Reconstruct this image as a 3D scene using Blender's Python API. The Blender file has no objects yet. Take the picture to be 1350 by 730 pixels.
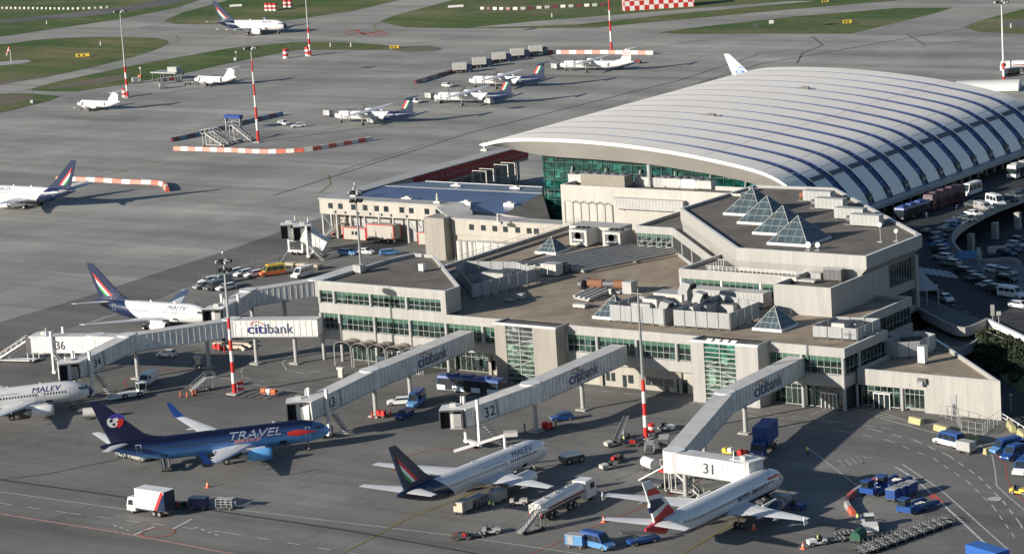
import bpy, bmesh, math, random
from mathutils import Vector, Matrix
from mathutils.geometry import tessellate_polygon
random.seed(7)
S=bpy.context.scene; COL=S.collection
PI=math.pi; R=math.radians
# ---------------------------------------------------------------- camera model (1350 x 730 photo, metres)
F,PITCH,ROLL,H=3950.,.195,.065,122.
TH=R(36.0)                                   # terminal grid against the view direction
OX,OY=54.2,484.2                             # terminal corner in view coordinates
cR,sR=math.cos(ROLL),math.sin(ROLL)
cT,sT=math.cos(TH),math.sin(TH)
CAM=Vector((-OX*cT+OY*sT, -OX*sT-OY*cT, H))
def turn(v): return Vector((v[0]*cT-v[1]*sT, v[0]*sT+v[1]*cT, v[2]))
fw=turn((0,math.cos(PITCH),-math.sin(PITCH))); rt=turn((1,0,0)); up=rt.cross(fw)
def at(px,py,z=0.0):
    """ground position (terminal grid) of a point seen in the photo, at height z"""
    X=px-675; Y=py-365
    x=cR*X-sR*Y; y=sR*X+cR*Y
    v=fw*F+rt*x-up*y
    t=(z-H)/v.z; p=CAM+v*t
    return Vector((p.x,p.y,z))
def hdg(p,q,z=0):
    a=at(*p,z);b=at(*q,z); return math.atan2(b.y-a.y,b.x-a.x)
# ---------------------------------------------------------------- materials
def nt(name):
    m=bpy.data.materials.new(name); m.use_nodes=True; n=m.node_tree.nodes; l=m.node_tree.links
    b=n['Principled BSDF']; return m,n,l,b
MAT={}
def mat(name,col,rough=.6,metal=0,var=.12,scale=.6,bump=0,emit=None,spec=.5):
    if name in MAT: return MAT[name]
    m,n,l,b=nt(name)
    b.inputs['Roughness'].default_value=rough; b.inputs['Metallic'].default_value=metal
    b.inputs['Specular IOR Level'].default_value=spec
    c=(*col,1)
    if var:
        tc=n.new('ShaderNodeTexCoord'); nz=n.new('ShaderNodeTexNoise'); nz.inputs['Scale'].default_value=scale; nz.inputs['Detail'].default_value=5
        mp=n.new('ShaderNodeMapRange'); mp.inputs[1].default_value=.3; mp.inputs[2].default_value=.7; mp.inputs[3].default_value=1-var; mp.inputs[4].default_value=1+var*.5
        mx=n.new('ShaderNodeMix'); mx.data_type='RGBA'; mx.blend_type='MULTIPLY'; mx.inputs[0].default_value=1
        mx.inputs[6].default_value=c
        l.new(tc.outputs['Object'],nz.inputs['Vector']); l.new(nz.outputs['Fac'],mp.inputs[0]); l.new(mp.outputs[0],mx.inputs[7]); l.new(mx.outputs[2],b.inputs['Base Color'])
        if bump:
            bp=n.new('ShaderNodeBump'); bp.inputs['Strength'].default_value=bump; l.new(nz.outputs['Fac'],bp.inputs['Height']); l.new(bp.outputs[0],b.inputs['Normal'])
    else: b.inputs['Base Color'].default_value=c
    if emit:
        b.inputs['Emission Color'].default_value=(*emit[0],1); b.inputs['Emission Strength'].default_value=emit[1]
    MAT[name]=m; return m
def math_(n,l,op,a,b=None,c=None):
    x=n.new('ShaderNodeMath'); x.operation=op
    for i,v in enumerate((a,b,c)):
        if v is None: continue
        if isinstance(v,(int,float)): x.inputs[i].default_value=v
        else: l.new(v,x.inputs[i])
    return x.outputs[0]
def mixc(n,l,f,a,b,bt='MIX'):
    x=n.new('ShaderNodeMix'); x.data_type='RGBA'; x.blend_type=bt
    for i,v in ((0,f),(6,a),(7,b)):
        if isinstance(v,(int,float)): x.inputs[i].default_value=v
        elif isinstance(v,tuple): x.inputs[i].default_value=(*v,1)
        else: l.new(v,x.inputs[i])
    return x.outputs[2]
def noise(n,l,vec,scale,detail=4,rough=.55,dist=0):
    z=n.new('ShaderNodeTexNoise'); z.inputs['Scale'].default_value=scale; z.inputs['Detail'].default_value=detail; z.inputs['Roughness'].default_value=rough; z.inputs['Distortion'].default_value=dist
    l.new(vec,z.inputs['Vector']); return z.outputs['Fac']
def ramp(n,l,f,lo,hi,a=0.,b=1.):
    m=n.new('ShaderNodeMapRange'); l.new(f,m.inputs[0]); m.inputs[1].default_value=lo; m.inputs[2].default_value=hi; m.inputs[3].default_value=a; m.inputs[4].default_value=b; return m.outputs[0]
def objvec(n,l,scale=(1,1,1),rot=0):
    tc=n.new('ShaderNodeTexCoord'); mp=n.new('ShaderNodeMapping'); mp.inputs['Scale'].default_value=scale; mp.inputs['Rotation'].default_value=(0,0,rot)
    l.new(tc.outputs['Object'],mp.inputs[0]); return mp.outputs[0],tc.outputs['Object']
def cladding(name,col,pu=1.25,pz=50,rough=.45,dark=.62,grime=.16):
    """metal facade panels: thin joints every pu metres along the wall, pz metres in height"""
    m,n,l,b=nt(name); v,o=objvec(n,l); col=[x*.76 for x in col]
    s=n.new('ShaderNodeSeparateXYZ'); l.new(o,s.inputs[0])
    u=math_(n,l,'ADD',s.outputs[0],s.outputs[1])
    fu=math_(n,l,'FRACT',math_(n,l,'DIVIDE',u,pu)); ju=math_(n,l,'LESS_THAN',fu,.06/pu)
    fz=math_(n,l,'FRACT',math_(n,l,'DIVIDE',s.outputs[2],pz)); jz=math_(n,l,'LESS_THAN',fz,.06/pz)
    j=math_(n,l,'MAXIMUM',ju,jz)
    w=n.new('ShaderNodeTexWhiteNoise'); w.noise_dimensions='1D'; l.new(math_(n,l,'FLOOR',math_(n,l,'DIVIDE',u,pu)),w.inputs['W'])
    pv=ramp(n,l,w.outputs['Value'],0,1,.93,1.04)
    st,_=objvec(n,l,(1,1,.18)); g=ramp(n,l,noise(n,l,st,.9,6),.35,.75,1,1-grime)
    c=mixc(n,l,j,tuple(col),tuple(x*dark for x in col))
    c=mixc(n,l,1,c,math_(n,l,'MULTIPLY',pv,g),'MULTIPLY'); l.new(c,b.inputs['Base Color'])
    b.inputs['Roughness'].default_value=rough; MAT[name]=m; return m
def roofing(name,col,seam=None,rough=.9,grime=.25):
    m,n,l,b=nt(name); v,o=objvec(n,l)
    a=ramp(n,l,noise(n,l,v,.12,6,.65,.8),.38,.66,1-grime*1.3,1.1); d=ramp(n,l,noise(n,l,v,1.7,5),.3,.7,.88,1.06)
    st=ramp(n,l,noise(n,l,v,.45,7,.75,2),.58,.7,1,.72); a=math_(n,l,'MULTIPLY',a,st)
    c=mixc(n,l,1,tuple(col),math_(n,l,'MULTIPLY',a,d),'MULTIPLY')
    if seam:
        s=n.new('ShaderNodeSeparateXYZ'); l.new(o,s.inputs[0])
        f=math_(n,l,'LESS_THAN',math_(n,l,'FRACT',math_(n,l,'DIVIDE',s.outputs[0],seam)),.07)
        f2=math_(n,l,'LESS_THAN',math_(n,l,'FRACT',math_(n,l,'DIVIDE',s.outputs[1],seam*6)),.015)
        c=mixc(n,l,math_(n,l,'MULTIPLY',math_(n,l,'MAXIMUM',f,f2),.35),c,tuple(x*.35 for x in col))
    l.new(c,b.inputs['Base Color']); b.inputs['Roughness'].default_value=rough; MAT[name]=m; return m
def glazing(name,col,rough=.12,lit=0.):
    """reflective tinted glass with the uneven rooms behind it showing as tone"""
    m,n,l,b=nt(name); v,o=objvec(n,l,(.9,.9,1.3))
    s=n.new('ShaderNodeSeparateXYZ'); l.new(o,s.inputs[0]); w=n.new('ShaderNodeTexWhiteNoise'); w.noise_dimensions='2D'; cb=n.new('ShaderNodeCombineXYZ')
    l.new(math_(n,l,'FLOOR',math_(n,l,'DIVIDE',math_(n,l,'ADD',s.outputs[0],s.outputs[1]),1.27)),cb.inputs[0]); l.new(math_(n,l,'FLOOR',math_(n,l,'DIVIDE',s.outputs[2],1.15)),cb.inputs[1]); l.new(cb.outputs[0],w.inputs['Vector'])
    pw=math_(n,l,'POWER',w.outputs['Value'],4.0)
    k=math_(n,l,'MULTIPLY',ramp(n,l,noise(n,l,v,.8,3),.4,.68,.5,2.0),ramp(n,l,pw,0,1,.7,3.2))
    c=mixc(n,l,1,tuple(col),k,'MULTIPLY'); l.new(c,b.inputs['Base Color'])
    b.inputs['Roughness'].default_value=rough; b.inputs['Specular IOR Level'].default_value=.8
    if lit:
        e=ramp(n,l,noise(n,l,v,.75,2),.66,.72,0,lit); l.new(e,b.inputs['Emission Strength']); b.inputs['Emission Color'].default_value=(.55,.9,.6,1)
    MAT[name]=m; return m
white=mat('white_paint',(.7,.7,.68),.35,var=.05); offwhite=mat('off_white_paint',(.5,.49,.455),.5)
grey=mat('grey_paint',(.32,.33,.33),.5); lgrey=mat('light_grey_metal',(.38,.385,.375),.45); dgrey=mat('dark_grey_metal',(.09,.095,.1),.5); black=mat('black_rubber',(.015,.015,.016),.8)
steel=mat('galvanised_steel',(.34,.36,.37),.4,.6); red=mat('red_paint',(.55,.03,.025),.45); orange=mat('orange_paint',(.72,.16,.06),.5); yellow=mat('yellow_paint',(.68,.5,.06),.5); blue=mat('blue_paint',(.014,.062,.24),.4)
dblue=mat('dark_blue_paint',(.012,.05,.22),.35); lblue=mat('light_blue_paint',(.1,.26,.5),.35); navy=mat('navy_paint',(.009,.022,.065),.3); green=mat('green_paint',(.03,.3,.08),.5)
carglass=mat('vehicle_glass',(.02,.03,.035),.08,var=0,spec=.8); chrome=mat('hub_metal',(.5,.5,.5),.3,.7,var=0); lamp=mat('lamp_glass',(.8,.8,.75),.2,var=0); redlamp=mat('tail_lamp',(.4,.01,.01),.3,var=0)
brown=mat('rusty_brown',(.2,.09,.05),.8); dgreen=mat('green_tarpaulin',(.015,.09,.05),.7); tan=mat('beige_paint',(.5,.44,.34),.6); concrete=mat('concrete',(.34,.33,.31),.85,bump=.1)
clad=cladding('facade_panels',(.47,.465,.445),1.25,50,.45,.82,.13); clad2=cladding('parapet_panels',(.49,.485,.46),1.25,50,.45,.82,.13); stone=cladding('stone_cladding',(.40,.375,.33),1.6,.75,.7,.8); stucco=cladding('cream_wall',(.5,.475,.415),4,20,.8,.85)
hvacpanel=cladding('louvre_panels',(.44,.46,.47),.5,30,.5,.8,.2); annexclad=cladding('annex_panels',(.5,.49,.455),1.5,3.1,.5,.8)
rooftan=roofing('roof_membrane',(.32,.265,.195)); roofgrey=roofing('roof_felt',(.16,.145,.125),3.0); roofstrip=roofing('dark_roof_felt',(.11,.11,.105))
bluegrey=roofing('sky_tinted_metal_roof',(.075,.11,.2),1.2,.3,.12)  # metal roof with the reflected sky painted into its blue base colour
glass=glazing('green_glass',(.01,.022,.02),.1,.05); tealglass=glazing('teal_curtain_glass',(.006,.045,.038),.1); towerglass=glazing('pale_green_glass',(.05,.085,.066),.2); greenblind=mat('green_spandrel',(.055,.13,.095),.3,var=.2,scale=.8); blueglass=mat('blue_skylight_glass',(.03,.06,.17),.5,var=.2,scale=.4); skyglass=mat('grey_blue_skylight',(.06,.09,.105),.15,var=.3,scale=.5)
frame=mat('window_frame_metal',(.33,.35,.335),.4,var=.04)
# ---------------------------------------------------------------- mesh builder
def quiet(): pass
class MB:
    def __init__(s): s.v=[];s.f=[];s.m=[];s.mats=[];s.sm=[];s.T=None
    def mi(s,m):
        if m not in s.mats: s.mats.append(m)
        return s.mats.index(m)
    def add(s,vs,fs,m,smooth=False):
        o=len(s.v); T=s.T
        s.v+=[tuple(T@Vector(p)) if T else tuple(p) for p in vs]; k=s.mi(m)
        for f in fs: s.f.append(tuple(o+i for i in f)); s.m.append(k); s.sm.append(smooth)
    def box(s,x0,x1,y0,y1,z0,z1,m):
        if x0>x1:x0,x1=x1,x0
        if y0>y1:y0,y1=y1,y0
        s.add([(x0,y0,z0),(x1,y0,z0),(x1,y1,z0),(x0,y1,z0),(x0,y0,z1),(x1,y0,z1),(x1,y1,z1),(x0,y1,z1)],[(0,3,2,1),(4,5,6,7),(0,1,5,4),(1,2,6,5),(2,3,7,6),(3,0,4,7)],m); return s
    def cbox(s,c,d,m): return s.box(c[0]-d[0]/2,c[0]+d[0]/2,c[1]-d[1]/2,c[1]+d[1]/2,c[2]-d[2]/2,c[2]+d[2]/2,m)
    def hex8(s,b,t,m):  # bottom 4, top 4 points
        s.add(list(b)+list(t),[(0,3,2,1),(4,5,6,7),(0,1,5,4),(1,2,6,5),(2,3,7,6),(3,0,4,7)],m); return s
    def prism(s,poly,z0,z1,m,top=None,sides=True,bottom=True):
        n=len(poly); P=[Vector((p[0],p[1],0)) for p in poly]
        ar=sum(P[i].x*P[(i+1)%n].y-P[(i+1)%n].x*P[i].y for i in range(n))
        if ar<0: P=P[::-1]
        tri=tessellate_polygon([P]); T=[]
        for t in tri:
            a,b,c=[P[i] for i in t]; cr=(b-a).cross(c-a).z
            T.append(tuple(t) if cr>0 else tuple(t[::-1]))
        s.add([(p.x,p.y,z1) for p in P],T,top or m)
        if bottom: s.add([(p.x,p.y,z0) for p in P],[t[::-1] for t in T],m)
        if sides: s.add([(p.x,p.y,z0) for p in P]+[(p.x,p.y,z1) for p in P],[(i,(i+1)%n,n+(i+1)%n,n+i) for i in range(n)],m)
        return s
    def loft(s,rings,m,cap=True,smooth=True,close=True):
        n=len(rings[0]); vs=[p for r in rings for p in r]; fs=[]
        for i in range(len(rings)-1):
            for j in range(n if close else n-1):
                k=(j+1)%n; fs.append((i*n+j,i*n+k,(i+1)*n+k,(i+1)*n+j))
        s.add(vs,fs,m,smooth)
        if cap: s.add(rings[0],[tuple(range(n))[::-1]],m); s.add(rings[-1],[tuple(range(n))],m)
        return s
    def tube(s,p,q,r,m,n=6,r2=None,cap=True):
        p=Vector(p);q=Vector(q);d=q-p
        if d.length<1e-6: return s
        a=d.normalized(); u=a.orthogonal().normalized(); w=a.cross(u); r2=r if r2 is None else r2
        rg=[[tuple(c+(u*math.cos(2*PI*i/n)+w*math.sin(2*PI*i/n))*rr) for i in range(n)] for c,rr in ((p,r),(q,r2))]
        return s.loft(rg,m,cap,n>6)
    def path(s,pts,r,m,n=5):
        for a,b in zip(pts,pts[1:]): s.tube(a,b,r,m,n)
        return s
    def bar(s,p,q,w,h,m):
        """rectangular bar p to q, width w horizontally, height h"""
        p=Vector(p);q=Vector(q);d=(q-p); side=Vector((-d.y,d.x,0))
        side=(side.normalized() if side.length>1e-6 else Vector((1,0,0)))*(w/2); u=side.cross(d).normalized()*(h/2)
        if u.z<0: u=-u
        B=[p-side-u,q-side-u,q+side-u,p+side-u]; Tt=[p-side+u,q-side+u,q+side+u,p+side+u]
        if (B[1]-B[0]).cross(B[2]-B[1]).dot(u)<0: B=B[::-1];Tt=Tt[::-1]
        return s.hex8(B,Tt,m)
    def lathe(s,prof,c,axis,m,n=16,cap=True):
        """prof: (distance along axis, radius)"""
        a=Vector(axis).normalized(); u=a.orthogonal().normalized(); w=a.cross(u); c=Vector(c)
        rg=[[tuple(c+a*t+(u*math.cos(2*PI*i/n)+w*math.sin(2*PI*i/n))*r) for i in range(n)] for t,r in prof]
        return s.loft(rg,m,cap,True)
    def quad(s,pts,m): s.add(pts,[tuple(range(len(pts)))],m); return s
    def strip(s,pts,w,z,m,dash=None):
        """painted line on the ground through pts"""
        for a,b in zip(pts,pts[1:]):
            a=Vector((a[0],a[1],0));b=Vector((b[0],b[1],0));d=b-a;L=d.length
            if L<.01: continue
            d/=L; sd=Vector((-d.y,d.x,0))*w/2; t=0
            while t<L:
                e=min(L,t+(dash[0] if dash else L)); p=a+d*t;q=a+d*e
                s.add([(p-sd).to_tuple()[:2]+(z,),(q-sd).to_tuple()[:2]+(z,),(q+sd).to_tuple()[:2]+(z,),(p+sd).to_tuple()[:2]+(z,)],[(0,1,2,3)],m)
                t=e+(dash[1] if dash else 0)
                if not dash: break
        return s
    def build(s,name,parent=None,base=None,label=None):
        me=bpy.data.meshes.new(name); me.from_pydata(s.v,[],s.f)
        for m in s.mats: me.materials.append(m)
        me.polygons.foreach_set('material_index',s.m); me.polygons.foreach_set('use_smooth',s.sm); me.update()
        o=bpy.data.objects.new(name,me); COL.objects.link(o)
        if parent:
            o.parent=parent
            if base: o.location=(-parent.location[0],-parent.location[1],-parent.location[2])
        if label: o['label']=label
        return o
USED={}
def tag(o,label=None,cat=None,group=None,kind=None):
    if label:
        o['label']=label
        if len(label.replace('-',' ').split())>16 or len(label.split())<4: print('LONGLABEL',label)
        if not group:
            if label in USED: print('DUPLABEL',label)
            USED[label]=1
    if cat: o['category']=cat
    if group: o['group']=group
    if kind: o['kind']=kind
    return o
def thing(name,label,cat,loc=(0,0,0),rz=0,group=None):
    o=bpy.data.objects.new(name,None); o.empty_display_size=.5; COL.objects.link(o); o.location=loc; o.rotation_euler=(0,0,rz)
    return tag(o,label,cat,group)
KIDS={}
def dup(root,loc,rz,label,group=None,scale=None):
    r=root.copy(); COL.objects.link(r); r.location=loc; r.rotation_euler=(0,0,rz); r['label']=label
    if group: r['group']=group
    for ch in root.children:
        c=ch.copy(); COL.objects.link(c); c.parent=r
        for g in ch.children:
            d=g.copy(); COL.objects.link(d); d.parent=c
    return r
def struct(name,m,z=None):
    o=m.build(name); o['kind']='structure'; return o
def wallframe(p0,p1,z=0):
    """local x along the wall from p0 to p1, local -y outward (to the right of p0->p1)"""
    d=Vector((p1[0]-p0[0],p1[1]-p0[1],0)); L=d.length; d/=L
    return Matrix(((d.x,-d.y,0,p0[0]),(d.y,d.x,0,p0[1]),(0,0,1,z),(0,0,0,1))),L
def textmesh(txt,size=1,shear=0,bold=0):
    cu=bpy.data.curves.new('lettering','FONT'); cu.body=txt; cu.size=size; cu.shear=shear; cu.offset=bold; cu.resolution_u=3
    o=bpy.data.objects.new('lettering',cu); COL.objects.link(o); dg=bpy.context.evaluated_depsgraph_get()
    me=bpy.data.meshes.new_from_object(o.evaluated_get(dg)); vs=[v.co.copy() for v in me.vertices]; fs=[tuple(p.vertices) for p in me.polygons]
    bpy.data.objects.remove(o); bpy.data.curves.remove(cu); bpy.data.meshes.remove(me)
    w=max(v.x for v in vs) if vs else 1
    return vs,fs,w
def flattext(m,txt,origin,ux,uz,size,mt,shear=0,bold=0,width=None,cut=0):
    """lettering on a plane: ux reading direction, uz up"""
    vs,fs,w=textmesh(txt,size,shear,bold); k=(width/w) if width else 1
    ux=Vector(ux).normalized(); uz=Vector(uz).normalized(); o=Vector(origin)
    m.add([o+ux*(v.x*k)+uz*v.y for v in vs],fs,mt)
def ray(px,py):
    a=at(px,py,0); return CAM,a-CAM
def onb(px,py,b):
    o,d=ray(px,py); k=(b-o.y)/d.y; p=o+d*k; return p.x,p.z
def ona(px,py,a):
    o,d=ray(px,py); k=(a-o.x)/d.x; p=o+d*k; return p.y,p.z
def ccw(poly):
    n=len(poly); ar=sum(poly[i][0]*poly[(i+1)%n][1]-poly[(i+1)%n][0]*poly[i][1] for i in range(n))
    return list(poly) if ar>0 else list(poly)[::-1]
def inset(poly,d):
    poly=ccw(poly); n=len(poly); out=[]
    for i in range(n):
        p0=Vector(poly[i-1][:2]);p1=Vector(poly[i][:2]);p2=Vector(poly[(i+1)%n][:2])
        a=(p1-p0).normalized(); b=(p2-p1).normalized(); na=Vector((-a.y,a.x)); nb=Vector((-b.y,b.x))
        k=1+na.dot(nb); out.append(tuple(p1+(na+nb)*(d/max(k,.2))))
    return out
def rim(m,poly,z0,z1,w,mt,cap=None):
    o=ccw(poly); i=inset(o,w); n=len(o)
    m.add([(p[0],p[1],z) for z in (z0,z1) for p in o],[(k,(k+1)%n,n+(k+1)%n,n+k) for k in range(n)],mt)
    m.add([(p[0],p[1],z) for z in (z0,z1) for p in i],[((k+1)%n,k,n+k,n+(k+1)%n) for k in range(n)],mt)
    m.add([(p[0],p[1],z1) for p in o]+[(p[0],p[1],z1) for p in i],[(k,(k+1)%n,n+(k+1)%n,n+k) for k in range(n)],cap or mt)
def block(parent,name,poly,z0,zd,zt,mt,deck,cap=None,w=.45,rname='roof'):
    m=MB(); poly=ccw(poly); m.prism(poly,z0,zd-.02,mt,sides=False,bottom=True); n=len(poly)
    m.add([(p[0],p[1],z) for z in (z0,zd) for p in poly],[(k,(k+1)%n,n+(k+1)%n,n+k) for k in range(n)],mt)
    rim(m,poly,zd,zt,w,mt,cap); m.build(name,parent,1)
    r=MB(); r.prism(inset(poly,w+.003),zd-.3,zd,deck); r.build(rname,parent,1)
# ================================================================= GROUND
def groundmat(name,base,streak,scale=1,dark=.75,joint=0,rot=0,stain=.25):
    m,n,l,b=nt(name)
    v,o=objvec(n,l,(.005,.07,1),rot); v2,_=objvec(n,l,(.012,.42,1),rot); v3,_=objvec(n,l)
    s1=ramp(n,l,noise(n,l,v,1,6,.6,.4),.36,.64,dark-.06,1.14); s2=ramp(n,l,noise(n,l,v2,1,6,.65),.32,.68,.9,1.06)
    big=ramp(n,l,noise(n,l,v3,.012,5,.6),.35,.65,.88,1.1); st=ramp(n,l,noise(n,l,v3,.09,7,.7,1.5),.56,.8,1,1-stain); fine=ramp(n,l,noise(n,l,v3,1.3,6,.7),.3,.7,.93,1.05)
    k=math_(n,l,'MULTIPLY',math_(n,l,'MULTIPLY',s1,s2),math_(n,l,'MULTIPLY',math_(n,l,'MULTIPLY',big,st),fine))
    c=mixc(n,l,ramp(n,l,noise(n,l,v3,.03,4),.35,.65),tuple(x*.87 for x in base),tuple(x*.85 for x in streak))
    c=mixc(n,l,1,c,k,'MULTIPLY')
    if joint:
        vv,_=objvec(n,l,(1,1,1),rot); s=n.new('ShaderNodeSeparateXYZ'); l.new(vv,s.inputs[0])
        f1=math_(n,l,'LESS_THAN',math_(n,l,'FRACT',math_(n,l,'DIVIDE',s.outputs[0],joint)),.02)
        f2=math_(n,l,'LESS_THAN',math_(n,l,'FRACT',math_(n,l,'DIVIDE',s.outputs[1],joint)),.018)
        w1=n.new('ShaderNodeTexWhiteNoise'); w1.noise_dimensions='2D'; cb=n.new('ShaderNodeCombineXYZ'); l.new(math_(n,l,'FLOOR',math_(n,l,'DIVIDE',s.outputs[0],joint)),cb.inputs[0]); l.new(math_(n,l,'FLOOR',math_(n,l,'DIVIDE',s.outputs[1],joint)),cb.inputs[1]); l.new(cb.outputs[0],w1.inputs['Vector']); c=mixc(n,l,1,c,ramp(n,l,w1.outputs['Value'],0,1,.93,1.05),'MULTIPLY')
        oil=ramp(n,l,noise(n,l,v3,.22,8,.8,1),.66,.78,0,.5); c=mixc(n,l,oil,c,(.04,.04,.04))
        c=mixc(n,l,math_(n,l,'MULTIPLY',math_(n,l,'MAXIMUM',f1,f2),.42),c,(.05,.05,.048))
    l.new(c,b.inputs['Base Color']); b.inputs['Roughness'].default_value=.86; b.inputs['Specular IOR Level'].default_value=.3; MAT[name]=m; return m
AROT=-hdg((60,445),(380,325))
gconc=groundmat('apron_concrete',(.40,.395,.36),(.315,.315,.295),rot=AROT,joint=7.5,dark=.78)
gnear=groundmat('stand_concrete',(.235,.23,.212),(.185,.183,.172),rot=0,joint=7.5,dark=.8,stain=.4)
gasph=groundmat('asphalt',(.195,.192,.182),(.162,.16,.154),rot=AROT,dark=.8)
gtaxi=groundmat('taxiway_surface',(.40,.39,.35),(.32,.315,.29),rot=-hdg((0,190),(220,110)),dark=.84)
gdeck=groundmat('deck_asphalt',(.06,.062,.068),(.05,.052,.058),dark=.8)
gpave=groundmat('paving',(.2,.2,.2),(.17,.17,.17),dark=.9,joint=1.5)
def grassmat():
    m,n,l,b=nt('grass'); v3,_=objvec(n,l); v,_=objvec(n,l,(.006,.04,1),AROT)
    a=ramp(n,l,noise(n,l,v,1,8,.75,.6),.42,.6); f=ramp(n,l,noise(n,l,v3,.35,7,.75),.25,.75,.6,1.3); g=ramp(n,l,noise(n,l,v3,.02,5),.42,.62)
    c=mixc(n,l,a,(.085,.13,.045),(.2,.185,.1)); c=mixc(n,l,math_(n,l,'MULTIPLY',g,.6),c,(.05,.105,.034)); c=mixc(n,l,1,c,f,'MULTIPLY'); l.new(c,b.inputs['Base Color']); b.inputs['Roughness'].default_value=1; b.inputs['Specular IOR Level'].default_value=.1; return m
gr=grassmat()
def px(pts,z=0): return [tuple(at(x,y,z))[:2] for x,y in pts]
def smooth(pts,n=6):
    P=pts; N=len(P); out=[]
    for i in range(N):
        p0,p1,p2,p3=P[i-1],P[i],P[(i+1)%N],P[(i+2)%N]
        for k in range(n):
            t=k/n; out.append(tuple(.5*((2*p1[j])+(-p0[j]+p2[j])*t+(2*p0[j]-5*p1[j]+4*p2[j]-p3[j])*t*t+(-p0[j]+3*p1[j]-3*p2[j]+p3[j])*t**3) for j in (0,1)))
    return out
m=MB(); m.add([(-9000,-3000,0),(3000,-3000,0),(3000,9000,0),(-9000,9000,0)],[(0,1,2,3)],gconc); struct('apron',m)
m=MB(); m.prism(px([(-200,480),(120,425),(205,398),(300,358),(420,312),(700,300),(1400,560),(1700,900),(-300,1000)]),-.2,.012,gnear,sides=False,bottom=False); struct('stand_surface',m)
m=MB(); m.prism(px([(-60,442),(110,392),(200,362),(300,330),(420,288),(640,215),(660,228),(420,318),(300,355),(205,396),(120,423),(-60,482)]),-.2,.024,gasph,sides=False,bottom=False)
struct('service_road',m)
m=MB(); m.prism(px([(880,540),(1130,560),(1225,560),(1330,590),(1500,640),(1500,900),(1180,900),(1260,730),(1200,660),(1120,610),(1000,585),(760,560),(590,520)]),-.2,.03,gasph,sides=False,bottom=False); struct('stand_road',m)
m=MB(); m.prism(px([(0,-40),(340,-40),(316,6),(240,23),(200,33),(120,52),(60,52),(-80,75),(-80,56),(0,49),(80,37),(150,27),(232,10),(262,2),(300,-12)]),-.2,.016,gtaxi,sides=False,bottom=False)
m.prism(smooth(px([(-60,70),(60,53),(150,44),(300,30),(480,10),(640,-15),(900,-40),(1250,-20),(900,22),(700,35),(560,60),(380,52),(180,84),(60,112),(-60,130)]),3),-.2,.02,gtaxi,sides=False,bottom=False)
m.prism(px([(500,62),(600,40),(900,20),(1030,13),(1200,0),(1330,-20),(1500,-30),(1500,20),(1240,18),(1120,48),(820,60),(600,66)]),-.2,.018,gtaxi,sides=False,bottom=False)
struct('taxiway',m)
GP=[('far_grass',[(-90,-40),(330,-40),(268,-2),(235,10),(150,27),(80,37),(0,49),(-90,57)],0),
('island_grass',[(-60,66),(10,58),(60,52),(120,49.5),(175,49.5),(208,51),(222,55.5),(212,63),(170,77),(80,98),(0,111),(-60,119)],1),
('verge_grass',[(36,119),(70,109),(174,87),(240,75),(302,64),(386,56),(450,56),(500,59),(545,66),(450,66),(393,66),(319,80),(242,97),(168,111),(100,121),(64,121)],0),
('corner_grass',[(-40,124),(0,124),(42,124),(79,127),(62,134),(30,142),(0,149),(-40,158)],0),
('taxiway_grass',[(216,28),(240,17),(296,2),(330,-10),(575,-10),(520,2),(464,15),(375,28),(300,32.5),(232,32)],0),
('infield_grass',[(500,29),(522,20),(584,4),(620,-6),(800,-20),(1260,-20),(1195,0),(1034,13.5),(900,26),(840,31.5),(785,37),(618,38),(534,36.5)],0),
('triangle_grass',[(868,43.5),(900,38.5),(1050,22),(1185,11),(1256,10.5),(1236,17),(1122,45),(900,45)],0),
('right_grass',[(1271,36),(1290,28),(1350,12),(1440,-5),(1440,42),(1350,45),(1288,42)],0)]
for nm,pts,sm in GP:
    q=px(pts); q=smooth(q,4) if sm else q
    m=MB(); m.prism(q,-.2,.06,gr,sides=False,bottom=False); tag(m.build(nm),'short mown grass, the '+nm.replace('_',' '),'grass',None,'stuff')
dirt=mat('bare_earth',(.13,.11,.075),.95,var=.35,scale=.05)
m=MB(); m.prism(smooth(px([(508,64),(530,61.5),(566,61),(582,64),(570,67),(530,68)]),3),-.1,.08,dirt,sides=False,bottom=False)
m.prism(smooth(px([(60,118),(90,110),(150,100),(172,98),(160,106),(110,114)]),3),-.1,.075,dirt,sides=False,bottom=False)
m.prism(px([(-10,125),(30,126),(46,129),(10,139),(-20,145)]),-.1,.075,dirt,sides=False,bottom=False)
m.prism(px([(0,107),(70,99),(66,101),(0,112)]),-.1,.075,dirt,sides=False,bottom=False)
struct('bare_earth',m)
m=MB(); m.prism(px([(-60,38),(0,31),(100,23.5),(170,16),(250,1),(262,-6),(245,-6),(160,10),(90,18),(0,27),(-60,33)]),-.1,.09,gasph,sides=False,bottom=False)
m.prism(px([(618,37.5),(700,29),(900,13),(1045,2),(1075,2),(900,18),(760,33)]),-.1,.09,gtaxi,sides=False,bottom=False)
m.prism(px([(1312,34),(1336,28),(1440,18),(1440,33),(1350,37)]),-.1,.09,gasph,sides=False,bottom=False)
struct('perimeter_road',m)
m=MB(); m.prism(smooth(px([(-60,86),(0,82),(30,79.5),(41,81),(30,84),(0,87),(-40,90)]),3),-.1,.095,concrete,sides=False,bottom=False); struct('windsock_pad',m)
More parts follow.
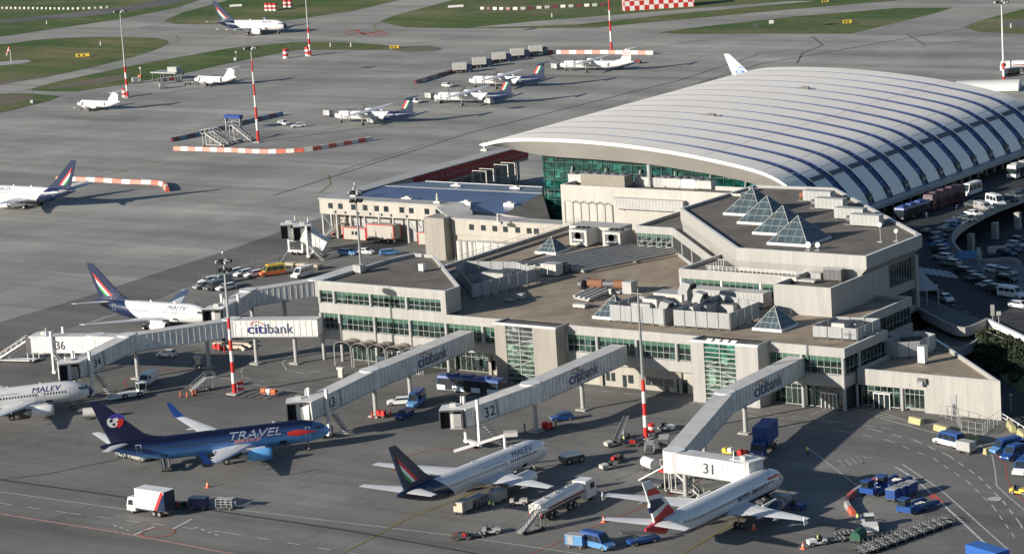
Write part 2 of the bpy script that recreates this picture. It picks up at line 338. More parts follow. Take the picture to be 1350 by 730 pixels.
# painted markings
wl=mat('white_line',(.5,.5,.47),.7,var=.35,scale=1.2); yl=mat('yellow_line',(.22,.19,.06),.8,var=.3,scale=.6); rl=mat('red_line',(.42,.1,.07),.8,var=.4,scale=.8); dl=mat('joint_sealant',(.03,.03,.032),.9); faint=mat('faint_line',(.26,.255,.24),.8,var=.4,scale=.8); skid=mat('tyre_marks',(.1,.1,.095),.9,var=.4,scale=.2)
m=MB()
def ln(pts,w,mt,dash=None,z=.05): m.strip(px(pts),w,z,mt,dash)
ln([(0,632),(150,653),(450,698),(620,728),(700,742)],.5,dl)
ln([(300,670),(600,706),(800,735)],.2,wl)
ln([(0,648),(170,672)],.22,wl); ln([(0,663),(90,676),(200,690),(300,702),(500,735)],.22,wl,(2.6,3.4))
ln([(0,677),(160,702),(350,738)],.45,wl,z=.045); ln([(0,677),(160,702),(350,738)],.25,rl,z=.06)
ln([(176,705),(204,694)],.5,wl); ln([(228,697),(253,684)],.5,wl)
ln([(150,692),(170,699)],.3,wl,(1,.8)); ln([(256,694),(290,706)],.3,wl,(1.2,.8))
for k in range(14):
    a=2*PI*k/14; c=at(208,702,0); p=(c.x+2.6*math.cos(a),c.y+2.6*math.sin(a)); q=(c.x+2.6*math.cos(a+.42),c.y+2.6*math.sin(a+.42)); m.strip([p,q],.3,.05,rl)
ln([(450,730),(540,682),(610,655),(700,602)],.35,yl); ln([(900,730),(1000,670),(1050,640)],.35,yl); ln([(300,590),(437,566),(520,548)],.3,yl)
ln([(595,728),(690,685),(860,612)],.18,faint); ln([(700,730),(900,645),(960,610)],.22,rl,z=.047)
ln([(1065,590),(1130,640)],.2,wl); ln([(770,610),(850,650)],.15,faint)
ln([(1180,615),(1205,630),(1260,680),(1305,722)],.4,wl); ln([(1190,612),(1240,645),(1330,725)],.25,wl)
ln([(1080,556),(1150,566),(1205,580),(1250,600),(1290,628),(1322,660),(1345,690),(1360,720)],.25,wl,(2.5,2.2))
ln([(1030,560),(1110,568),(1170,580),(1230,604),(1275,634),(1310,668),(1340,712)],.2,wl,(2.2,2.4))
ln([(1150,548),(1230,570),(1290,585),(1308,600),(1312,620),(1314,640),(1330,655),(1360,680)],.2,wl)
ln([(1312,598),(1326,612),(1327,630),(1336,648),(1360,668)],.2,rl,z=.047)
for k in range(5): ln([(1106+k*8,606-k*1.6),(1114+k*8,615-k*1.6)],.6,faint)
ln([(1105,630),(1140,608),(1152,600)],.25,faint); ln([(1107,660),(1122,650),(1130,664)],.2,faint)
m.prism(px([(1222,652),(1232,650),(1245,662),(1234,664)]),.04,.055,rl,sides=False,bottom=False)
m.prism(smooth(px([(1302,657),(1311,654.5),(1320,656),(1318,659.5),(1307,660)]),3),.04,.055,wl,sides=False,bottom=False)
# stand roads by the facade
ln([(460,505),(560,520),(620,530)],.2,yl); ln([(760,512),(840,520),(920,532),(1010,545),(1110,556)],.2,wl,(3,2))
ln([(985,548),(1040,552),(1100,556),(1180,566)],.2,wl,(2,1)); ln([(1068,548),(1090,539)],.2,wl); ln([(1084,552),(1106,541)],.2,wl); ln([(1130,540),(1180,552)],.2,wl); ln([(1135,535),(1200,556)],.2,wl)
ln([(380,500),(350,503),(320,498),(318,488),(330,478),(360,466),(390,458)],.2,wl,(2,2)); ln([(416,455),(385,468),(372,478),(378,488),(400,492),(430,488)],.22,wl)
ln([(280,496),(320,503),(360,512),(410,518)],.2,wl); ln([(300,460),(280,470),(268,480),(270,492)],.15,faint,(2,1.5))
ln([(0,452),(120,420),(200,395),(300,360),(372,338)],.25,faint); ln([(240,364),(300,352),(312,362)],.2,faint); ln([(372,330),(335,337),(330,345),(344,352)],.2,faint); ln([(370,338),(440,350),(470,353)],.2,faint)
for k in range(14): ln([(262+k*3.6,362-k*.2),(264+k*3.6,366-k*.2)],.25,faint)
ln([(366,352),(380,330),(388,325)],.25,wl)
for c,rr,col in (((28,470),9,rl),((220,500),8,rl),((590,610),9,rl),((910,660),7,yl)):
    C=at(*c,0)
    for k in range(5,16):
        a=2*PI*k/20; m.strip([(C.x+rr*math.cos(a),C.y+rr*math.sin(a)),(C.x+rr*math.cos(a+.32),C.y+rr*math.sin(a+.32))],.22,.05,col)
# far apron markings
ln([(360,258),(620,175),(900,105),(1000,72)],.35,dl); ln([(450,225),(560,190)],.2,dl)
ln([(0,268),(300,190),(520,130),(620,104)],.25,yl,(6,9)); ln([(0,215),(120,228),(230,205)],.25,yl,(6,9)); ln([(420,255),(436,243),(432,230)],.3,yl)
ln([(150,52),(200,42),(225,40)],.4,yl); ln([(285,52),(310,45),(290,38)],.4,yl); ln([(222,58),(236,54),(232,47)],.4,yl); ln([(505,28),(492,34),(496,40)],.4,yl)
ln([(1050,84),(1058,70),(1085,60),(1070,48)],.5,skid); ln([(920,110),(1000,85),(1200,50),(1330,28)],.6,skid); ln([(1195,45),(1220,60),(1290,52)],.5,skid)
ln([(455,44),(470,40),(480,46),(500,41),(512,45)],1.2,rl); ln([(460,46),(490,43),(508,47)],1.2,rl); ln([(452,47),(475,44),(498,48)],1.,rl)
ln([(0,632),(60,625),(180,600)],.5,skid); ln([(640,70),(700,60),(760,95)],.4,skid)
random.seed(5)
struct('painted_markings',m)
# ================================================================= TERMINAL
T1=thing('terminal_concourse','long pale panelled terminal concourse with flat tan roof and green glass windows','terminal building',(-56,20,0))
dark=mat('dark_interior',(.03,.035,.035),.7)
front=[(-112,0),(0,0),(0,15),(-8.8,15),(-8.8,40.4),(-15.5,40.4),(-15.5,56),(-40,98),(-111.2,108),(-111.2,28),(-112,28)]
ground=[(-107,1.2),(-14.6,1.2),(-14.6,5),(-8.5,5),(-8.5,6),(-1.2,6),(-1.2,13),(-9.6,14),(-9.6,39.6),(-16.2,39.6),(-16.2,54),(-40,97),(-110.5,107),(-110.5,30),(-107,26)]
def inner(b): return [(-111.3,b),(-.7,b),(-.7,14.2),(-9.3,14.2),(-9.3,39.9),(-16,39.9),(-16,55),(-40,97.5),(-110.6,107.5),(-110.6,28),(-111.3,28)]
m=MB(); m.prism([(-73.9,.9),(-14.6,.9),(-14.6,5),(-9.6,6),(-9.6,39.6),(-16.2,39.6),(-16.2,54),(-40,97),(-110.5,107),(-110.5,30),(-107,26),(-107,6),(-73.9,6)],0,4.2,stucco); m.build('lower_wall',T1,1)
m=MB(); m.prism(front,4.0,5.93,clad); m.prism(front,9.02,9.98,clad,sides=True); rim(m,front,9.98,10.62,.45,clad,white); m.build('wall_panels',T1,1)
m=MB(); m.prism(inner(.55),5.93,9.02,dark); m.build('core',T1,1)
m=MB(); m.prism(inset(front,.46),9.7,10.0,rooftan); m.build('roof',T1,1)
def bay(parent,T,x0,x1,z0,z1,nm=6,blind=.27,gm=None,depth=.3,midrail=.38,name='window'):
    """one window bay in wall frame T: pane set back, green band on top, slim mullions"""
    g=MB(); g.T=T; zb=z1-(z1-z0)*blind
    g.box(x0,x1,depth,depth+.12,z0,zb,gm or glass)
    if blind: g.box(x0,x1,depth-.04,depth+.1,zb,z1,greenblind)
    w=g.build(name,parent,1)
    f=MB(); f.T=T
    for i in range(nm+1):
        x=x0+(x1-x0)*i/nm; f.box(x-.04,x+.04,depth-.09,depth-.042,z0+.1,z1-.02,frame)
    f.box(x0,x1,depth-.12,depth-.043,z0,z0+.1,frame)
    if midrail: zm=z0+(z1-z0)*midrail; f.box(x0,x1,depth-.1,depth-.041,zm,zm+.07,frame)
    o=f.build('window_frame',w); return w
TF,_=wallframe((0,0),(1,0)); cols=[-8.25*k for k in range(14)]
# columns of the main facade
c=MB()
cm=MB()
colx=[x for x in cols if not(-68.9<x<-56) and not(-27.6<x<-15)]+[-112,-56,-111.8+0]
for x in sorted(set(colx)):
    if x==-112: x=-111.7
    if x==0: x=-.35
    cc=MB(); cc.tube((x,.02,0 if (x<-75 or x>-14) else 5.93),(x,.02,9.02),.32,lgrey,10); cc.build('column',T1,1)
edges=sorted(set(cols+[-111.4]))
def seg(x0,x1): return max(2,int(round((x1-x0)/1.28)))
for x0,x1 in zip(edges,edges[1:]):
    a0,a1=x0+.35,x1-.35
    if a1<-56 and a0>-69: continue
    if a0<-69<a1: a1=-69.3
    if a0<-56<a1: a0=-55.8
    if a0<-27.8<a1: a1=-28
    if a0<-14.6<a1: a0=-14.4
    if a0>-27.8 and a1<-14.6: continue
    if a1-a0>.8: bay(T1,TF,a0,a1,6.0,8.98,seg(a0,a1))
# right return windows
TR,_=wallframe((0,0),(0,15))
for s0,s1 in ((.6,4.6),(5.2,14.2)): bay(T1,TR,s0,s1,6.0,8.6,seg(s0,s1),blind=0)
TR2,_=wallframe((-8.8,15),(-8.8,56)); bay(T1,TR2,16,25,5.9,9,7,blind=0)
cc=MB(); cc.tube((-.05,4.9,5.93),(-.05,4.9,9.02),.3,lgrey,10); cc.build('column',T1,1)
# ground floor glazing right of second tower and under the pier
for x0,x1 in ((-14.2,-8.7),(-7.9,-.6)): bay(T1,TF,x0,x1,.1,3.95,5,blind=0,depth=.9,midrail=.72)
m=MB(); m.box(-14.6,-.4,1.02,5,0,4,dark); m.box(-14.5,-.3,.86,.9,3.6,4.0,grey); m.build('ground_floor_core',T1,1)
def door(parent,T,x0,x1,z1,n=4,d=.9):
    g=MB(); g.T=T; g.box(x0,x1,d-.25,d-.2,.05,z1,carglass); w=g.build('entrance_door',parent,1)
    f=MB(); f.T=T
    for i in range(n+1): x=x0+(x1-x0)*i/n; f.box(x-.06,x+.06,d-.34,d-.25,.0,z1,white)
    f.box(x0-.1,x1+.1,d-.36,d-.2,z1,z1+.2,white); f.build('door_frame',w)
door(T1,TF,-5.2,-2.2,2.5)
for x0,x1 in ((-106,-99.4),(-98.6,-91.1),(-90.3,-82.9),(-82.1,-74.6)): bay(T1,TF,x0,x1,.1,3.9,6,blind=0,depth=1.6,midrail=.7)
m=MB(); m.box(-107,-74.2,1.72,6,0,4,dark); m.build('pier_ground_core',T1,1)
door(T1,TF,-96.5,-94,2.4,2,1.6)
# little windows and doors in the cream ground floor wall
for a,w,z0,z1 in [(-72.9,.9,1,2.6),(-71.4,.8,1,2.5),(-69.9,.8,.1,2.4)]+[(onb(x,y,.9)[0],ww,z0,z1) for x,y,ww,z0,z1 in [(630,485,.9,1,2.6),(643,489,.8,.8,2.6),(651,490,.8,.8,2.6),(795,503,1.0,.1,2.4),(802,503,.8,1,2.5),(809,504,.8,1,2.5),(824,507,.8,.1,2.3),(832,505,1.1,.9,2.4),(855,508,1.1,.9,2.4),(863,510,1.1,.9,2.3),(871,511,1.1,.9,2.3),(879,513,.9,.1,2.3),(885,512,1.1,.9,2.3),(900,515,2.2,.1,2.5)]]:
    g=MB(); g.box(a-w/2,a+w/2,.85,.93,z0,z1,carglass); g.box(a-w/2-.06,a+w/2+.06,.86,.92,z1,z1+.08,grey); g.build('small_window' if z0>.5 else 'service_door',T1,1)
for a in (-73.6,-65.7,-49.5,-41.25,-33): m=MB(); m.box(a-.3,a+.3,.55,1,0,4.0,stone); m.build('pilaster',T1,1)
# rear-left upper pier block
PU=[(-112,0),(-82.2,0),(-82.2,4.6),(-105.6,28),(-110.6,28),(-112,21)]
m=MB(); m.prism(PU,10.62,10.95,clad); m.prism(PU,13.3,14.4,clad); rim(m,PU,14.4,15.05,.45,clad2,white); m.prism([(-83.4,.0),(-82.2,0),(-82.2,4.6),(-105.6,28),(-110.6,28),(-112,21),(-112,.9),(-83.4,.9)],10.95,13.3,clad); m.build('pier_upper_storey',T1,1)
m=MB(); m.prism(inset(PU,.46),14.1,14.42,roofgrey); m.build('pier_roof',T1,1)
for x0,x1 in ((-111.4,-108.6),(-107.8,-100.),(-99.2,-91.6),(-90.8,-83.5)):
    bay(T1,TF,x0,x1,10.97,13.28,seg(x0,x1))
for x in (-111.7,-108.2,-99.6,-91.2): 
    cc=MB(); cc.tube((x,.05,10.95),(x,.05,13.3),.32,lgrey,10); cc.build('column',T1,1)
# stair towers
def tower(x0,x1,gx0,gx1,y,rows,mt,gm,label):
    m=MB(); t=T1
    m.box(x0,gx0,y,y+3.9,0,10.55,mt); m.box(gx1,x1,y,y+3.9,0,10.55,mt); m.box(gx0,gx1,y+.35,y+3.9,0,10.55,mt)
    m.box(x0-.1,x1+.1,y-.1,y+.35,10.552,10.9,white); m.box(x1-.35,x1+.1,y+.352,y+4.2,10.553,10.9,grey); m.box(x0-.1,x0+.35,y+.352,y+4.2,10.553,10.9,grey); m.box(x0+.36,x1-.36,y+.36,y+4.2,10.554,10.62,roofstrip)
    o=m.build('stair_tower',t,1)
    g=MB(); g.box(gx0,gx1,y+.2,y+.34,.1,7.4,towerglass); g.box(gx0,gx1,y+.2,y+.34,7.4,10.5,gm); g.build('tower_glass',o)
    f=MB()
    for i in range(rows+1): z=.1+(10.4)*i/rows; f.box(gx0,gx1,y+.06,y+.2,z-.06,z+.06,frame)
    for x in (gx0,(gx0+gx1)/2,gx1): f.box(x-.07,x+.07,y+.02,y+.06,0,10.5,frame)
    f.build('tower_mullions',o)
    s=MB()
    for i in range(4):
        z=1.0+i*1.9; s.bar(((gx0+.6) if i%2 else (gx1-.3),y+.16,z),((gx1-.3) if i%2 else (gx0+.3),y+.16,z+1.6),.04,.12,frame)
    s.build('stair_flight',o)
tower(-69.2,-55.9,-66.8,-60.8,-3.4,12,stone,glazing('grey_tower_glass',(.06,.068,.07),.2),'')
tower(-27.8,-14.6,-25.3,-19.,-3.6,13,clad,glazing('dark_green_tower_glass',(.012,.07,.05),.2),'')
m=MB()
for k in range(4): x=-24.6+k*1.6; m.hex8([(x,-3.9,10.95),(x+1.1,-3.9,10.95),(x+1.1,-3.2,10.95),(x,-3.2,10.95)],[(x,-3.9,11.0),(x+1.1,-3.9,11.0),(x+1.1,-3.2,11.3),(x,-3.2,11.3)],white)
m.build('roof_flaps',T1,1)
# annex at the right end
AX=[(.3,3.4),(26.6,3.4),(2.2,28),(-8,28),(-8,16.1),(.3,15.2)]
AN=thing('terminal_annex','low white panelled annex with slanting rear parapet at the right end of the terminal','annex',(10,8,0))
m=MB(); poly=AX; n_=len(ccw(poly)); P_=ccw(poly)
m.prism(poly,3.85,5.9,annexclad); rim(m,poly,5.9,6.55,.4,annexclad,white)
m.prism([(12.8,3.4),(26.6,3.4),(2.2,28),(-8,28),(-8,16.1),(.3,16.1),(.3,4.5),(12.8,4.5)],0,3.85,annexclad); m.build('wall',AN,1)
m=MB(); m.prism(inset(poly,.41),5.6,5.92,rooftan); m.build('roof',AN,1)
TA,_=wallframe((0,3.4),(1,3.4)); bay(AN,TA,.9,8.1,.3,3.8,6,blind=0,depth=.35,midrail=.72); bay(AN,TA,9,12.6,.5,3.8,4,blind=0,depth=.35,midrail=.72); door(AN,TA,3.2,6.2,2.5,3,.35)
cc=MB(); cc.tube((8.55,3.6,0),(8.55,3.6,3.85),.3,lgrey,10); cc.build('column',AN,1); cc=MB(); cc.tube((.05,3.6,0),(.05,3.6,3.85),.3,lgrey,10); cc.build('column',AN,1)
m=MB(); m.box(17.4,18.6,3.3,3.4,0,3.6,grey); m.box(17.9,18.5,3.25,3.3,.1,2.0,dgrey); m.build('service_door',AN,1)
m=MB(); m.box(11.8,13.4,2.9,3.4,5.0,5.9,dgrey); m.box(12.1,12.9,2.6,2.9,4.7,5.5,grey); tag(m.build('air_conditioner'),'boxy grey air conditioner hung on the front wall of the annex','air conditioner')
# rooftop blocks
U=thing('rooftop_office','low rooftop storey with green windows and a plain white box end on the concourse roof','rooftop storey',(-35,32,10))
m=MB(); U1=[(-50.9,29.8),(-27,29.8),(-27,45),(-50.9,45)]; m.prism(U1,10,10.95,clad); m.prism(U1,13.5,14.6,clad); rim(m,U1,14.6,15.2,.4,clad,white); m.prism([(-50.9,30.8),(-27,30.8),(-27,45),(-50.9,45)],10.95,13.5,clad); m.build('wall',U,1)
m=MB(); m.prism(inset(U1,.41),14.3,14.62,roofgrey); m.build('roof',U,1)
TU,_=wallframe((0,29.8),(1,29.8))
for x0,x1 in ((-50.2,-42.2),(-41.6,-34),(-33.3,-27.6)): bay(U,TU,x0,x1,11,13.45,seg(x0,x1))
for x in (-50.6,-41.9,-33.7):
    cc=MB(); cc.tube((x,30.0,10.95),(x,30.0,13.5),.28,white,8); cc.build('column',U,1)
block(U,'white_box',[(-26.99,23.2),(-15.4,23.2),(-15.4,44),(-26.99,44)],10,14.3,15.2,clad2,roofgrey,white,.35,'box_roof')
U3=thing('rooftop_corridor','angled rooftop corridor with green windows joining the skylight hall to the rear of the roof','rooftop corridor',(-70,66,10))
C3=[(-84.2,66.3),(-75.6,66.3),(-50.9,41.6),(-42,41.6),(-60,90),(-84.2,84)]
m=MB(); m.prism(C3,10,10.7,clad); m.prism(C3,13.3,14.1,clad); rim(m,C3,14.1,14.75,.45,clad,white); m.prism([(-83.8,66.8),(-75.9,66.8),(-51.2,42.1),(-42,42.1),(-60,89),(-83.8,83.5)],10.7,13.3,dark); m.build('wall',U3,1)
m=MB(); m.prism(inset(C3,.46),13.8,14.12,roofgrey); m.build('roof',U3,1)
Ta,La=wallframe((-84.2,66.3),(-75.6,66.3)); bay(U3,Ta,.3,8.3,10.75,13.25,7)
Tb,Lb=wallframe((-75.6,66.3),(-50.9,41.6))
for k in range(4): bay(U3,Tb,.6+k*8.5,8.3+k*8.5,10.75,13.25,6)
cc=MB()
for x in (0,8.45,16.95,25.4): 
    cc=MB(); cc.T=Tb; cc.box(x-.2,x+.4,.05,.5,10.7,13.3,clad); cc.build('column',U3,1)
U2P=[(-73.6,66.8),(-41.2,34.5),(-14.4,34.5),(-14.4,55.6),(-54.6,95.2),(-72.8,94)]
SH=thing('skylight_hall','tall octagonal hall with wide white parapet and dark flat roof carrying four glass pyramids','roof hall',(-40,60,10))
low=[(-73.3,67),(-41,34.8),(-16,34.8),(-16,54.8),(-54.6,94.6),(-72.5,93.6)]
m=MB(); m.prism(low,4.5,15.4,clad); m.build('wall',SH,1)
m=MB(); n_=6; A_=ccw(low);B_=ccw(U2P)
m.add([(p[0],p[1],15.0) for p in A_]+[(p[0],p[1],16.4) for p in B_],[(k,(k+1)%6,6+(k+1)%6,6+k) for k in range(6)],clad2)
m.add([(p[0],p[1],z) for z in (16.4,18.2) for p in B_],[(k,(k+1)%6,6+(k+1)%6,6+k) for k in range(6)],clad2); rim(m,U2P,18.2,18.75,.55,clad2,white); m.build('parapet',SH,1)
m=MB(); m.prism(inset(U2P,.56),17.9,18.22,roofgrey); m.build('roof',SH,1)
Tr,_=wallframe((-16,34.8),(-16,54.8))
bay(SH,Tr,1.0,9.5,11.2,14.8,8,blind=0,depth=-.12,midrail=.5); bay(SH,Tr,11,19,5.0,14.8,8,blind=0,depth=-.12,midrail=.5)
cc=MB(); cc.box(-15.9,-15.2,34.9+19.4,55.4,4.6,15,clad); cc.build('column',SH,1)
# entrance canopy at the right of the hall
q=[at(1206,346,8.4),at(1240,379,7.6),at(1206,379,7.6)]
q=[at(1205,347,9.6),at(1237,380,8.0),at(1206,382,8.0)]
m=MB(); m.add([tuple(p) for p in q]+[(p.x,p.y,p.z-.35) for p in q],[(0,2,1),(3,4,5),(0,1,4,3),(1,2,5,4),(2,0,3,5)],lgrey)
for p in (q[1],q[2],(q[1]+q[2])/2): m.tube((p.x-.3,p.y+.5,4.6),(p.x-.3,p.y+.5,7.8),.16,lgrey,8)
tag(m.build('entrance_canopy'),'pointed white canopy on slim posts beside the hall entrance on the upper road','canopy')
# ================================================================= GREAT VAULT HALL
def crv(pts,n=4):
    out=[]; N=len(pts)
    for i in range(N-1):
        p0=pts[max(0,i-1)];p1=pts[i];p2=pts[i+1];p3=pts[min(N-1,i+2)]
        for k in range(n):
            t=k/n; out.append(tuple(.5*((2*p1[j])+(-p0[j]+p2[j])*t+(2*p0[j]-5*p1[j]+4*p2[j]-p3[j])*t*t+(-p0[j]+3*p1[j]-3*p2[j]+p3[j])*t**3) for j in range(len(p1))))
    return out+[tuple(pts[-1])]
PRO=crv([(-154.3,21.3),(-150,22.3),(-146,22.9),(-137,23.3),(-124.4,23.2),(-112,22.5),(-100.6,21.4),(-92,20.2),(-84.5,18.95),(-79,17.5),(-75,15.4),(-71.6,12.4),(-69.4,9.9),(-68.4,7.8)],4)
VH=thing('arched_hall','huge white ribbed barrel roofed hall with blue glass strips between its curved panels','hall',(-110,165,0))
def nrm(i):
    a=PRO[max(0,i-1)];b=PRO[min(len(PRO)-1,i+1)]; d=Vector((b[0]-a[0],b[1]-a[1])).normalized(); return Vector((-d.y,d.x))
def off(t): return [(p[0]+nrm(i).x*t,p[1]+nrm(i).y*t) for i,p in enumerate(PRO)]
vroof=mat('vault_panel_white',(.93,.87,.77),.5,var=.04,scale=.12)
TILT=.0
vroof.node_tree.nodes['Principled BSDF'].inputs['Coat Weight'].default_value=.0; vroof.node_tree.nodes['Principled BSDF'].inputs['Coat Roughness'].default_value=.25
def vhw(i): return .3+1.05*max(0,min(1,(PRO[i][0]+118)/42))
def vsheet(m,b0,b1,t0,t1,mt,side=None,e0=0,e1=0,tilt=0):
    A=off(t1);B=off(t0); n=len(PRO); side=side or mt
    B0=[b0+e0*vhw(i) for i in range(n)];B1=[b1+e1*vhw(i) for i in range(n)]
    NN=[nrm(i) for i in range(n)]; tl=TILT if tilt else 0
    A0=[(p[0]-NN[i].x*tl,p[1]-NN[i].y*tl) for i,p in enumerate(A)]; A1=[(p[0]+NN[i].x*tl,p[1]+NN[i].y*tl) for i,p in enumerate(A)]
    m.add([(p[0],B0[i],p[1]) for i,p in enumerate(A0)]+[(p[0],B1[i],p[1]) for i,p in enumerate(A1)],[(i+n,i,i+1,i+1+n) for i in range(n-1)],mt,True)
    for bb,fl,AA in ((B0,0,A0),(B1,1,A1)):
        m.add([(p[0],bb[i],p[1]) for i,p in enumerate(AA)]+[(p[0],bb[i],p[1]) for i,p in enumerate(B)],[((i,i+n,i+1+n,i+1) if not fl else (i+1,i+1+n,i+n,i)) for i in range(n-1)],side)
    for i in (0,n-1):
        m.add([(A[i][0],b0,A[i][1]),(A[i][0],b1,A[i][1]),(B[i][0],b1,B[i][1]),(B[i][0],b0,B[i][1])],[(0,1,2,3) if i==0 else (3,2,1,0)],side)
ribs=[118.2+8.25*k for k in range(13)]
eds=[111.0]+[x for r in ribs for x in (r,r)]+[224.]
for k in range(0,len(eds)-1,2):
    m=MB(); vsheet(m,eds[k],eds[k+1],-.5,.12,vroof,blueglass,1 if k>0 else 0,-1 if k<len(eds)-2 else 0,1 if k>0 else 0); o=m.build('roof_panel',VH,1)
    # thin seams across the panel
    P=off(.14)
    for i in (26,34,38):
        s=MB(); s.box(P[i][0]-.04,P[i][0]+.04,eds[k]+1.4,eds[k+1]-1.4,P[i][1]-.03,P[i][1]+.0,tan); s.build('panel_seam',o)
    if k>0:
        v=MB(); i=40; a,b=P[i],P[i+1]; d=Vector((b[0]-a[0],b[1]-a[1])).normalized()
        v.hex8([(a[0],eds[k]+1.4,a[1]),(b[0],eds[k]+1.4,b[1]),(b[0],eds[k+1]-1.4,b[1]),(a[0],eds[k+1]-1.4,a[1])],[(a[0]+.1,eds[k]+1.4,a[1]+.1),(b[0]+.1,eds[k]+1.4,b[1]+.1),(b[0]+.1,eds[k+1]-1.4,b[1]+.1),(a[0]+.1,eds[k+1]-1.4,a[1]+.1)],dgrey); v.build('vent_grille',o)
for r in ribs:
    m=MB(); vsheet(m,r-1.4,r+1.4,-.5,-.1,blueglass); o=m.build('glass_strip',VH,1)
    f=MB(); P=off(-.08)
    for i in range(30,len(P)-1,2): f.box(P[i][0]-.12,P[i][0]+.12,r-1.2,r+1.2,P[i][1]-.15,P[i][1]+.02,lblue if i%4 else dblue)
    f.build('strip_mullions',o)
    w=MB(); i=len(P)-5; w.box(-70.2,-68.6,r-.9,r+.9,8.3,9.9,dgrey); w.box(-68.6,-68.45,r-.6,r+.6,8.8,9.2,lgrey); w.build('strip_window',o)
# end fascia
LO=crv([(-154.2,21.2),(-148.4,20.3),(-138.2,19.0),(-125.4,18.7),(-113,18.3),(-102,17.3),(-92,16.2),(-82,14.4),(-74,11.5),(-70,8)],5)
def upz(a):
    P=off(.12)
    for p,q in zip(P,P[1:]):
        if p[0]<=a<=q[0]: return p[1]+(q[1]-p[1])*(a-p[0])/(q[0]-p[0]+1e-9)
    return P[-1][1]
fas=mat('fascia_grey',(.36,.35,.32),.5,var=.12,scale=.1)
m=MB(); n=len(LO)
A=[(p[0],110.9,max(p[1]+.02,upz(p[0])-.75)) for p in LO]; B=[(p[0],113.6,p[1]) for p in LO]
m.add(A+B,[(i,n+i,n+i+1,i+1) for i in range(n-1)],fas,True)
A2=[(p[0],110.9,upz(p[0])) for p in LO]; m.add(A2+A,[(i,n+i,n+i+1,i+1) for i in range(n-1)],white,True)
C=[(p[0],122,p[1]-.3) for p in LO]; m.add(B+C,[(i,n+i,n+i+1,i+1) for i in range(n-1)],fas,True)
m.build('end_fascia',VH,1)
m=MB(); m.add([(p[0],110.9,p[1]+.01) for p in off(.12)]+[(p[0],111.02,p[1]+.01) for p in off(.12)],[(i,i+1,i+1+len(PRO),i+len(PRO)) for i in range(len(PRO)-1)],white); m.build('roof_edge',VH,1)
g=MB(); GA=[p for p in LO if -140.6<p[0]<-71]; gp=[(-140.5,0)]+[(-140.5,18.9)]+[(p[0],p[1]-.05) for p in GA[1:]]+[(-70.5,8.5),(-70.5,0)]
n=len(gp); tri=tessellate_polygon([[Vector((p[0],p[1],0)) for p in gp]])
g.add([(p[0],116,p[1]) for p in gp],[tuple(t) for t in tri],tealglass); g.build('end_glass_wall',VH,1)
tealbar=mat('teal_mullion',(.05,.14,.11),.3)
f=MB()
for k in range(27):
    a=-140.4+k*2.6
    if a>-72: break
    zt=18.9
    for p,q in zip(LO,LO[1:]):
        if p[0]<=a<=q[0]: zt=p[1]+(q[1]-p[1])*(a-p[0])/(q[0]-p[0])
    f.box(a-.05,a+.05,115.82,115.98,0,zt-.1,tealbar)
for z in (2.2,4.4,6.6,8.8,11,13.2,15.4,17.3): f.box(-140.4,-76 if z>13 else -71,115.86,115.975,z-.04,z+.04,tealbar)
for k in range(6): a=-136+k*9; f.tube((a,115.4,0),(a+3.5,115.4,16.5),.14,offwhite,6)
f.build('end_wall_mullions',VH,1)
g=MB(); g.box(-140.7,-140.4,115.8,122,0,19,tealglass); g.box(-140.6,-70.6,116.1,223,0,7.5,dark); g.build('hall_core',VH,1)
m=MB(); m.box(-69.5,-65.9,111.2,223.8,6.9,7.75,lgrey); m.build('kerbside_canopy',VH,1)
m=MB(); m.box(-69.2,-69.0,111.2,223.8,4.6,6.9,glass); 
for k in range(28): b=112+k*4.1; m.box(-68.95,-68.5,b-.25,b+.25,4.6,6.9,lgrey)
m.build('kerbside_glazing',VH,1)
for (x,y) in ((938,155),(1062,119)):
    p=at(x,y,22.6); m=MB(); m.box(-1,1,-.35,.35,0,.9,dgrey); m.tube((-2.6,0,.5),(2.4,0,.5),.12,dgrey,6); o=m.build('roof_mast_rig'); o.location=(p.x,p.y,22.55); tag(o,'small dark maintenance rig on the %s of the white arched roof'%('near part' if x<1000 else 'far crest'),'maintenance rig')
# ================================================================= AIRSIDE CONNECTOR BUILDINGS
CB=thing('airside_gallery','raised cream gallery on stilts with a row of small square windows beside the blue roof','gallery',(-172,101,0))
cream=cladding('cream_panels',(.56,.525,.46),2.4,20,.6,.85); galroof=mat('gallery_roof',(.38,.38,.37),.6,scale=.3)
m=MB(); m.box(-193.4,-156.4,100.7,104.6,5.6,9.0,cream); m.build('wall',CB,1)
m=MB(); m.box(-193.6,-156.2,100.5,104.8,9.0,9.25,galroof); m.build('roof',CB,1)
for x in [423.5+k*0 for k in ()]: pass
for xp in (436,449,466,481.5,496.5,509,529.5,542,562.5,577): 
    a,z=onb(xp,274,100.7); w=MB(); w.box(a-.62,a+.62,100.6,100.7,6.95,8.2,carglass); w.box(a-.1+.9,a+.5+.9,100.3,100.7,6.0,6.5,grey) if xp<530 else None; w.build('window',CB,1)
for a in [-193+k*4.1 for k in range(10)]:
    m=MB(); m.box(a-.2,a+.2,100.9,101.3,0,5.6,lgrey); m.build('stilt',CB,1); m=MB(); m.box(a-.2,a+.2,104.0,104.4,0,5.6,lgrey); m.build('stilt',CB,1)
for a in [-193+k*8.2 for k in range(4)]: m=MB(); m.tube((a,101.1,5.4),(a+4.1,101.1,.3),.1,grey,5); m.build('brace',CB,1)
m=MB(); m.box(-192,-158,104.65,104.9,0,5.5,cream); m.build('rear_wall',CB,1)
CR=thing('pier_corridor','long raised corridor with pale flat roof running back along the apron edge','corridor',(-191,140,0))
m=MB(); m.box(-193.4,-189,104.81,178,5.4,9.0,cream); m.build('wall',CR,1)
m=MB(); m.box(-193.6,-188.8,104.82,178.3,9.0,9.25,galroof); m.build('roof',CR,1)
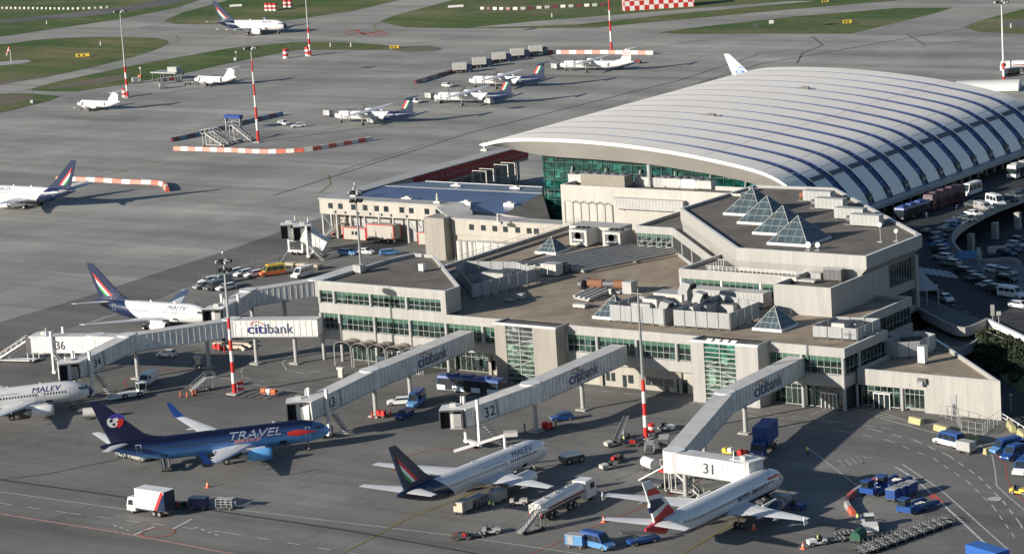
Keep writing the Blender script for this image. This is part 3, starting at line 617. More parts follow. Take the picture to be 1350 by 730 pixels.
for k in range(18): b=106+k*4; m=MB(); m.box(-189.5,-189.1,b-.2,b+.2,0,5.4,lgrey); m.build('stilt',CR,1)
m=MB(); m.box(-193,-192.8,105,178,0,5.4,cream); m.build('outer_wall',CR,1)
bn=MB(); banred=mat('banner_red',(.45,.02,.025),.5,var=.08); bn.box(-188.99,-188.8,131,178,6.2,8.98,banred)
o=bn.build('banner'); tag(o,'long dark red banner with white lettering along the inner wall of the raised corridor','banner')
tx=MB(); flattext(tx,'Üdvözlik A, kényelmesen még jobb üzletek a felutazóig',(-188.72,134,7.0),(0,1,0),(0,0,1),1.9,mat('banner_text',(.55,.3,.3),.6,var=0),width=42); tx.build('lettering',o)
for i,b in enumerate((152,161)):
    t=thing('scaffold_tower',['nearer','farther'][i]+' white scaffold tower on a cream block below the red banner','scaffold',(-184,b,0)); m=MB()
    for x in (-2,2):
        for y in (-1.5,1.5): m.box(x-.12,x+.12,y-.12,y+.12,1.6,7.5,offwhite)
    for z in (4.4,7.4): m.box(-2.1,2.1,-1.6,-1.4,z,z+.15,offwhite); m.box(-2.1,2.1,1.4,1.6,z,z+.15,offwhite)
    m.tube((-2,-1.5,1.7),(2,-1.5,4.4),.08,offwhite,4); m.build('frame',t); m=MB(); m.box(-2.8,2.8,-2,2,0,1.6,tan); m.build('base_block',t)
BR=thing('low_blue_roof_hall','low hall with a wide metal roof tinted dark blue like reflected sky behind the gallery','hall',(-165,118,0))
zf,zr=8.0,9.6
A=at(466,260,zf);A=Vector((A.x,104.9,zf)); B=at(508,245,zr); C=at(715,255,zr); D=at(663,282,zf); E_=at(561,239,8.4); F_=at(715,246.6,8.4); G_=at(726,292,6.5)
m=MB(); m.quad([A,D,C,B],bluegrey); m.quad([B,C,F_,E_],bluegrey); m.quad([A,B,E_],bluegrey); m.quad([D,G_,C],roofstrip); m.quad([C,G_,F_],roofstrip); m.build('roof',BR,1)  # blue slopes carry the painted sky reflection, the right hip stays dark
m=MB(); q=[A,D,G_,F_,E_]
for a,b in zip(q,q[1:]+q[:1]): m.quad([(a.x,a.y,0),(b.x,b.y,0),(b.x,b.y,b.z-.05),(a.x,a.y,a.z-.05)],lgrey)
m.build('wall',BR,1)
m=MB(); m.bar(B,C,.25,.12,lgrey); m.bar(E_,F_,.2,.2,white); m.build('ridge_cap',BR,1)
for i,(x,y) in enumerate([(537,262),(615,267),(672,269),(602,245),(680,248)]):
    p=at(x,y,9.0); v=MB(); v.box(-1.4,1.4,-.5,.5,-.6,.25,white); v.box(-.5,.6,-.3,.3,.25,.6,offwhite); o=v.build('roof_vent'); o.location=p; tag(o,['first white roof vent from the left on the blue roof, near its front edge','middle white roof vent near the front edge of the blue roof','right-hand white roof vent near the front edge of the blue roof','white roof vent near the back edge of the blue roof, left one','white roof vent near the back edge of the blue roof, right one'][i],'roof vent','vents on the blue roof')
G2=thing('cream_link_building','cream link building with small square windows and a square stair tower at its left end','link building',(-130,91,0))
m=MB(); m.box(-147,-111.6,89.2,93,0,5.4,cream); m.box(-147,-111.6,88.9,93,5.4,8.9,cream); m.build('wall',G2,1); m=MB(); m.box(-147.2,-111.6,88.7,93.2,8.9,9.1,galroof); m.build('roof',G2,1)
m=MB(); m.box(-152.6,-147.2,86.5,91.5,0,9.3,stone); m.build('stair_tower',G2,1)
m=MB(); m.hex8([(-158.2,98.6,8.8),(-147.6,88.4,8.9),(-143.8,92.6,9.2),(-155,103,9.2)],[(-158.2,98.6,9.2),(-147.6,88.4,9.6),(-143.8,92.6,10.1),(-155,103,9.8)],galroof); m.prism([(-156.2,100.6),(-152.6,96.6),(-150,91.6),(-147,92.8),(-150,100.6)],5.4,8.9,cream); m.build('link_roof',G2,1)
for xp in (622,637.5,652.5,666.5,682.5,697.5,707):
    a,z=onb(xp,303,88.9); w=MB(); w.box(a-.6,a+.6,88.8,88.9,6.7,7.9,carglass); w.build('window',G2,1)
m=MB()
for k in range(3): a=-143.5+k*1.6; m.tube((a,87,0),(a,87,4.6),.8,offwhite,12)
m.box(-139.5,-122,86.4,88.6,1.2,4.6,offwhite)
for k in range(9): m.box(-139+k*2,-138.85+k*2,86.3,86.4,1.2,4.6,grey)
tag(m.build('tank_row'),'row of white tanks and ribbed container between the link building and the roof parapet','tanks')
# cranes / posts on the roofs
for (x,y,z,l) in ((467,256,9.2,'small white beacon post on the corner of the gallery roof'),(577,265,9.2,'small white beacon post above the right end of the gallery'),(657,292,9.0,'small white beacon post on the link building roof'),(639,196,9.2,'small white beacon post on the corridor roof under the arched roof tip')):
    p=at(x,y+3,z); m=MB(); m.box(-.9,.9,-.5,.5,0,.5,offwhite); m.tube((0,0,.5),(0,0,2.3),.35,offwhite,8,.18); o=m.build('beacon'); o.location=p; tag(o,l,'beacon')
# buildings behind the concourse roof
WB=thing('plant_house','white plant house with louvred coolers on its roof in front of the glass wall','plant house',(-90,90,10))
block(WB,'wall',[(-114,84),(-70,84),(-70,91),(-114,91)],8,17.9,18.7,cladding('white_render',(.6,.58,.53),5,20,.7,.9),roofgrey,white)
m=MB()
for k in range(6):
    x=745+k*10.5; p=at(x,285,10); a=onb(x,270,82.5)[0]; m.box(a-.1,a+.1,82.2,82.5,10.8,15.5,grey)
    if k<5: m.tube((a,82.3,15.5),(a+.9,82.3,15.9),.1,grey,5); m.tube((a+.9,82.3,15.9),(a+1.75,82.3,15.5),.1,grey,5)
m.box(onb(745,270,82.5)[0],onb(798,270,82.5)[0],82.2,82.4,11,11.2,grey)
tag(m.build('frame_rack'),'open row of grey hoop frames against the white plant house wall','frame rack')
def gbox(name,label,cat,x,y,z,dx,dy,dz,mt,extra=None,group=None,top=None):
    """small rooftop unit standing at the photo point (its base centre)"""
    p=at(x,y,z); m=MB(); m.box(-dx/2,dx/2,-dy/2,dy/2,.25,dz,mt)
    for sx in (-1,1):
        for sy in (-1,1): m.box(sx*dx*.42-.12,sx*dx*.42+.12,sy*dy*.42-.12,sy*dy*.42+.12,0,.25,dgrey)
    n=max(2,int(dx/.8))
    for k in range(1,n): m.box(-dx/2+dx*k/n-.03,-dx/2+dx*k/n+.03,-dy/2-.03,-dy/2,.35,dz-.1,grey)
    m.box(-dx/2-.05,dx/2+.05,-dy/2-.05,dy/2+.05,dz,dz+.08,top or lgrey)
    if extra: extra(m)
    o=m.build(name); o.location=p; return tag(o,label,cat,group)
def fans(dx,dy,dz,n):
    def f(m):
        for k in range(n): x=-dx/2+dx*(k+.5)/n; m.tube((x,0,dz+.08),(x,0,dz+.4),min(dx/n,dy)*.38,dgrey,10)
    return f
pb=mat('louvre_brown',(.25,.22,.18),.7)
gbox('chiller','long brown louvred chiller on the plant house roof','chiller',800,246,18,11,3,2.6,pb,fans(11,3,2.6,5))
gbox('chiller','white box unit with a round drum left of the brown chiller','chiller',765,241,18,4.5,2.2,1.9,offwhite,fans(4.5,2.2,1.9,2))
for i,(x,y) in enumerate(((852,244),(872,245),(890,246),(912,247),(930,249))):
    gbox('chiller','white roof cooler '+['just right of the flue pipe','second right of the flue pipe','in the middle of the row under the glass wall','second from the right end of the cooler row','at the right end of the cooler row under the glass wall'][i],'chiller',x,y,18,4.2,2.4,1.8,[offwhite,lgrey,offwhite,white,offwhite][i],fans(4.2,2.4,1.8,2),'coolers on the plant house roof')
p=at(857,246,18); m=MB(); m.tube((0,0,0),(0,0,4.6),.45,lgrey,10); o=m.build('flue_pipe'); o.location=p; tag(o,'upright grey flue pipe among the coolers on the plant house','flue')
gbox('plant_unit','long grey duct housing on top of the low white wing before the plant house','plant unit',860,277,14.3,17,3.2,2.4,lgrey)
gbox('plant_unit','white scaffold-like unit at the left end of the duct housing','plant unit',820,288,10,8,4,5.0,offwhite)
gbox('plant_unit','wide pale flat box beside the two air handlers with round dark fans','plant unit',793,318,10,12,5,3.4,offwhite,None)
for i,(x,y) in enumerate(((770,323),(814,326))):
    def fr(m): 
        m.tube((0,-2.06,2.3),(0,-2.0,2.3),.75,black,12); m.box(-1.5,1.5,-2.06,-2.0,.9,3.0,dgrey); m.box(-1.2,1.2,-2.1,-2.06,1.3,1.6,white)
        for k in range(3): m.tube((-1.2+1.2*k,0,3.5),(-1.2+1.2*k,0,3.8),.5,black,10)
    gbox('air_handler',['left','right'][i]+'-hand white air handler with dark intake at the rear of the tan roof','air handler',x,y,10,4.2,4,3.4,offwhite,fr)
gbox('plant_unit','small cream plant box beside a black fan unit on the tan roof','plant unit',728,363,10,3.6,2.4,2.4,offwhite); gbox('fan_unit','black fan unit right of the small cream plant box','fan unit',744,360,10,2,2,1.8,dgrey,fans(2,2,1.8,1))
gbox('roof_hatch','flat pale roof hatch in front of the pyramid behind the louvred pen','roof hatch',766,406,10,2.6,1.4,.8,offwhite)
# brown pipe unit
p=at(806,385,10); m=MB(); m.tube((-5.0,0,1.4),(-1.6,0,1.5),.85,brown,12); m.tube((-1.5,0,1.45),(1.0,0,1.6),.7,dgrey,12); m.tube((1.0,0,1.55),(3.2,0,1.6),.85,brown,12); m.box(3.2,5.2,-1.1,1.1,.3,2.4,lgrey)
for s in (-.9,.9): m.lathe([(0,.95),(.8,.95)],(-6.2,s-.2,1.3),(1,0,0),dgrey,12); m.tube((-6.3,s-.2,1.3),(-6.15,s-.2,1.3),.55,steel,8)
m.box(-6,5,-1,1,.1,.4,grey); o=m.build('duct_machine'); o.location=p; tag(o,'rust-brown horizontal drum with twin fans and a grey cabinet on the tan roof','ventilation machine')
# duct racks
def rack(label,pts,n,z,mt):
    a,b,c=[at(*q,z) for q in pts]; u=b-a; w=c-a; m=MB()
    for k in range(n):
        s=a+w*(k/(n-1)); m.bar(s-a+Vector((0,0,.7)),s+u-a+Vector((0,0,.7)),.55,.35,mt)
    for t in (0.02,.5,.98): m.bar(u*t+Vector((0,0,.35)),u*t+w+Vector((0,0,.35)),.3,.3,lgrey)
    o=m.build('duct_rack'); o.location=a; tag(o,label,'duct rack')
rack('wide rack of parallel roof ducts in front of the two air handlers',[(684,352),(826,325),(768,361)],9,10,grey)
rack('short rack of ducts in front of the rust-brown drum',[(757,395),(790,381),(776,399)],4,10,lgrey)
# louvred pens
def pen(label,pts,z0,h,inside,mt=hvacpanel,legs=True,close=True):
    P=[at(x,y,z0+h) for x,y in pts]; c=sum(P,Vector())/len(P); t=thing('louvred_pen',label,'plant enclosure',(c.x,c.y,z0)); Q=[p-c for p in P]
    for i in range(len(Q)):
        a=Q[i];b=Q[(i+1)%len(Q)]
        if i==len(Q)-1 and not close: break
        m=MB(); L=(b-a).length; n=max(2,int(L/2.2)); d=(b-a)/n
        for k in range(n):
            s=a+d*(k+.03); e=a+d*(k+.97); m.bar((s.x,s.y,.4+(h-.4)/2),(e.x,e.y,.4+(h-.4)/2),.14,h-.4,mt)
            m.box(s.x-.12,s.x+.12,s.y-.12,s.y+.12,0,.42,dgrey)
        m.build('louvre_panels',t)
    k=0
    for (x,y,dx,dy,dz,mt2) in inside:
        q=at(x,y,z0+dz)-c; u=MB(); u.box(q.x-dx/2,q.x+dx/2,q.y-dy/2,q.y+dy/2,.1,dz,mt2); u.box(q.x-dx/2+.2,q.x+dx/2-.2,q.y-dy/2+.2,q.y+dy/2-.2,dz,dz+.12,dgrey); u.build('plant_box',t)
    return t
pen('long wedge-shaped louvred pen of grey panels next to the pier upper storey',[(601.6,350),(621.7,375),(706,354),(680,345),(614,344)],10,2.9,[(655,358,5,3,2.6,lgrey),(672,356,4,2.5,2.2,grey),(640,360,3,3,1.8,lgrey)])
t=pen('left louvred pen behind the light mast, with an elbow duct',[(803.6,401),(875,407.5),(892,400),(840,389)],10,3.2,[(850,398,4,3,2.9,lgrey),(862,392,3,3,3.6,offwhite)])
t2=pen('right louvred pen with tall cowls, left of the small glass pyramid',[(887.6,408),(961.7,413),(1000,397.7),(948,388)],10,3.2,[(920,399,6,4,2.6,grey),(955,398,6,4,2.2,lgrey),(910,402,3,3,2.9,offwhite)])
def cowl(label,x,y,z,h,w,mt):
    p=at(x,y,z); m=MB(); m.box(-w/2,w/2,-w/2,w/2,0,h-w*.6,mt); m.hex8([(-w/2,-w/2,h-w*.6),(w/2,-w/2,h-w*.6),(w/2,w/2,h-w*.6),(-w/2,w/2,h-w*.6)],[(-w*.1,-w/2,h+w*.3),(w*.9,-w/2,h+w*.1),(w*.9,w/2,h+w*.1),(-w*.1,w/2,h+w*.3)],mt); m.box(w*.9,w*.95,-w/2+.1,w/2-.1,h-w*.45,h,black); o=m.build('duct_cowl'); o.location=p; tag(o,label,'duct cowl')
cowl('low grey duct cowl in the gap between the two louvred pens',877,428,10,3.9,1.7,grey); cowl('tallest grey duct cowl behind the louvred pens',905,413,10,5.4,1.9,grey); cowl('right-hand grey duct cowl rising from the right pen',922,420,10,4.5,1.7,lgrey)
gbox('plant_unit','pale flat-topped unit between the tall cowl and the left pen','plant unit',888,411,10,6,3.4,3.6,offwhite); gbox('plant_unit','long grey housing behind the right pen under the green windows','plant unit',965,402,10,15,3,2.8,lgrey)
pen('rectangular louvred pen near the right corner of the concourse roof',[(1071.5,429),(1129.5,433),(1160,419.5),(1101,417)],10,2.3,[(1110,424,2.5,3,2.6,offwhite),(1125,424,2.5,3,2.2,lgrey),(1090,424,3,2,1.4,dgrey)])
pen('many-sided louvred pen on the annex roof',[(1167.7,449),(1182.5,451),(1213,449),(1233,440),(1214,436),(1188,438)],5.9,3.0,[(1195,444,5,3,2.0,dgrey)])
gbox('plant_unit','small white hooded cabinet on a stand on the annex roof','cabinet',1217,479,5.9,1.3,1.3,3.0,white)
# pyramids
def pyr(label,x,y,z,s,h,group=None):
    p=at(x,y,z+h); t=thing('glass_pyramid',label,'skylight',(p.x,p.y,z),0,group); g=MB(); a=s/2
    B=[(-a,-a,.5),(a,-a,.5),(a,a,.5),(-a,a,.5)]; g.add(B+[(0,0,h)],[(0,1,4),(1,2,4),(2,3,4),(3,0,4),(3,2,1,0)],skyglass); g.build('pyramid_glass',t)
    b=MB(); b.box(-a-.25,a+.25,-a-.25,a+.25,0,.48,white); b.build('kerb',t)
    f=MB(); n=5
    for i in range(4):
        P=Vector(B[i]);Q=Vector(B[(i+1)%4]);T=Vector((0,0,h+.03)); f.tube(P,T,.07,lgrey,4)
        for k in range(1,n):
            b0=P.lerp(Q,k/n); tt=1-abs(2*k/n-1); e=b0.lerp((P if k/n<.5 else Q).lerp(T,0)+ (T-(P if k/n<.5 else Q))*tt,1) if False else b0+(T-(P+Q)/2)*tt; f.tube(b0,e,.035,lgrey,4)
        for k in (.25,.5,.75): f.tube(P.lerp(T,k),Q.lerp(T,k),.035,lgrey,4)
    f.build('glazing_bars',t)
for i,(x,y) in enumerate(((992,247),(1011,258),(1032,271),(1052,284))):
    pyr(['rearmost','second from the back','third from the back','front-most'][i]+' of the four large glass pyramids on the dark hall roof',x,y,18.2,8.2,4.9,'four large roof pyramids')
pyr('small glass pyramid behind the wide duct rack',727,312,10,4.6,3.1); pyr('small glass pyramid half hidden by the left louvred pen',810,388.5,10,5.6,3.9); pyr('small glass pyramid at the right end of the louvred pens',1021,403,10,5.4,3.9)
for i,(x,y,b_) in enumerate(((1080,266,1),(1096,276,1),(1122,289,0),(1143,298,1))):
    def ex(m,b_=b_):
        if b_: m.tube((-4.1,0,1.1),(-3.2,0,1.1),.75,brown if i==0 else dgrey,12); m.box(-4.4,-3.2,-.8,.8,0,.4,dgrey)
    gbox('air_handler',['rearmost grey roof unit with a rust-red drum','second grey roof unit with a black fan end','third grey roof unit, plain ended','nearest grey roof unit, beside the dish mast'][i]+' on the hall roof','air handler',x,y,18.2,6.2,1.9,2.2,lgrey,ex)
def dish(label,x,y,z,h,r,az=-90):
    p=at(x,y,z); m=MB(); m.tube((0,0,0),(0,0,h),.07,lgrey,6); m.box(-.5,.5,-.5,.5,0,.12,lgrey)
    d=Vector((math.cos(R(az)),math.sin(R(az)),.25)).normalized(); m.lathe([(0,.02),(.06,r*.5),(.2,r)],(0,0,h),d,white,14,False); m.tube((0,0,h),Vector((0,0,h))+d*.5,.04,grey,4); o=m.build('dish_aerial'); o.location=p; tag(o,label,'dish aerial')
dish('lower left white dish aerial at the front of the hall roof',1066,330,18.2,1.0,.6); dish('white dish aerial on the shorter right post at the front of the hall roof',1078.5,330,18.2,1.0,.5); dish('raised white dish aerial between the roof units and the parapet',1161,319,18.2,3.2,.45); dish('bright small dish near the right corner of the hall roof',1182,318,18.2,1.9,.4)
m=MB()
for k in range(22): m.tube((k*.9,0,0),(k*.9,0,1.3),.045,white,4)
for z in (.45,.9,1.3): m.tube((0,0,z),(18.9,0,z),.05,white,4)
for k in range(8): m.tube((0,k*.9,0),(0,k*.9,1.3),.045,white,4)
m.tube((0,0,1.3),(0,7,1.3),.05,white,4); o=m.build('roof_railing'); q=at(934,358,14.7); o.location=(q.x,30.4,14.7); tag(o,'white railing along the edge of the rooftop office','railing')
for i,(x,y,dx) in enumerate(((1043,371,3),(1060,372,5),(1100,370,3.6),(1078,368,2))): gbox('plant_unit',['small pale duct piece at the left on the white box roof','long flat tray on the white box roof','dark condenser with drum on the white box roof','little grey cabinet in the middle of the white box roof'][i],'plant unit',x,y,14.4,dx,1.4,[.9,.5,2.2,1.2][i],[offwhite,lgrey,dgrey,grey][i])
m=MB(); 
for k in range(27): b=30+k*2.8; m.tube((-110.4,b,10.6),(-110.4,b,11.7),.04,steel,4)
for z in (11.1,11.7): m.tube((-110.4,30,z),(-110.4,103,z),.04,steel,4)
tag(m.build('roof_railing'),'thin steel railing along the rear edge of the tan roof','railing')
m=MB(); m.box(-107.6,-107.0,32,84,10.0,10.35,dgrey); m.box(-99.6,-99.3,40,84,10.0,10.25,dgrey); m.build('cable_tray',T1,1)
for i,(x,y) in enumerate(((688,395),(672,398),(805,390))): gbox('roof_vent',['small round cowl vent on the shaded part of the tan roof','flat roof drain box left of the cowl vent','tiny white marker post on the tan roof'][i],'roof vent',x,y,10,[1.2,1.6,.4][i],[1.2,.9,.4][i],[1.1,.45,1.3][i],[grey,grey,white][i])
gbox('roof_vent','lone white vent standing on the dark pier roof','roof vent',557,358,14.4,1.1,.9,1.5,white)
gbox('roof_sensor','grey drum and pale box at the foot of the roof mast','equipment box',474,360,14.4,1.8,1.6,1.6,lgrey)
# arched entrance canopies
TG=thing('arched_canopy_row','row of six small arched canopies on white posts in front of the pier ground floor','canopy',(-98,-2,0))
for k in range(6):
    x0=-106.2+k*4.0; m=MB(); rg=[]
    for yy in (-3.6,.6):
        rg.append([(x0+2-2*math.cos(PI*j/8),yy,3.7+1.0*math.sin(PI*j/8)) for j in range(9)])
    m.loft(rg,mat('smoked_canopy',(.16,.12,.09),.3,var=.2),False,True,False); m.build('arch_glass',TG,1)
    f=MB()
    for yy in (-3.6,-1.5,.6): f.path([(x0+2-2*math.cos(PI*j/8),yy,3.72+1.0*math.sin(PI*j/8)) for j in range(9)],.05,grey,4)
    f.tube((x0,-3.6,3.7),(x0,.6,3.7),.12,white,4)
    for dx in ((0,.5) if k%2 else (0,)): f.tube((x0+dx,-3.6,0),(x0+dx,-3.6,3.7),.1,lgrey,6)
    f.build('arch_frame',TG,1)
m=MB(); 
for k in (0,2.2): 
    for j in range(4): m.tube((-90.2+k+j*.5,-3.9,0),(-90.2+k+j*.5,-3.9,3.4),.1,white,5)
m.box(-96.5,-93.8,-3.4,-1.2,.1,2.6,skyglass); m.build('canopy_posts',TG,1)
# ================================================================= UPPER ROAD
ZD=4.6
DK=px([(1190,398),(1215,412),(1245,428),(1272,436),(1302,424),(1350,447),(1560,550),(1560,352)],ZD)+px([(1345,349),(1331,344),(1300,346),(1278,342),(1263,331),(1256,317),(1264,303),(1285,289),(1315,274),(1350,261),(1420,235),(1560,180)],ZD)
DK+=[(-30,330),(-66,330),(-66,109),(-52,97),(-40,82),(-16,56),(-13.2,46)]
m=MB(); m.prism(DK,ZD-.9,ZD,concrete,gdeck); struct('upper_road',m)
lot=at(1310,320,0)
m=MB(); m.prism(px([(1200,420),(1260,300),(1420,200),(1700,300),(1700,700),(1330,560),(1322,548)]),-.2,.03,gdeck,sides=False,bottom=False); struct('lower_car_park',m)
hole=[(1345,349),(1331,344),(1300,346),(1278,342),(1263,331),(1256,317),(1264,303),(1285,289),(1315,274),(1350,261),(1420,235)]
def parapet(pts,z,h,w,mt,name,label,cat='parapet wall',sm=1):
    P=px(pts,z); Q=crv(P,5) if sm else P; m=MB(); n=len(Q)
    L=[];Rr=[]
    for i in range(n):
        a=Vector(Q[max(0,i-1)]);b=Vector(Q[min(n-1,i+1)]); d=(b-a).normalized(); s=Vector((-d.y,d.x))*w/2; c=Vector(Q[i]); L.append(c+s);Rr.append(c-s)
    rg=[[(L[i].x,L[i].y,z-.95),(Rr[i].x,Rr[i].y,z-.95),(Rr[i].x,Rr[i].y,z+h),(L[i].x,L[i].y,z+h)] for i in range(n)]
    m.loft(rg,mt,True,False); return tag(m.build(name),label,cat)
parapet(hole,ZD,.75,.45,concrete,'parapet_wall','curved concrete parapet of the upper road around the dark lower car park')
parapet([(1200,404),(1215,412),(1245,428),(1272,436),(1302,424)],ZD,.7,.45,concrete,'parapet_wall','short curved concrete parapet below the canopy side of the upper road')
parapet([(1302,424),(1350,447),(1420,480)],ZD,.6,.6,white,'guard_wall','bright white low wall edging the upper road above the dark bushes','guard wall',0)
m=MB(); m.prism(px([(1195,385),(1225,395),(1262,410),(1302,424),(1272,436),(1245,428),(1215,412),(1195,402)],ZD),ZD,ZD+.14,gpave); m.prism(px([(1240,345),(1262,350),(1300,362),(1345,385),(1500,440),(1500,352),(1345,350),(1331,345),(1300,347),(1276,343)],ZD),ZD,ZD+.14,gpave); 
outer=px([(1560,172),(1420,226),(1350,251),(1313,264),(1282,279),(1256,296),(1244,312),(1243,330),(1253,343),(1276,343),(1262,331),(1256,317),(1264,303),(1285,289),(1315,274),(1350,261),(1420,235),(1560,180)],ZD); m.prism(outer,ZD,ZD+.145,gpave); struct('pavement',m)
m=MB()
for k in range(6): m.strip(px([(1213+k*8,352+k*1.2),(1221+k*8,361+k*1.2)],ZD),.9,ZD+.01,wl)
m.strip(px([(1300,436),(1325,447)],ZD),.3,ZD+.01,wl); m.strip(px([(1240,392),(1290,420),(1340,446)],ZD),.15,ZD+.012,wl,(2.5,4)); struct('road_markings',m)
for i,(x,y) in enumerate(((1271,303),(1303,288),(1333,275),(1280,326))):
    p=at(x,y+22,0) if i<3 else at(x,350,0); q=at(x,y,ZD); m=MB(); m.box(-.6,.6,-.6,.6,0,ZD-1,concrete); o=m.build('viaduct_pillar'); o.location=(q.x+.9,q.y+1.2,0); tag(o,['leftmost','second','right-hand','nearest'][i]+' square concrete pillar under the curved upper road','pillar')
# lower ramp and its wall near the annex
m=MB(); m.prism(px([(1200,440),(1230,430),(1272,437),(1296,432),(1290,450),(1262,462),(1238,452)],2.6),1.9,2.6,gpave); struct('lower_ramp',m)
parapet([(1236,453),(1262,463),(1288,452),(1297,434)],2.6,.7,.4,concrete,'parapet_wall','low concrete parapet around the rounded lower ramp')
for i,(x,y) in enumerate(((1262,470),(1284,462))):
    p=at(x,y-12,2); m=MB(); m.box(-.3,.3,-.3,.3,0,2,concrete); o=m.build('ramp_pillar'); o.location=(p.x,p.y,0); tag(o,['left','right'][i]+' concrete pillar under the rounded lower ramp','pillar')
# embankment with shrubs
a=at(1302,430,ZD-.2);b=at(1440,492,ZD-.2); c=at(1460,590,0); d=at(1320,500,0)
m=MB(); N=14; vs=[];fs=[]
for i in range(N+1):
    for j in range(N+1):
        u=i/N;v=j/N; p=a.lerp(b,u).lerp(d.lerp(c,u),v); vs.append((p.x,p.y,max(.02,(ZD-.25)*(1-v)**1.3+random.uniform(-.1,.25)*(v>0))))
for i in range(N):
    for j in range(N): k=i*(N+1)+j; fs.append((k,k+1,k+N+2,k+N+1))
vs2=vs; m.add(vs2,fs,gr); o=struct('embankment',m)
leafm=mat('shrub_leaves',(.035,.05,.02),.8,var=.5,scale=1.5); leafd=mat('dark_shrub_leaves',(.02,.036,.014),.8,var=.5,scale=1.5); bark=mat('bark',(.09,.07,.05),.9)
def shrub(label,x,y,z,r,h,mt):
    p=at(x,y,z); t=thing('shrub',label,'shrub',(p.x,p.y,z),0,'bushes on the slope below the upper road'); m=MB()
    for k in range(900):
        u=random.random()**.5; th=random.uniform(0,2*PI); hh=random.random(); rr=r*u*math.sin(PI*min(1,.25+.75*hh))**.6*(1+.25*math.sin(th*3+x))
        c=Vector((rr*math.cos(th),rr*math.sin(th),.2+h*hh*(1-.35*u))); s=random.uniform(.14,.34); n_=Vector((random.gauss(0,1),random.gauss(0,1),random.gauss(.5,1))).normalized(); q=n_.orthogonal().normalized()*s; w=n_.cross(q)
        m.quad([c-q-w*.6,c+q-w*.6,c+q+w*.6,c-q+w*.6],mt)
    m.build('foliage',t); b=MB()
    for k in range(4): b.tube((0,0,0),(random.uniform(-.5,.5)*r,random.uniform(-.5,.5)*r,h*.6),.07,bark,4,.03)
    b.build('stem',t)
sp=[(1300,447,3.0,1.9,2.0,0),(1309,455,2.6,2.2,2.0,1),(1320,452,3.2,2.0,1.8,0),(1333,458,3.2,2.3,1.9,0),(1346,464,3.2,2.2,1.8,1),(1306,470,1.5,2.4,2.4,1),(1322,472,1.8,2.4,2.2,1),(1338,476,2,2.4,2.2,0),(1297,466,1.0,1.8,2.6,1),(1350,487,1.6,2.4,2.2,1),(1312,486,.4,2.2,2.0,1),(1329,490,.6,2.4,2.0,1),(1345,500,.4,2.2,1.8,0)]
nmz=['nearest the end of the white wall','just under the white wall, second along','under the street sign','in the middle of the top row','at the right edge of the photo, top row','in the middle row, left','in the middle row, centre','in the middle row, right','against the ramp wall','at the right edge, middle row','in the bottom row, left','in the bottom row, centre','in the bottom row, right']
for s,nm in zip(sp,nmz): shrub(('dark' if s[5] else 'mid green')+' bush '+nm+' of the roadside slope',*s[:5],leafd if s[5] else leafm)
def sign(label,x,y,z,h,w,hh,mt,rz=0):
    p=at(x,y,z); m=MB(); m.tube((0,0,0),(0,0,h),.07,lgrey,6); m.box(-w/2,w/2,-.06,.06,h-hh,h,mt); o=m.build('road_sign'); o.location=p; o.rotation_euler=(0,0,R(36)+rz); tag(o,label,'sign')
sign('tall narrow pale sign on a post at the end of the white wall',1309,426,ZD,3.4,.7,2.0,lgrey); sign('small square pale sign just right of the tall narrow sign',1317,429,ZD,2.6,.8,.7,offwhite)
sign('bright white square sign by the curved parapet among the parked cars',1291,287,ZD+.1,3.2,.8,1.0,white); sign('double grey sign post on the pavement by the crossing',1291,354,ZD+.1,4.2,.7,1.6,lgrey)
sign('broad pale blue sign board on the pavement at the corner of the curved parapet',1276,345,ZD+.1,2.2,4.,1.6,lblue); sign('white notice board standing beside cars in the lower car park',1315,336,0,1.9,4.,1.5,offwhite)
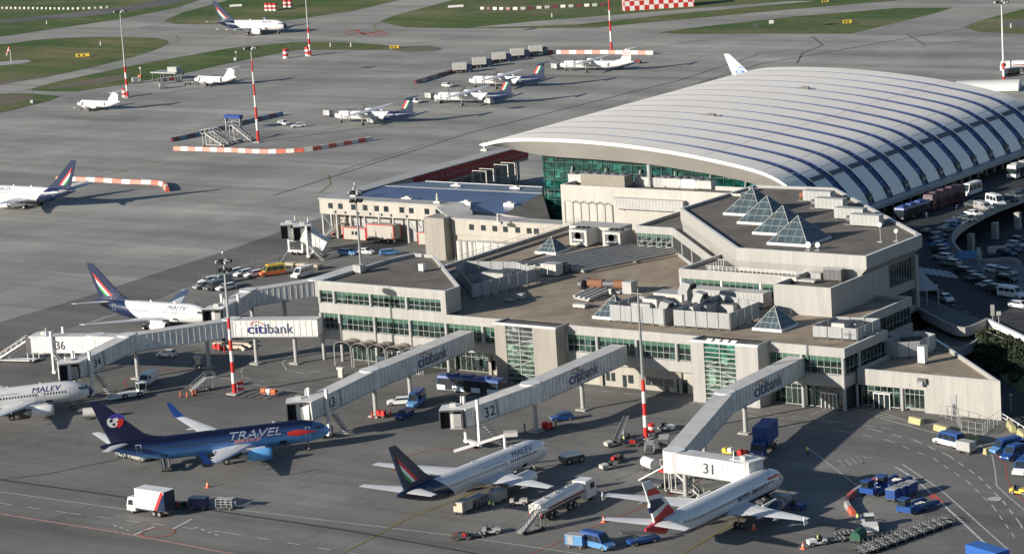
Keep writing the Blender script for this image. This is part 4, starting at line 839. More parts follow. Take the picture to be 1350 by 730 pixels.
# ================================================================= BOARDING BRIDGES
txt_blue=mat('lettering_blue',(.015,.03,.16),.5,var=0); txt_grey=mat('lettering_grey_blue',(.045,.065,.13),.5,var=0); txt_red=mat('lettering_red',(.5,.1,.04),.5,var=0); txt_dark=mat('lettering_dark',(.03,.035,.06),.5,var=0)
brp=mat('bridge_panel',(.68,.68,.66),.45,var=.22,scale=.5); brib=mat('bridge_rib',(.5,.5,.48),.5); brr=mat('bridge_roof',(.54,.53,.51),.6,var=.15,scale=.4)
def bridge(label,nodes,decor=(),w=3.0,h=3.0,cols=(),cab=None,rot=(),cabside=0,rib=1.1,group='passenger boarding bridges'):
    """nodes: (px,py,zmid) photo points of the tunnel centre line; decor: (segment,text kind,position 0-1,size)"""
    P=[at(*n) for n in nodes]; t=thing('boarding_bridge',label,'boarding bridge',(P[0].x,P[0].y,0),0,group)
    for k,(p,q) in enumerate(zip(P,P[1:])):
        d=q-p; L=d.length; d.normalize(); sd=Vector((-d.y,d.x,0)).normalized(); ww=w-.12*k; hh=h-.1*k
        m=MB(); m.bar(p,q,ww,hh,brp)
        u=Vector((0,0,hh/2)); 
        m.bar(p+u+Vector((0,0,.06)),q+u+Vector((0,0,.06)),ww+.12,.12,brr); m.bar(p-u-Vector((0,0,.08)),q-u-Vector((0,0,.08)),ww+.1,.2,lgrey)
        n=int(L/rib)
        for i in range(1,n):
            c=p+(q-p)*(i/n)
            for s in (-1,1):
                e=c+sd*(s*(ww/2+.03)); m.tube(e-u*.96,e+u*.96,.04,brib,4,cap=False)
        if rot and k in rot:
            m.bar(p+(q-p)*.55,p+(q-p)*.58,ww+.14,hh+.1,grey)
        m.build('tunnel',t,1)
        for (sg,kind,pos,size) in decor:
            if sg!=k: continue
            s=sd if sd.dot(CAM-p)>0 else -sd; ux=d if d.dot(rt)>0 else -d; uz=ux.cross(-s); uz=uz if uz.z>0 else -uz
            c=p+(q-p)*pos+s*(ww/2+.11)
            m=MB()
            if kind=='bank':
                flattext(m,'citi',c-ux*(size*1.9)-uz*size*.42,ux,uz,size*1.25,txt_blue,bold=.02,width=size*1.75); flattext(m,'bank',c-ux*(size*.1)-uz*size*.42,ux,uz,size*1.25,txt_grey,width=size*2.35)
                for i in range(8):
                    a0=PI*(.15+.7*i/8);a1=PI*(.15+.7*(i+1)/8); cc=c-ux*(size*1.0)+uz*size*.12
                    m.quad([cc+ux*math.cos(a)*rr*size+uz*math.sin(a)*rr*size*.75+s*.02 for a,rr in ((a0,.62),(a1,.62),(a1,.7),(a0,.7))],txt_red)
            else: flattext(m,kind,c-ux*size*.6-uz*size*.38,ux,uz,size,txt_dark,bold=.01)
            m.build('lettering',t,1)
    for i in range(1,len(P)-1):
        m=MB(); c=P[i]; m.tube((c.x,c.y,c.z-h/2-.15),(c.x,c.y,c.z+h/2+.2),w*.58,brp,14); m.build('rotunda',t,1)
    for (k,pos,kind) in cols:
        c=P[k]+(P[k+1]-P[k])*pos; m=MB(); zb=c.z-h/2
        if kind=='post': m.tube((c.x,c.y,0),(c.x,c.y,zb),.38,lgrey,10); m.box(c.x-1,c.x+1,c.y-1,c.y+1,0,.3,concrete); m.box(c.x-1.4,c.x+1.4,c.y-.4,c.y+.4,zb-.3,zb,lgrey); m.build('support_column',t,1)
        else:
            d=(P[k+1]-P[k]).normalized(); sd=Vector((-d.y,d.x,0)).normalized()
            for s in (-1,1): e=c+sd*s*1.9; m.box(e.x-.22,e.x+.22,e.y-.22,e.y+.22,.6,c.z+h/2+1.2,white)
            m.bar((c-sd*2.1).xy.to_3d()+Vector((0,0,.9)),(c+sd*2.1).xy.to_3d()+Vector((0,0,.9)),.8,.5,white); m.bar(c-sd*2.1-Vector((0,0,h/2+.3)),c+sd*2.1-Vector((0,0,h/2+.3)),.4,.3,lgrey)
            m.build('lift_columns',t,1)
            for s in (-.8,.8): wv=MB(); e=c+sd*s; wv.tube((e+d*-.0-sd*.2).xy.to_3d()+Vector((0,0,.55)),(e+sd*.2).xy.to_3d()+Vector((0,0,.55)),.55,black,12); wv.build('drive_wheel',t,1)
            st=MB(); a=c+sd*2.4*(1 if sd.dot(CAM-c)>0 else -1); 
            for q in range(9): f=q/9; e=a-d*(.6+3.6*(1-f)); st.box(e.x-.45,e.x+.45,e.y-.45,e.y+.45,f*(c.z-h/2),f*(c.z-h/2)+.08,grey)
            a0=a-d*4.2; st.bar((a0.x,a0.y,1),(a.x-d.x*.6,a.y-d.y*.6,c.z-h/2+1),.06,.06,lgrey); st.bar((a0.x,a0.y,.1),(a.x-d.x*.6,a.y-d.y*.6,c.z-h/2),.1,.25,grey); st.build('service_stair',t,1)
    if cab:
        c=at(*cab[0]); d=at(*cab[1])-c; d.z=0; d.normalize(); s=Vector((-d.y,d.x,0)); m=MB(); T=Matrix(((d.x,s.x,0,c.x),(d.y,s.y,0,c.y),(0,0,1,c.z),(0,0,0,1))); m.T=T
        hw=h/2+.1; m.box(-2.2,1.0,-2.0,2.0,-hw,-hw+.2,lgrey); m.box(-2.2,1.2,-2.0,2.0,hw-.15,hw+.15,white); m.box(-2.2,.8,-2.0,-1.85,-hw,hw,brp); m.box(-2.2,.8,1.85,2.0,-hw,hw,brp); m.box(-2.3,-2.1,-1.9,1.9,-hw,hw,brp); m.tube((-1.2,0,-hw),(-1.2,0,hw+.1),2.1,brp,14); m.box(-1.5,-.6,-.5,.5,hw+.15,hw+.7,offwhite); m.tube((-2.1,1.2,hw),(-2.1,1.2,hw+1.6),.18,white,6,.08)
        o=m.build('cab',t,1); m=MB(); m.T=T; m.box(.79,.83,-1.8,1.8,-hw+.2,hw-.2,black); m.box(.83,.87,.3,1.5,-hw+.3,hw-.7,grey); m.box(.8,1.9,-1.95,-1.8,-hw+.1,hw,dgrey); m.box(.8,1.9,1.8,1.95,-hw+.1,hw,dgrey); m.box(.8,2.0,-1.95,1.95,hw-.02,hw+.1,dgrey); m.build('cab_opening',o)
    return t
bridge('boarding bridge numbered 33 with blue and grey bank lettering, ending at the blue jet',[(616,447,6.9),(488,499,6.9),(402,541,5.6)],[(0,'bank',.46,2.3),(1,'33',.7,2.4)],cols=[(0,.62,'post'),(0,.97,'post'),(1,.8,'lift')],cab=[(394,541,5.4),(390,560,5.4)],rot=(1,))
bridge('boarding bridge numbered 32 with an open cab above the white jet with the crane',[(817,466,6.9),(700,517,6.9),(608,550,5.5)],[(0,'bank',.52,2.3),(1,'32',.66,2.4)],cols=[(0,.45,'post'),(0,.97,'post'),(1,.86,'lift')],cab=[(597,551,5.3),(585,572,5.3)],rot=(0,1))
bridge('boarding bridge numbered 31 bending toward the red, white and blue tailed jet',[(1051,482,6.9),(956,529,6.9),(889,606,5.7),(977,619,5.4)],[(0,'bank',.55,2.4),(2,'31',.62,2.3)],cols=[(0,.75,'post'),(1,.45,'post'),(2,.15,'post')],cab=[(989,618,5.3),(1009,612,5.3)])
bridge('long boarding bridge numbered 34 crossing from the pier to the lower left jet',[(422,430,7.1),(306,431,7.1),(168,452,7.0),(98,487,5.8)],[(0,'bank',.56,2.2),(2,'34',.68,2.2)],cols=[(0,.3,'post'),(0,.75,'post'),(1,.25,'post'),(1,.93,'post'),(2,.86,'lift')],cab=[(92,489,5.6),(96,510,5.6)],rot=(2,))
bridge('short bright boarding bridge numbered 36 with a drum end, left of bridge 34',[(160,453,6.6),(128,452,6.5),(62,452,5.9)],[(1,'36',.62,2.3)],cols=[(1,.78,'lift')],cab=[(52,452,5.8),(30,452,5.8)])
bridge('boarding bridge behind the pier reaching the jet with the red white green tail',[(470,361,7.6),(418,378,7.2),(328,392,6.9),(288,415,5.9)],[],cols=[(1,.5,'post'),(1,.97,'post'),(2,.6,'lift')],cab=[(284,417,5.6),(270,425,5.6)])
bridge('left one of two parked boarding bridge cabs on the apron, open end up',[(400,312,3.6),(384,305,5.6)],[],cols=[(0,.7,'lift')],cab=[(382,305,5.8),(376,325,5.8)],group='two parked bridge cabs')
bridge('right one of two parked boarding bridge cabs, its tunnel sloping down to the right',[(430,325,2.6),(401,308,5.6)],[],cols=[(0,.75,'lift')],cab=[(399,307,5.8),(392,328,5.8)],group='two parked bridge cabs')
# stair attached left of bridge 36
def stairs(name,label,cat,p,rz,L=6,h=3.6,w=1.8,mt=white,group=None,truss=True):
    t=thing(name,label,cat,(p.x,p.y,0),rz,group); m=MB(); n=12
    for i in range(n): f=i/n; m.box(-L/2+L*f,-L/2+L*(f+1.1/n),-w/2,w/2,.3+h*f,.42+h*f,lgrey)
    for s in (-1,1): m.bar((-L/2,s*w/2,.25),(L/2,s*w/2,.3+h),.12,.3,mt)
    m.box(L/2,L/2+1.6,-w/2,w/2,h+.2,h+.35,lgrey); m.build('steps',t)
    r=MB()
    for s in (-1,1):
        r.bar((-L/2,s*w/2,1.2),(L/2,s*w/2,1.3+h),.07,.07,mt); r.bar((L/2,s*w/2,1.3+h),(L/2+1.6,s*w/2,1.3+h),.07,.07,mt)
        for i in range(7): f=i/6; x=-L/2+L*f; r.tube((x,s*w/2,.3+h*f),(x,s*w/2,1.25+h*f),.04,mt,4)
        r.tube((L/2+1.6,s*w/2,h+.3),(L/2+1.6,s*w/2,h+1.3),.05,mt,4)
    r.build('handrail',t); c=MB()
    c.box(-L/2,L/2+1,-w/2,w/2,.35,.5,mt); c.bar((-L/4,0,.5),(L/2,0,h),.2,.15,grey)
    for x in (L/2-.2,L/2+1): 
        for s in (-1,1): c.tube((x,s*w/2*.9,.5),(x,s*w/2*.9,h+.2),.09,mt,4)
    c.build('chassis',t)
    for x in (-L/2+.6,L/2+.4):
        for s in (-1,1): wv=MB(); wv.tube((x,s*(w/2-.12),.32),(x,s*(w/2+.12),.32),.32,black,10); wv.build('wheel',t)
    return t
stairs('passenger_stairs','big white mobile stair climbing to the open left end of bridge 36','passenger stairs',at(20,476,0),hdg((0,477),(40,478)),7.5,4.2,2.4)
# ================================================================= LIGHT MASTS
def mast(label,x,y,h,bands,head,allred=False,zb=0,post=lgrey,r0=.42):
    p=at(x,y,zb); t=thing('light_mast',label,'light mast',(p.x,p.y,zb),0,'floodlight masts on the apron')
    m=MB(); nb=bands; bl=2.0 if not allred else h/8
    z=0
    for k in range(nb):
        ra=r0*(1-.65*z/h); rb=r0*(1-.65*(z+bl)/h); m.tube((0,0,z),(0,0,z+bl),ra,red if k%2==0 else white,12,rb); z+=bl
    if z<h-.1: m.tube((0,0,z),(0,0,h),r0*(1-.65*z/h),post,12,r0*.35)
    m.build('pole',t); b=MB(); b.box(-1.1,1.1,-1.1,1.1,0,.25,concrete); b.build('footing',t)
    l=MB()
    if head:
        l.tube((0,0,h-.3),(0,0,h-.1),head*.55,dgrey,12); n=10
        for k in range(n): a=2*PI*k/n; c=Vector((math.cos(a)*head,math.sin(a)*head,h)); l.tube((0,0,h-.2),c,.05,dgrey,4); l.cbox(c,(.55,.55,.5),black if k%3 else lgrey)
        if head<1.4:
            for k in range(6): a=2*PI*k/6; l.cbox((math.cos(a)*head*.9,math.sin(a)*head*.9,h-1.6),(.6,.6,.5),black)
            l.tube((0,0,h),(0,0,h+1.6),.06,dgrey,4); l.cbox((0,0,h+1.7),(.4,.4,.4),lgrey)
    else: l.tube((-1.3,0,h-.2),(.8,0,h-.2),.07,lgrey,5); l.tube((0,0,h),(0,0,h+.6),.05,lgrey,4)
    l.build('lamp_head',t)
mast('light mast with red and white banded foot beside the chocks rack, left of the pier',309.5,519,24.3,7,1.15)
mast('thin grey light mast with banded foot before the right stair tower',852,578,24.4,5,0,post=steel)
mast('light mast fully banded red and white on the far apron among the parked stairs',340.7,187.5,26.6,7,1.7,True)
mast('pale grey light mast with banded foot by the nearer small white propeller aircraft',168.3,128.5,27.6,5,1.7)
mast('grey light mast with banded foot at the verge, cut by the top edge',409,74,28,5,1.7)
mast('light mast banded red and white behind the all white propeller aircraft',806.5,69,28,9,1.7,True)
mast('white light mast at the upper right behind the arched hall',1323.7,110,23.5,3,1.9,post=white)
mast('dark lamp mast on the flat roof of the pier',476,352,14.5,0,1.1,zb=14.4,post=steel,r0=.3)
# ================================================================= CAMERA, LIGHT
cd=bpy.data.cameras.new('camera'); co=bpy.data.objects.new('camera',cd); COL.objects.link(co); S.camera=co
r2=rt*cR-up*(-sR)*-1 if False else rt*cR-up*sR; u2=rt*sR+up*cR
# image x grows along r2, image y up along u2
co.matrix_world=Matrix(((r2.x,u2.x,-fw.x,CAM.x),(r2.y,u2.y,-fw.y,CAM.y),(r2.z,u2.z,-fw.z,CAM.z),(0,0,0,1)))
cd.sensor_width=36; cd.lens=36*F/1350; cd.clip_start=5; cd.clip_end=20000
SAZ,SEL=R(62),R(18)
sd_=Vector((math.cos(SAZ)*math.cos(SEL),math.sin(SAZ)*math.cos(SEL),-math.sin(SEL)))
sl=bpy.data.lights.new('sun','SUN'); sl.energy=5.0; sl.angle=R(.6); sl.color=(1,.91,.79); so=bpy.data.objects.new('sun',sl); COL.objects.link(so); so.rotation_euler=sd_.to_track_quat('-Z','Y').to_euler()
w=bpy.data.worlds.new('World'); S.world=w; w.use_nodes=True; wn=w.node_tree.nodes; sk=wn.new('ShaderNodeTexSky'); sk.sky_type='NISHITA'; sk.sun_disc=False; sk.sun_elevation=SEL; sk.ozone_density=2.8; sk.dust_density=.5; sk.air_density=1.0
tosun=-sd_; sk.sun_rotation=math.atan2(tosun.x,tosun.y); w.node_tree.links.new(sk.outputs[0],wn['Background'].inputs[0]); wn['Background'].inputs[1].default_value=.07
S.view_settings.view_transform='Standard'; S.view_settings.look='None'; S.view_settings.exposure=.53; S.view_settings.gamma=1
S.render.engine='CYCLES'; S.cycles.max_bounces=5
# ================================================================= AIRCRAFT
def livery(name,kind,L,r=1.9):
    m,n,l,b=nt(name); _,o=objvec(n,l); s=n.new('ShaderNodeSeparateXYZ'); l.new(o,s.inputs[0]); X,Z=s.outputs[0],s.outputs[2]
    W=(.7,.7,.69); c=None
    if kind in('tricolour','tricolour_prop'):
        k=1.15 if kind=='tricolour' else .9; x0=8.2 if kind=='tricolour' else 9
        f=math_(n,l,'ADD',math_(n,l,'ADD',X,L-x0),math_(n,l,'MULTIPLY',math_(n,l,'SUBTRACT',Z,5.4 if kind=='tricolour' else 4.2),k))
        t=math_(n,l,'LESS_THAN',f,0); c=mixc(n,l,t,W,(.009,.022,.068))
        if kind=='tricolour': c=mixc(n,l,math_(n,l,'GREATER_THAN',X,-.95),c,(.015,.018,.08))
    elif kind=='bluewhite':
        c=mixc(n,l,math_(n,l,'LESS_THAN',Z,2.75),W,(.02,.03,.14)); c=mixc(n,l,math_(n,l,'MULTIPLY',math_(n,l,'LESS_THAN',X,-L+4.2),math_(n,l,'LESS_THAN',Z,6.1)),c,(.5,.03,.05))
    elif kind=='bluefade':
        t=ramp(n,l,math_(n,l,'ADD',Z,math_(n,l,'MULTIPLY',X,-.012)),2.3,5.0); c=mixc(n,l,t,(.16,.42,.8),(.012,.016,.06))
        cr=n.new('ShaderNodeValToRGB'); cr.color_ramp.elements[0].color=(.11,.34,.7,1); cr.color_ramp.elements[1].color=(.006,.008,.03,1); e=cr.color_ramp.elements.new(.45); e.color=(.03,.09,.27,1); l.new(t,cr.inputs[0])
        c=mixc(n,l,ramp(n,l,X,-3.2,-.6),cr.outputs[0],(.13,.36,.65))
    else: c=mixc(n,l,0.,W,W)
    g=ramp(n,l,noise(n,l,o,.5,5),.3,.7,.93,1.03); c=mixc(n,l,1,c,g,'MULTIPLY'); l.new(c,b.inputs['Base Color']); b.inputs['Roughness'].default_value=.28; b.inputs['Coat Weight'].default_value=.3; return m
wingm=mat('wing_grey_white',(.62,.63,.64),.35,var=.08,scale=.3); wingedge=mat('bare_aluminium',(.6,.6,.6),.3,.6,var=.05)
ST7=[(0,.02,2.95),(.35,.55,2.96),(.9,.95,3.0),(1.7,1.3,3.08),(2.8,1.6,3.2),(4.2,1.82,3.3),(5.6,1.9,3.35)]
TL7=[(12.5,1.9,3.35),(10,1.84,3.42),(7.5,1.62,3.66),(5,1.25,4.0),(2.8,.85,4.36),(1.2,.5,4.6),(0,.18,4.7)]
def fuselage(L,nose,tail): return [(-x,r,z) for x,r,z in nose]+[(-L+x,r,z) for x,r,z in tail]
def fpt(ST,x,th,o=0.):
    for a,b in zip(ST,ST[1:]):
        if b[0]<=x<=a[0]: t=(x-a[0])/(b[0]-a[0]+1e-9); r=a[1]+(b[1]-a[1])*t+o; z=a[2]+(b[2]-a[2])*t; return (x,-r*math.cos(th),z+r*math.sin(th)*1.03)
    s=ST[-1]; return (x,-s[1]*math.cos(th),s[2]+s[1]*math.sin(th))
def patch(m,ST,x0,x1,t0,t1,o,mt,n=3,k=1,side=1):
    for i in range(k):
        for j in range(n):
            a=[(x0+(x1-x0)*i/k,t0+(t1-t0)*j/n),(x0+(x1-x0)*(i+1)/k,t0+(t1-t0)*j/n),(x0+(x1-x0)*(i+1)/k,t0+(t1-t0)*(j+1)/n),(x0+(x1-x0)*i/k,t0+(t1-t0)*(j+1)/n)]
            q=[Vector(fpt(ST,x,t,o)) for x,t in a]
            if side<0: q=[Vector((v.x,-v.y,v.z)) for v in q][::-1]
            m.quad(q,mt)
def fustext(ST,txt,x0,th0,size,width,mt,side,shear=.0,bold=0,o=.03,R0=1.9):
    """side 1 = starboard (reads towards the nose), -1 = port"""
    vs,fs,w=textmesh(txt,size,shear,bold); bm=bmesh.new(); V=[bm.verts.new(v) for v in vs]
    for f in fs:
        try: bm.faces.new([V[i] for i in f])
        except ValueError: pass
    bmesh.ops.triangulate(bm,faces=bm.faces[:])
    for k in range(1,8):
        g=bm.verts[:]+bm.edges[:]+bm.faces[:]; bmesh.ops.bisect_plane(bm,geom=g,plane_co=(0,size*k/7*.8-.02,0),plane_no=(0,1,0))
    bm.verts.index_update(); k=width/w; out=[]
    for v in bm.verts:
        u=v.co.x*k; x=x0+u if side>0 else x0+width-u; p=fpt(ST,x,th0+v.co.y/R0,o); out.append(p if side>0 else (p[0],-p[1],p[2]))
    m=MB(); m.add(out,[tuple(v.index for v in f.verts) for f in bm.faces],mt); bm.free(); return m
def wing(sec,m,mt,side,te=None):
    rg=[]
    for y,x,c,z,t in sec:
        yy=y*side; rg.append([(x,yy,z),(x-c*.12,yy,z+t*.45),(x-c*.4,yy,z+t*.6),(x-c*.75,yy,z+t*.35),(x-c,yy,z),(x-c*.75,yy,z-t*.15),(x-c*.35,yy,z-t*.4),(x-c*.08,yy,z-t*.3)])
    if side<0: rg=[r[::-1] for r in rg]
    m.loft(rg,mt,True,False)
def plate(m,pts,y,t,mt):
    """flat shape in the x-z plane, centred on y, thickness t"""
    P=[Vector((p[0],p[1],0)) for p in pts]; n=len(P); tri=tessellate_polygon([P])
    m.add([(p.x,y-t/2,p.y) for p in P],[tuple(q) for q in tri],mt); m.add([(p.x,y+t/2,p.y) for p in P],[tuple(q)[::-1] for q in tri],mt)
    m.add([(p.x,y-t/2,p.y) for p in P]+[(p.x,y+t/2,p.y) for p in P],[(i,(i+1)%n,n+(i+1)%n,n+i) for i in range(n)],mt)
def finsh(m,pts,mt,t0=.34,t1=.14):
    zs=[p[1] for p in pts]; z0,z1=min(zs),max(zs); P=[Vector((p[0],p[1],0)) for p in pts]; n=len(P); tri=tessellate_polygon([P]); th=lambda z:(t0+(t1-t0)*(z-z0)/(z1-z0))/2
    for s in (-1,1): m.add([(p.x,s*th(p.y),p.y) for p in P],[tuple(q) for q in tri],mt)
    m.add([(p.x,-th(p.y),p.y) for p in P]+[(p.x,th(p.y),p.y) for p in P],[(i,(i+1)%n,n+(i+1)%n,n+i) for i in range(n)],mt)
def gear(t,x,y,h,r,w=2,dx=0):
    g=MB(); g.tube((x,y,r*.8),(x,y,h),.12,lgrey,6); g.tube((x,y,h*.5),(x+.8,y,h),.07,lgrey,5); g.tube((x,y-.45,r),(x,y+.45,r),.09,lgrey,5); o=g.build('landing_gear',t)
    for s in ((-1,1) if w==2 else (1,)): q=MB(); q.tube((x,y+s*.4-.17,r),(x,y+s*.4+.17,r),r,black,14); q.tube((x,y+s*.4-.19,r),(x,y+s*.4+.19,r),r*.45,lgrey,10); q.build('wheel',o)
lettrice=mat('aircraft_lettering_navy',(.012,.018,.12),.4,var=0)
def emblem_tricolour(t,L,o,z0=5.9,sc=1,T=12.5,xt=(-1.1,2.0),prop=False):
    R0_,W0,G0=mat('flag_red',(.6,.04,.03),.4,var=0),mat('flag_white',(.8,.8,.78),.4,var=0),mat('flag_green',(.02,.3,.06),.4,var=0)
    for nm,mt,za,zb in (('red_stripe',R0_,.72,.535),('white_stripe',W0,.53,.36),('green_stripe',G0,.355,.19)):
        H_=T-z0; te=lambda z:(xt[0]+(xt[1]-xt[0])*(T-z)/H_)-L+.55*sc; za_,zb_=z0+H_*za,z0+H_*zb; sl=1.02 if not prop else .45
        zc=z0+.1; pts=[(te(za_),za_),(te(zb_),zb_),(te(zb_)+(zb_-zc)*sl,zc),(te(za_)+(za_-zc)*sl,zc)]
        m=MB(); plate(m,pts,0,.38,mt); m.build(nm,o)
def jet(label,pos,rz,L,kind,group='jet airliners around the terminal',text=None,winglets=False,airbus=False,tint=None,engine=None,gearup=False,sides=(1,-1)):
    t=thing('jet_airliner',label,'airliner',(pos.x,pos.y,0),rz,group)
    ST=fuselage(L,ST7,TL7)
    if airbus: ST=[(x,r*1.04,z+.25) for x,r,z in ST]
    lv=livery(kind+'_livery',kind,L) if (kind,L) not in MAT else MAT[(kind,L)]; MAT[(kind,L)]=lv
    m=MB(); N=28; rg=[]
    xs=[]
    for a,b in zip(ST,ST[1:]):
        k=max(1,int((a[0]-b[0])/2.0)); xs+=[a[0]+(b[0]-a[0])*i/k for i in range(k)]
    xs.append(ST[-1][0])
    for x in xs: rg.append([fpt(ST,x,2*PI*j/N) for j in range(N)])
    m.loft(rg,lv,True,True)
    # belly fairing
    wx=-L*.36-.2 if not airbus else -L*.35
    fb=navy if kind=='bluewhite' else lv; zb=1.5 if not airbus else 1.75
    m.loft([[(x,r*math.cos(2*PI*j/12)*1.7,zb+.55+r*math.sin(2*PI*j/12)*.62) for j in range(12)] for x,r in ((wx+4.5,.1),(wx+3,.9),(wx,1.12),(wx-4,1.12),(wx-6.5,.8),(wx-8,.1))],fb,False,True)
    o=m.build('fuselage',t)
    w=MB()
    for s in sides:
        x=-5.2
        while x>-L+7.2:
            if not any(abs(x-d)<.6 for d in (wx+1.2,)): patch(w,ST,x-.14,x+.14,.12,.31,.012,carglass,1,1,s)
            x-=.52
    w.build('cabin_windows',t)
    c=MB()
    for s in (1,-1):
        patch(c,ST,-2.15,-1.55,.42,.75,.015,carglass,2,1,s); patch(c,ST,-2.75,-2.2,.4,.66,.015,carglass,2,1,s); patch(c,ST,-1.5,-1.05,.6,1.35,.02,carglass,3,1,s)
    c.build('cockpit_windows',t)
    outl=white if kind=='bluefade' else grey
    for s in sides:
        for (x0,x1) in ((-4.4,-3.6),(-L+6.4,-L+5.7)):
            d=MB()
            for (a,b,c0,c1) in ((x0,x0+.06,-.32,.55),(x1-.06,x1,-.32,.55),(x0,x1,.52,.56),(x0,x1,-.34,-.3)): patch(d,ST,a,b,c0,c1,.012,outl,4,1,s)
            d.build('door',t)
        e=MB()
        for x0 in (wx+1.5,wx+.3):
            for (a,b,c0,c1) in ((x0,x0+.05,-.02,.42),(x0+.5,x0+.55,-.02,.42),(x0,x0+.55,.4,.43),(x0,x0+.55,-.03,.0)): patch(e,ST,a,b,c0,c1,.012,outl,2,1,s)
        e.build('emergency_exits',t)
    g=MB(); patch(g,ST,-8.8,-7.6,-.85,-.42,.013,black,2,1,1); patch(g,ST,-L+10.6,-L+9.6,-.85,-.45,.013,black,2,1,1); g.build('cargo_hatch',t)
    yr=1.5
    z0=2.15 if not airbus else 2.35
    sec=[(0,wx+2.2,8.2,z0,.95),(yr+.3,wx+1.2,7.3,z0+.1,.9),(5.6,wx-1.4,4.7,z0+.55,.5),(11.5,wx-4.6,3.0,z0+1.2,.3),(17.0,wx-7.7,1.65,z0+1.85,.16)]
    for s in (1,-1):
        m=MB(); wing(sec,m,wingm,s)
        for y,x,z in ((4.0,wx-5.2,z0+.1),(7.8,wx-6.3,z0+.45),(11.3,wx-7.5,z0+.9)): m.lathe([(0,.03),(.6,.2),(1.6,.2),(2.4,.03)],(x+1.4,y*s,z),(-1,0,.06),wingm,6)
        o=m.build('wing',t)
        f=MB(); f.add([(wx-6.03,(3.0)*s,z0+.42),(wx-6.2,5.4*s,z0+.62),(wx-6.35,5.4*s,z0+.52),(wx-6.35,3.0*s,z0+.3)],[(0,1,2,3)],grey); f.build('flap_gap',o)
        if winglets:
            g=MB(); g.loft([[(wx-7.7,17*s,z0+1.93),(wx-7.7-1.65,17*s,z0+1.93),(wx-9.35,17*s,z0+1.83),(wx-7.7,17*s,z0+1.83)],[(wx-8.2,17.45*s,z0+2.2),(wx-9.7,17.45*s,z0+2.2),(wx-9.7,17.55*s,z0+2.1),(wx-8.2,17.55*s,z0+2.1)],[(wx-9.9,17.85*s,z0+4.4),(wx-10.7,17.85*s,z0+4.4),(wx-10.7,17.92*s,z0+4.4),(wx-9.9,17.92*s,z0+4.4)]],blue if kind=='bluefade' else navy,True,False); g.build('winglet',o)
        elif airbus: g=MB(); plate(g,[(wx-8.3,z0+1.3),(wx-9.5,z0+1.2),(wx-9.7,z0+1.9),(wx-9.5,z0+2.5),(wx-9.0,z0+1.9)],17.05*s,.06,white); g.build('wingtip_fence',o)
        # engine
        em=engine or (navy if kind=='bluewhite' else white); e=MB(); ex=wx+3.1; ez=z0-.68 if not airbus else z0-.5; ey=4.9*s if not airbus else 5.6*s
        R_=1.0 if not airbus else 1.12
        e.lathe([(0,R_*.9),(.12,R_*.99),(.7,R_*1.07),(1.8,R_*1.08),(3.0,R_*.97),(3.9,R_*.78)],(ex,ey,ez),(-1,0,0),em,20,False); e.lathe([(3.2,.62*R_),(4.6,.5*R_),(5.3,.12)],(ex,ey,ez),(-1,0,0),steel,14)
        e.bar((ex-1.0,ey,ez+R_*1.02),(ex-4.8,ey,ez+R_*.95),.28,.55,wingm); o2=e.build('engine',t)
        i=MB(); i.lathe([(0.02,R_*.88),(.5,R_*.8)],(ex,ey,ez),(-1,0,0),lgrey,20,False); i.tube((ex-.5,ey,ez),(ex-.56,ey,ez),R_*.8,black,18); i.lathe([(0,.02),(.3,.2)],(ex-.25,ey,ez),(-1,0,0),dgrey,10); i.build('intake',o2)
        # stabiliser
        m=MB(); wing([(.1,-L+5.3,3.6,4.75 if not airbus else 5.2,.4),(1.0,-L+4.6,3.2,4.85 if not airbus else 5.25,.35),(6.9,-L+1.0,1.5,5.55 if not airbus else 5.8,.12)],m,wingm,s); m.build('tailplane',t)
    fin=[(-L+11.6,5.15),(-L+8.9,5.55),(-L+7.2,6.25),(-L+.5,12.45),(-L-1.1,12.5),(-L+.4,8.5),(-L+1.9,4.9),(-L+8,4.8)]
    if airbus: fin=[(-L+9.2,5.55),(-L+7.4,6.1),(-L+1.9,11.7),(-L-.1,11.8),(-L+1.3,8.5),(-L+2.3,5.4),(-L+8,5.2)]
    fm={'tricolour':navy,'bluefade':mat('fin_navy',(.012,.014,.05),.3,var=0),'bluewhite':white,'plain':white}[kind]
    m=MB(); finsh(m,fin,fm); f=m.build('fin',t)
    if kind=='tricolour': emblem_tricolour(t,L,f)
    if kind=='bluefade':
        cx,cz=-L+2.9,8.75; cir=lambda x,z,r,a0,a1,k,rz=1: [(x+r*math.cos(a0+(a1-a0)*i/k),z+r*rz*math.sin(a0+(a1-a0)*i/k)) for i in range(k+1)]
        e=MB(); plate(e,cir(cx-.45,cz-.05,1.0,0,2*PI*15/16,15,.95),0,.36,white); e.build('emblem_ball',f)
        e=MB(); plate(e,cir(cx-.75,cz+.15,.3,0,5.2,5),0,.38,fm); plate(e,cir(cx-.35,cz-.5,.26,0,5.2,5),0,.38,fm); e.build('ball_patches',f)
        e=MB(); plate(e,cir(cx+.1,cz,1.45,.1,2.6,9,.85)+cir(cx+.1,cz,.75,2.4,.2,7,.8),0,.4,mat('violet_blue',(.06,.05,.3),.4,var=0)); e.build('emblem_crescent',f)
        e=MB(); plate(e,[(cx+1.3,cz+.25),(cx+.6,cz+.35),(cx+.05,cz-.2),(cx+.35,cz-.35),(cx-.1,cz-.95),(cx+.5,cz-1.1),(cx+1.15,cz-.6)],0,.41,red); e.build('emblem_red',f)
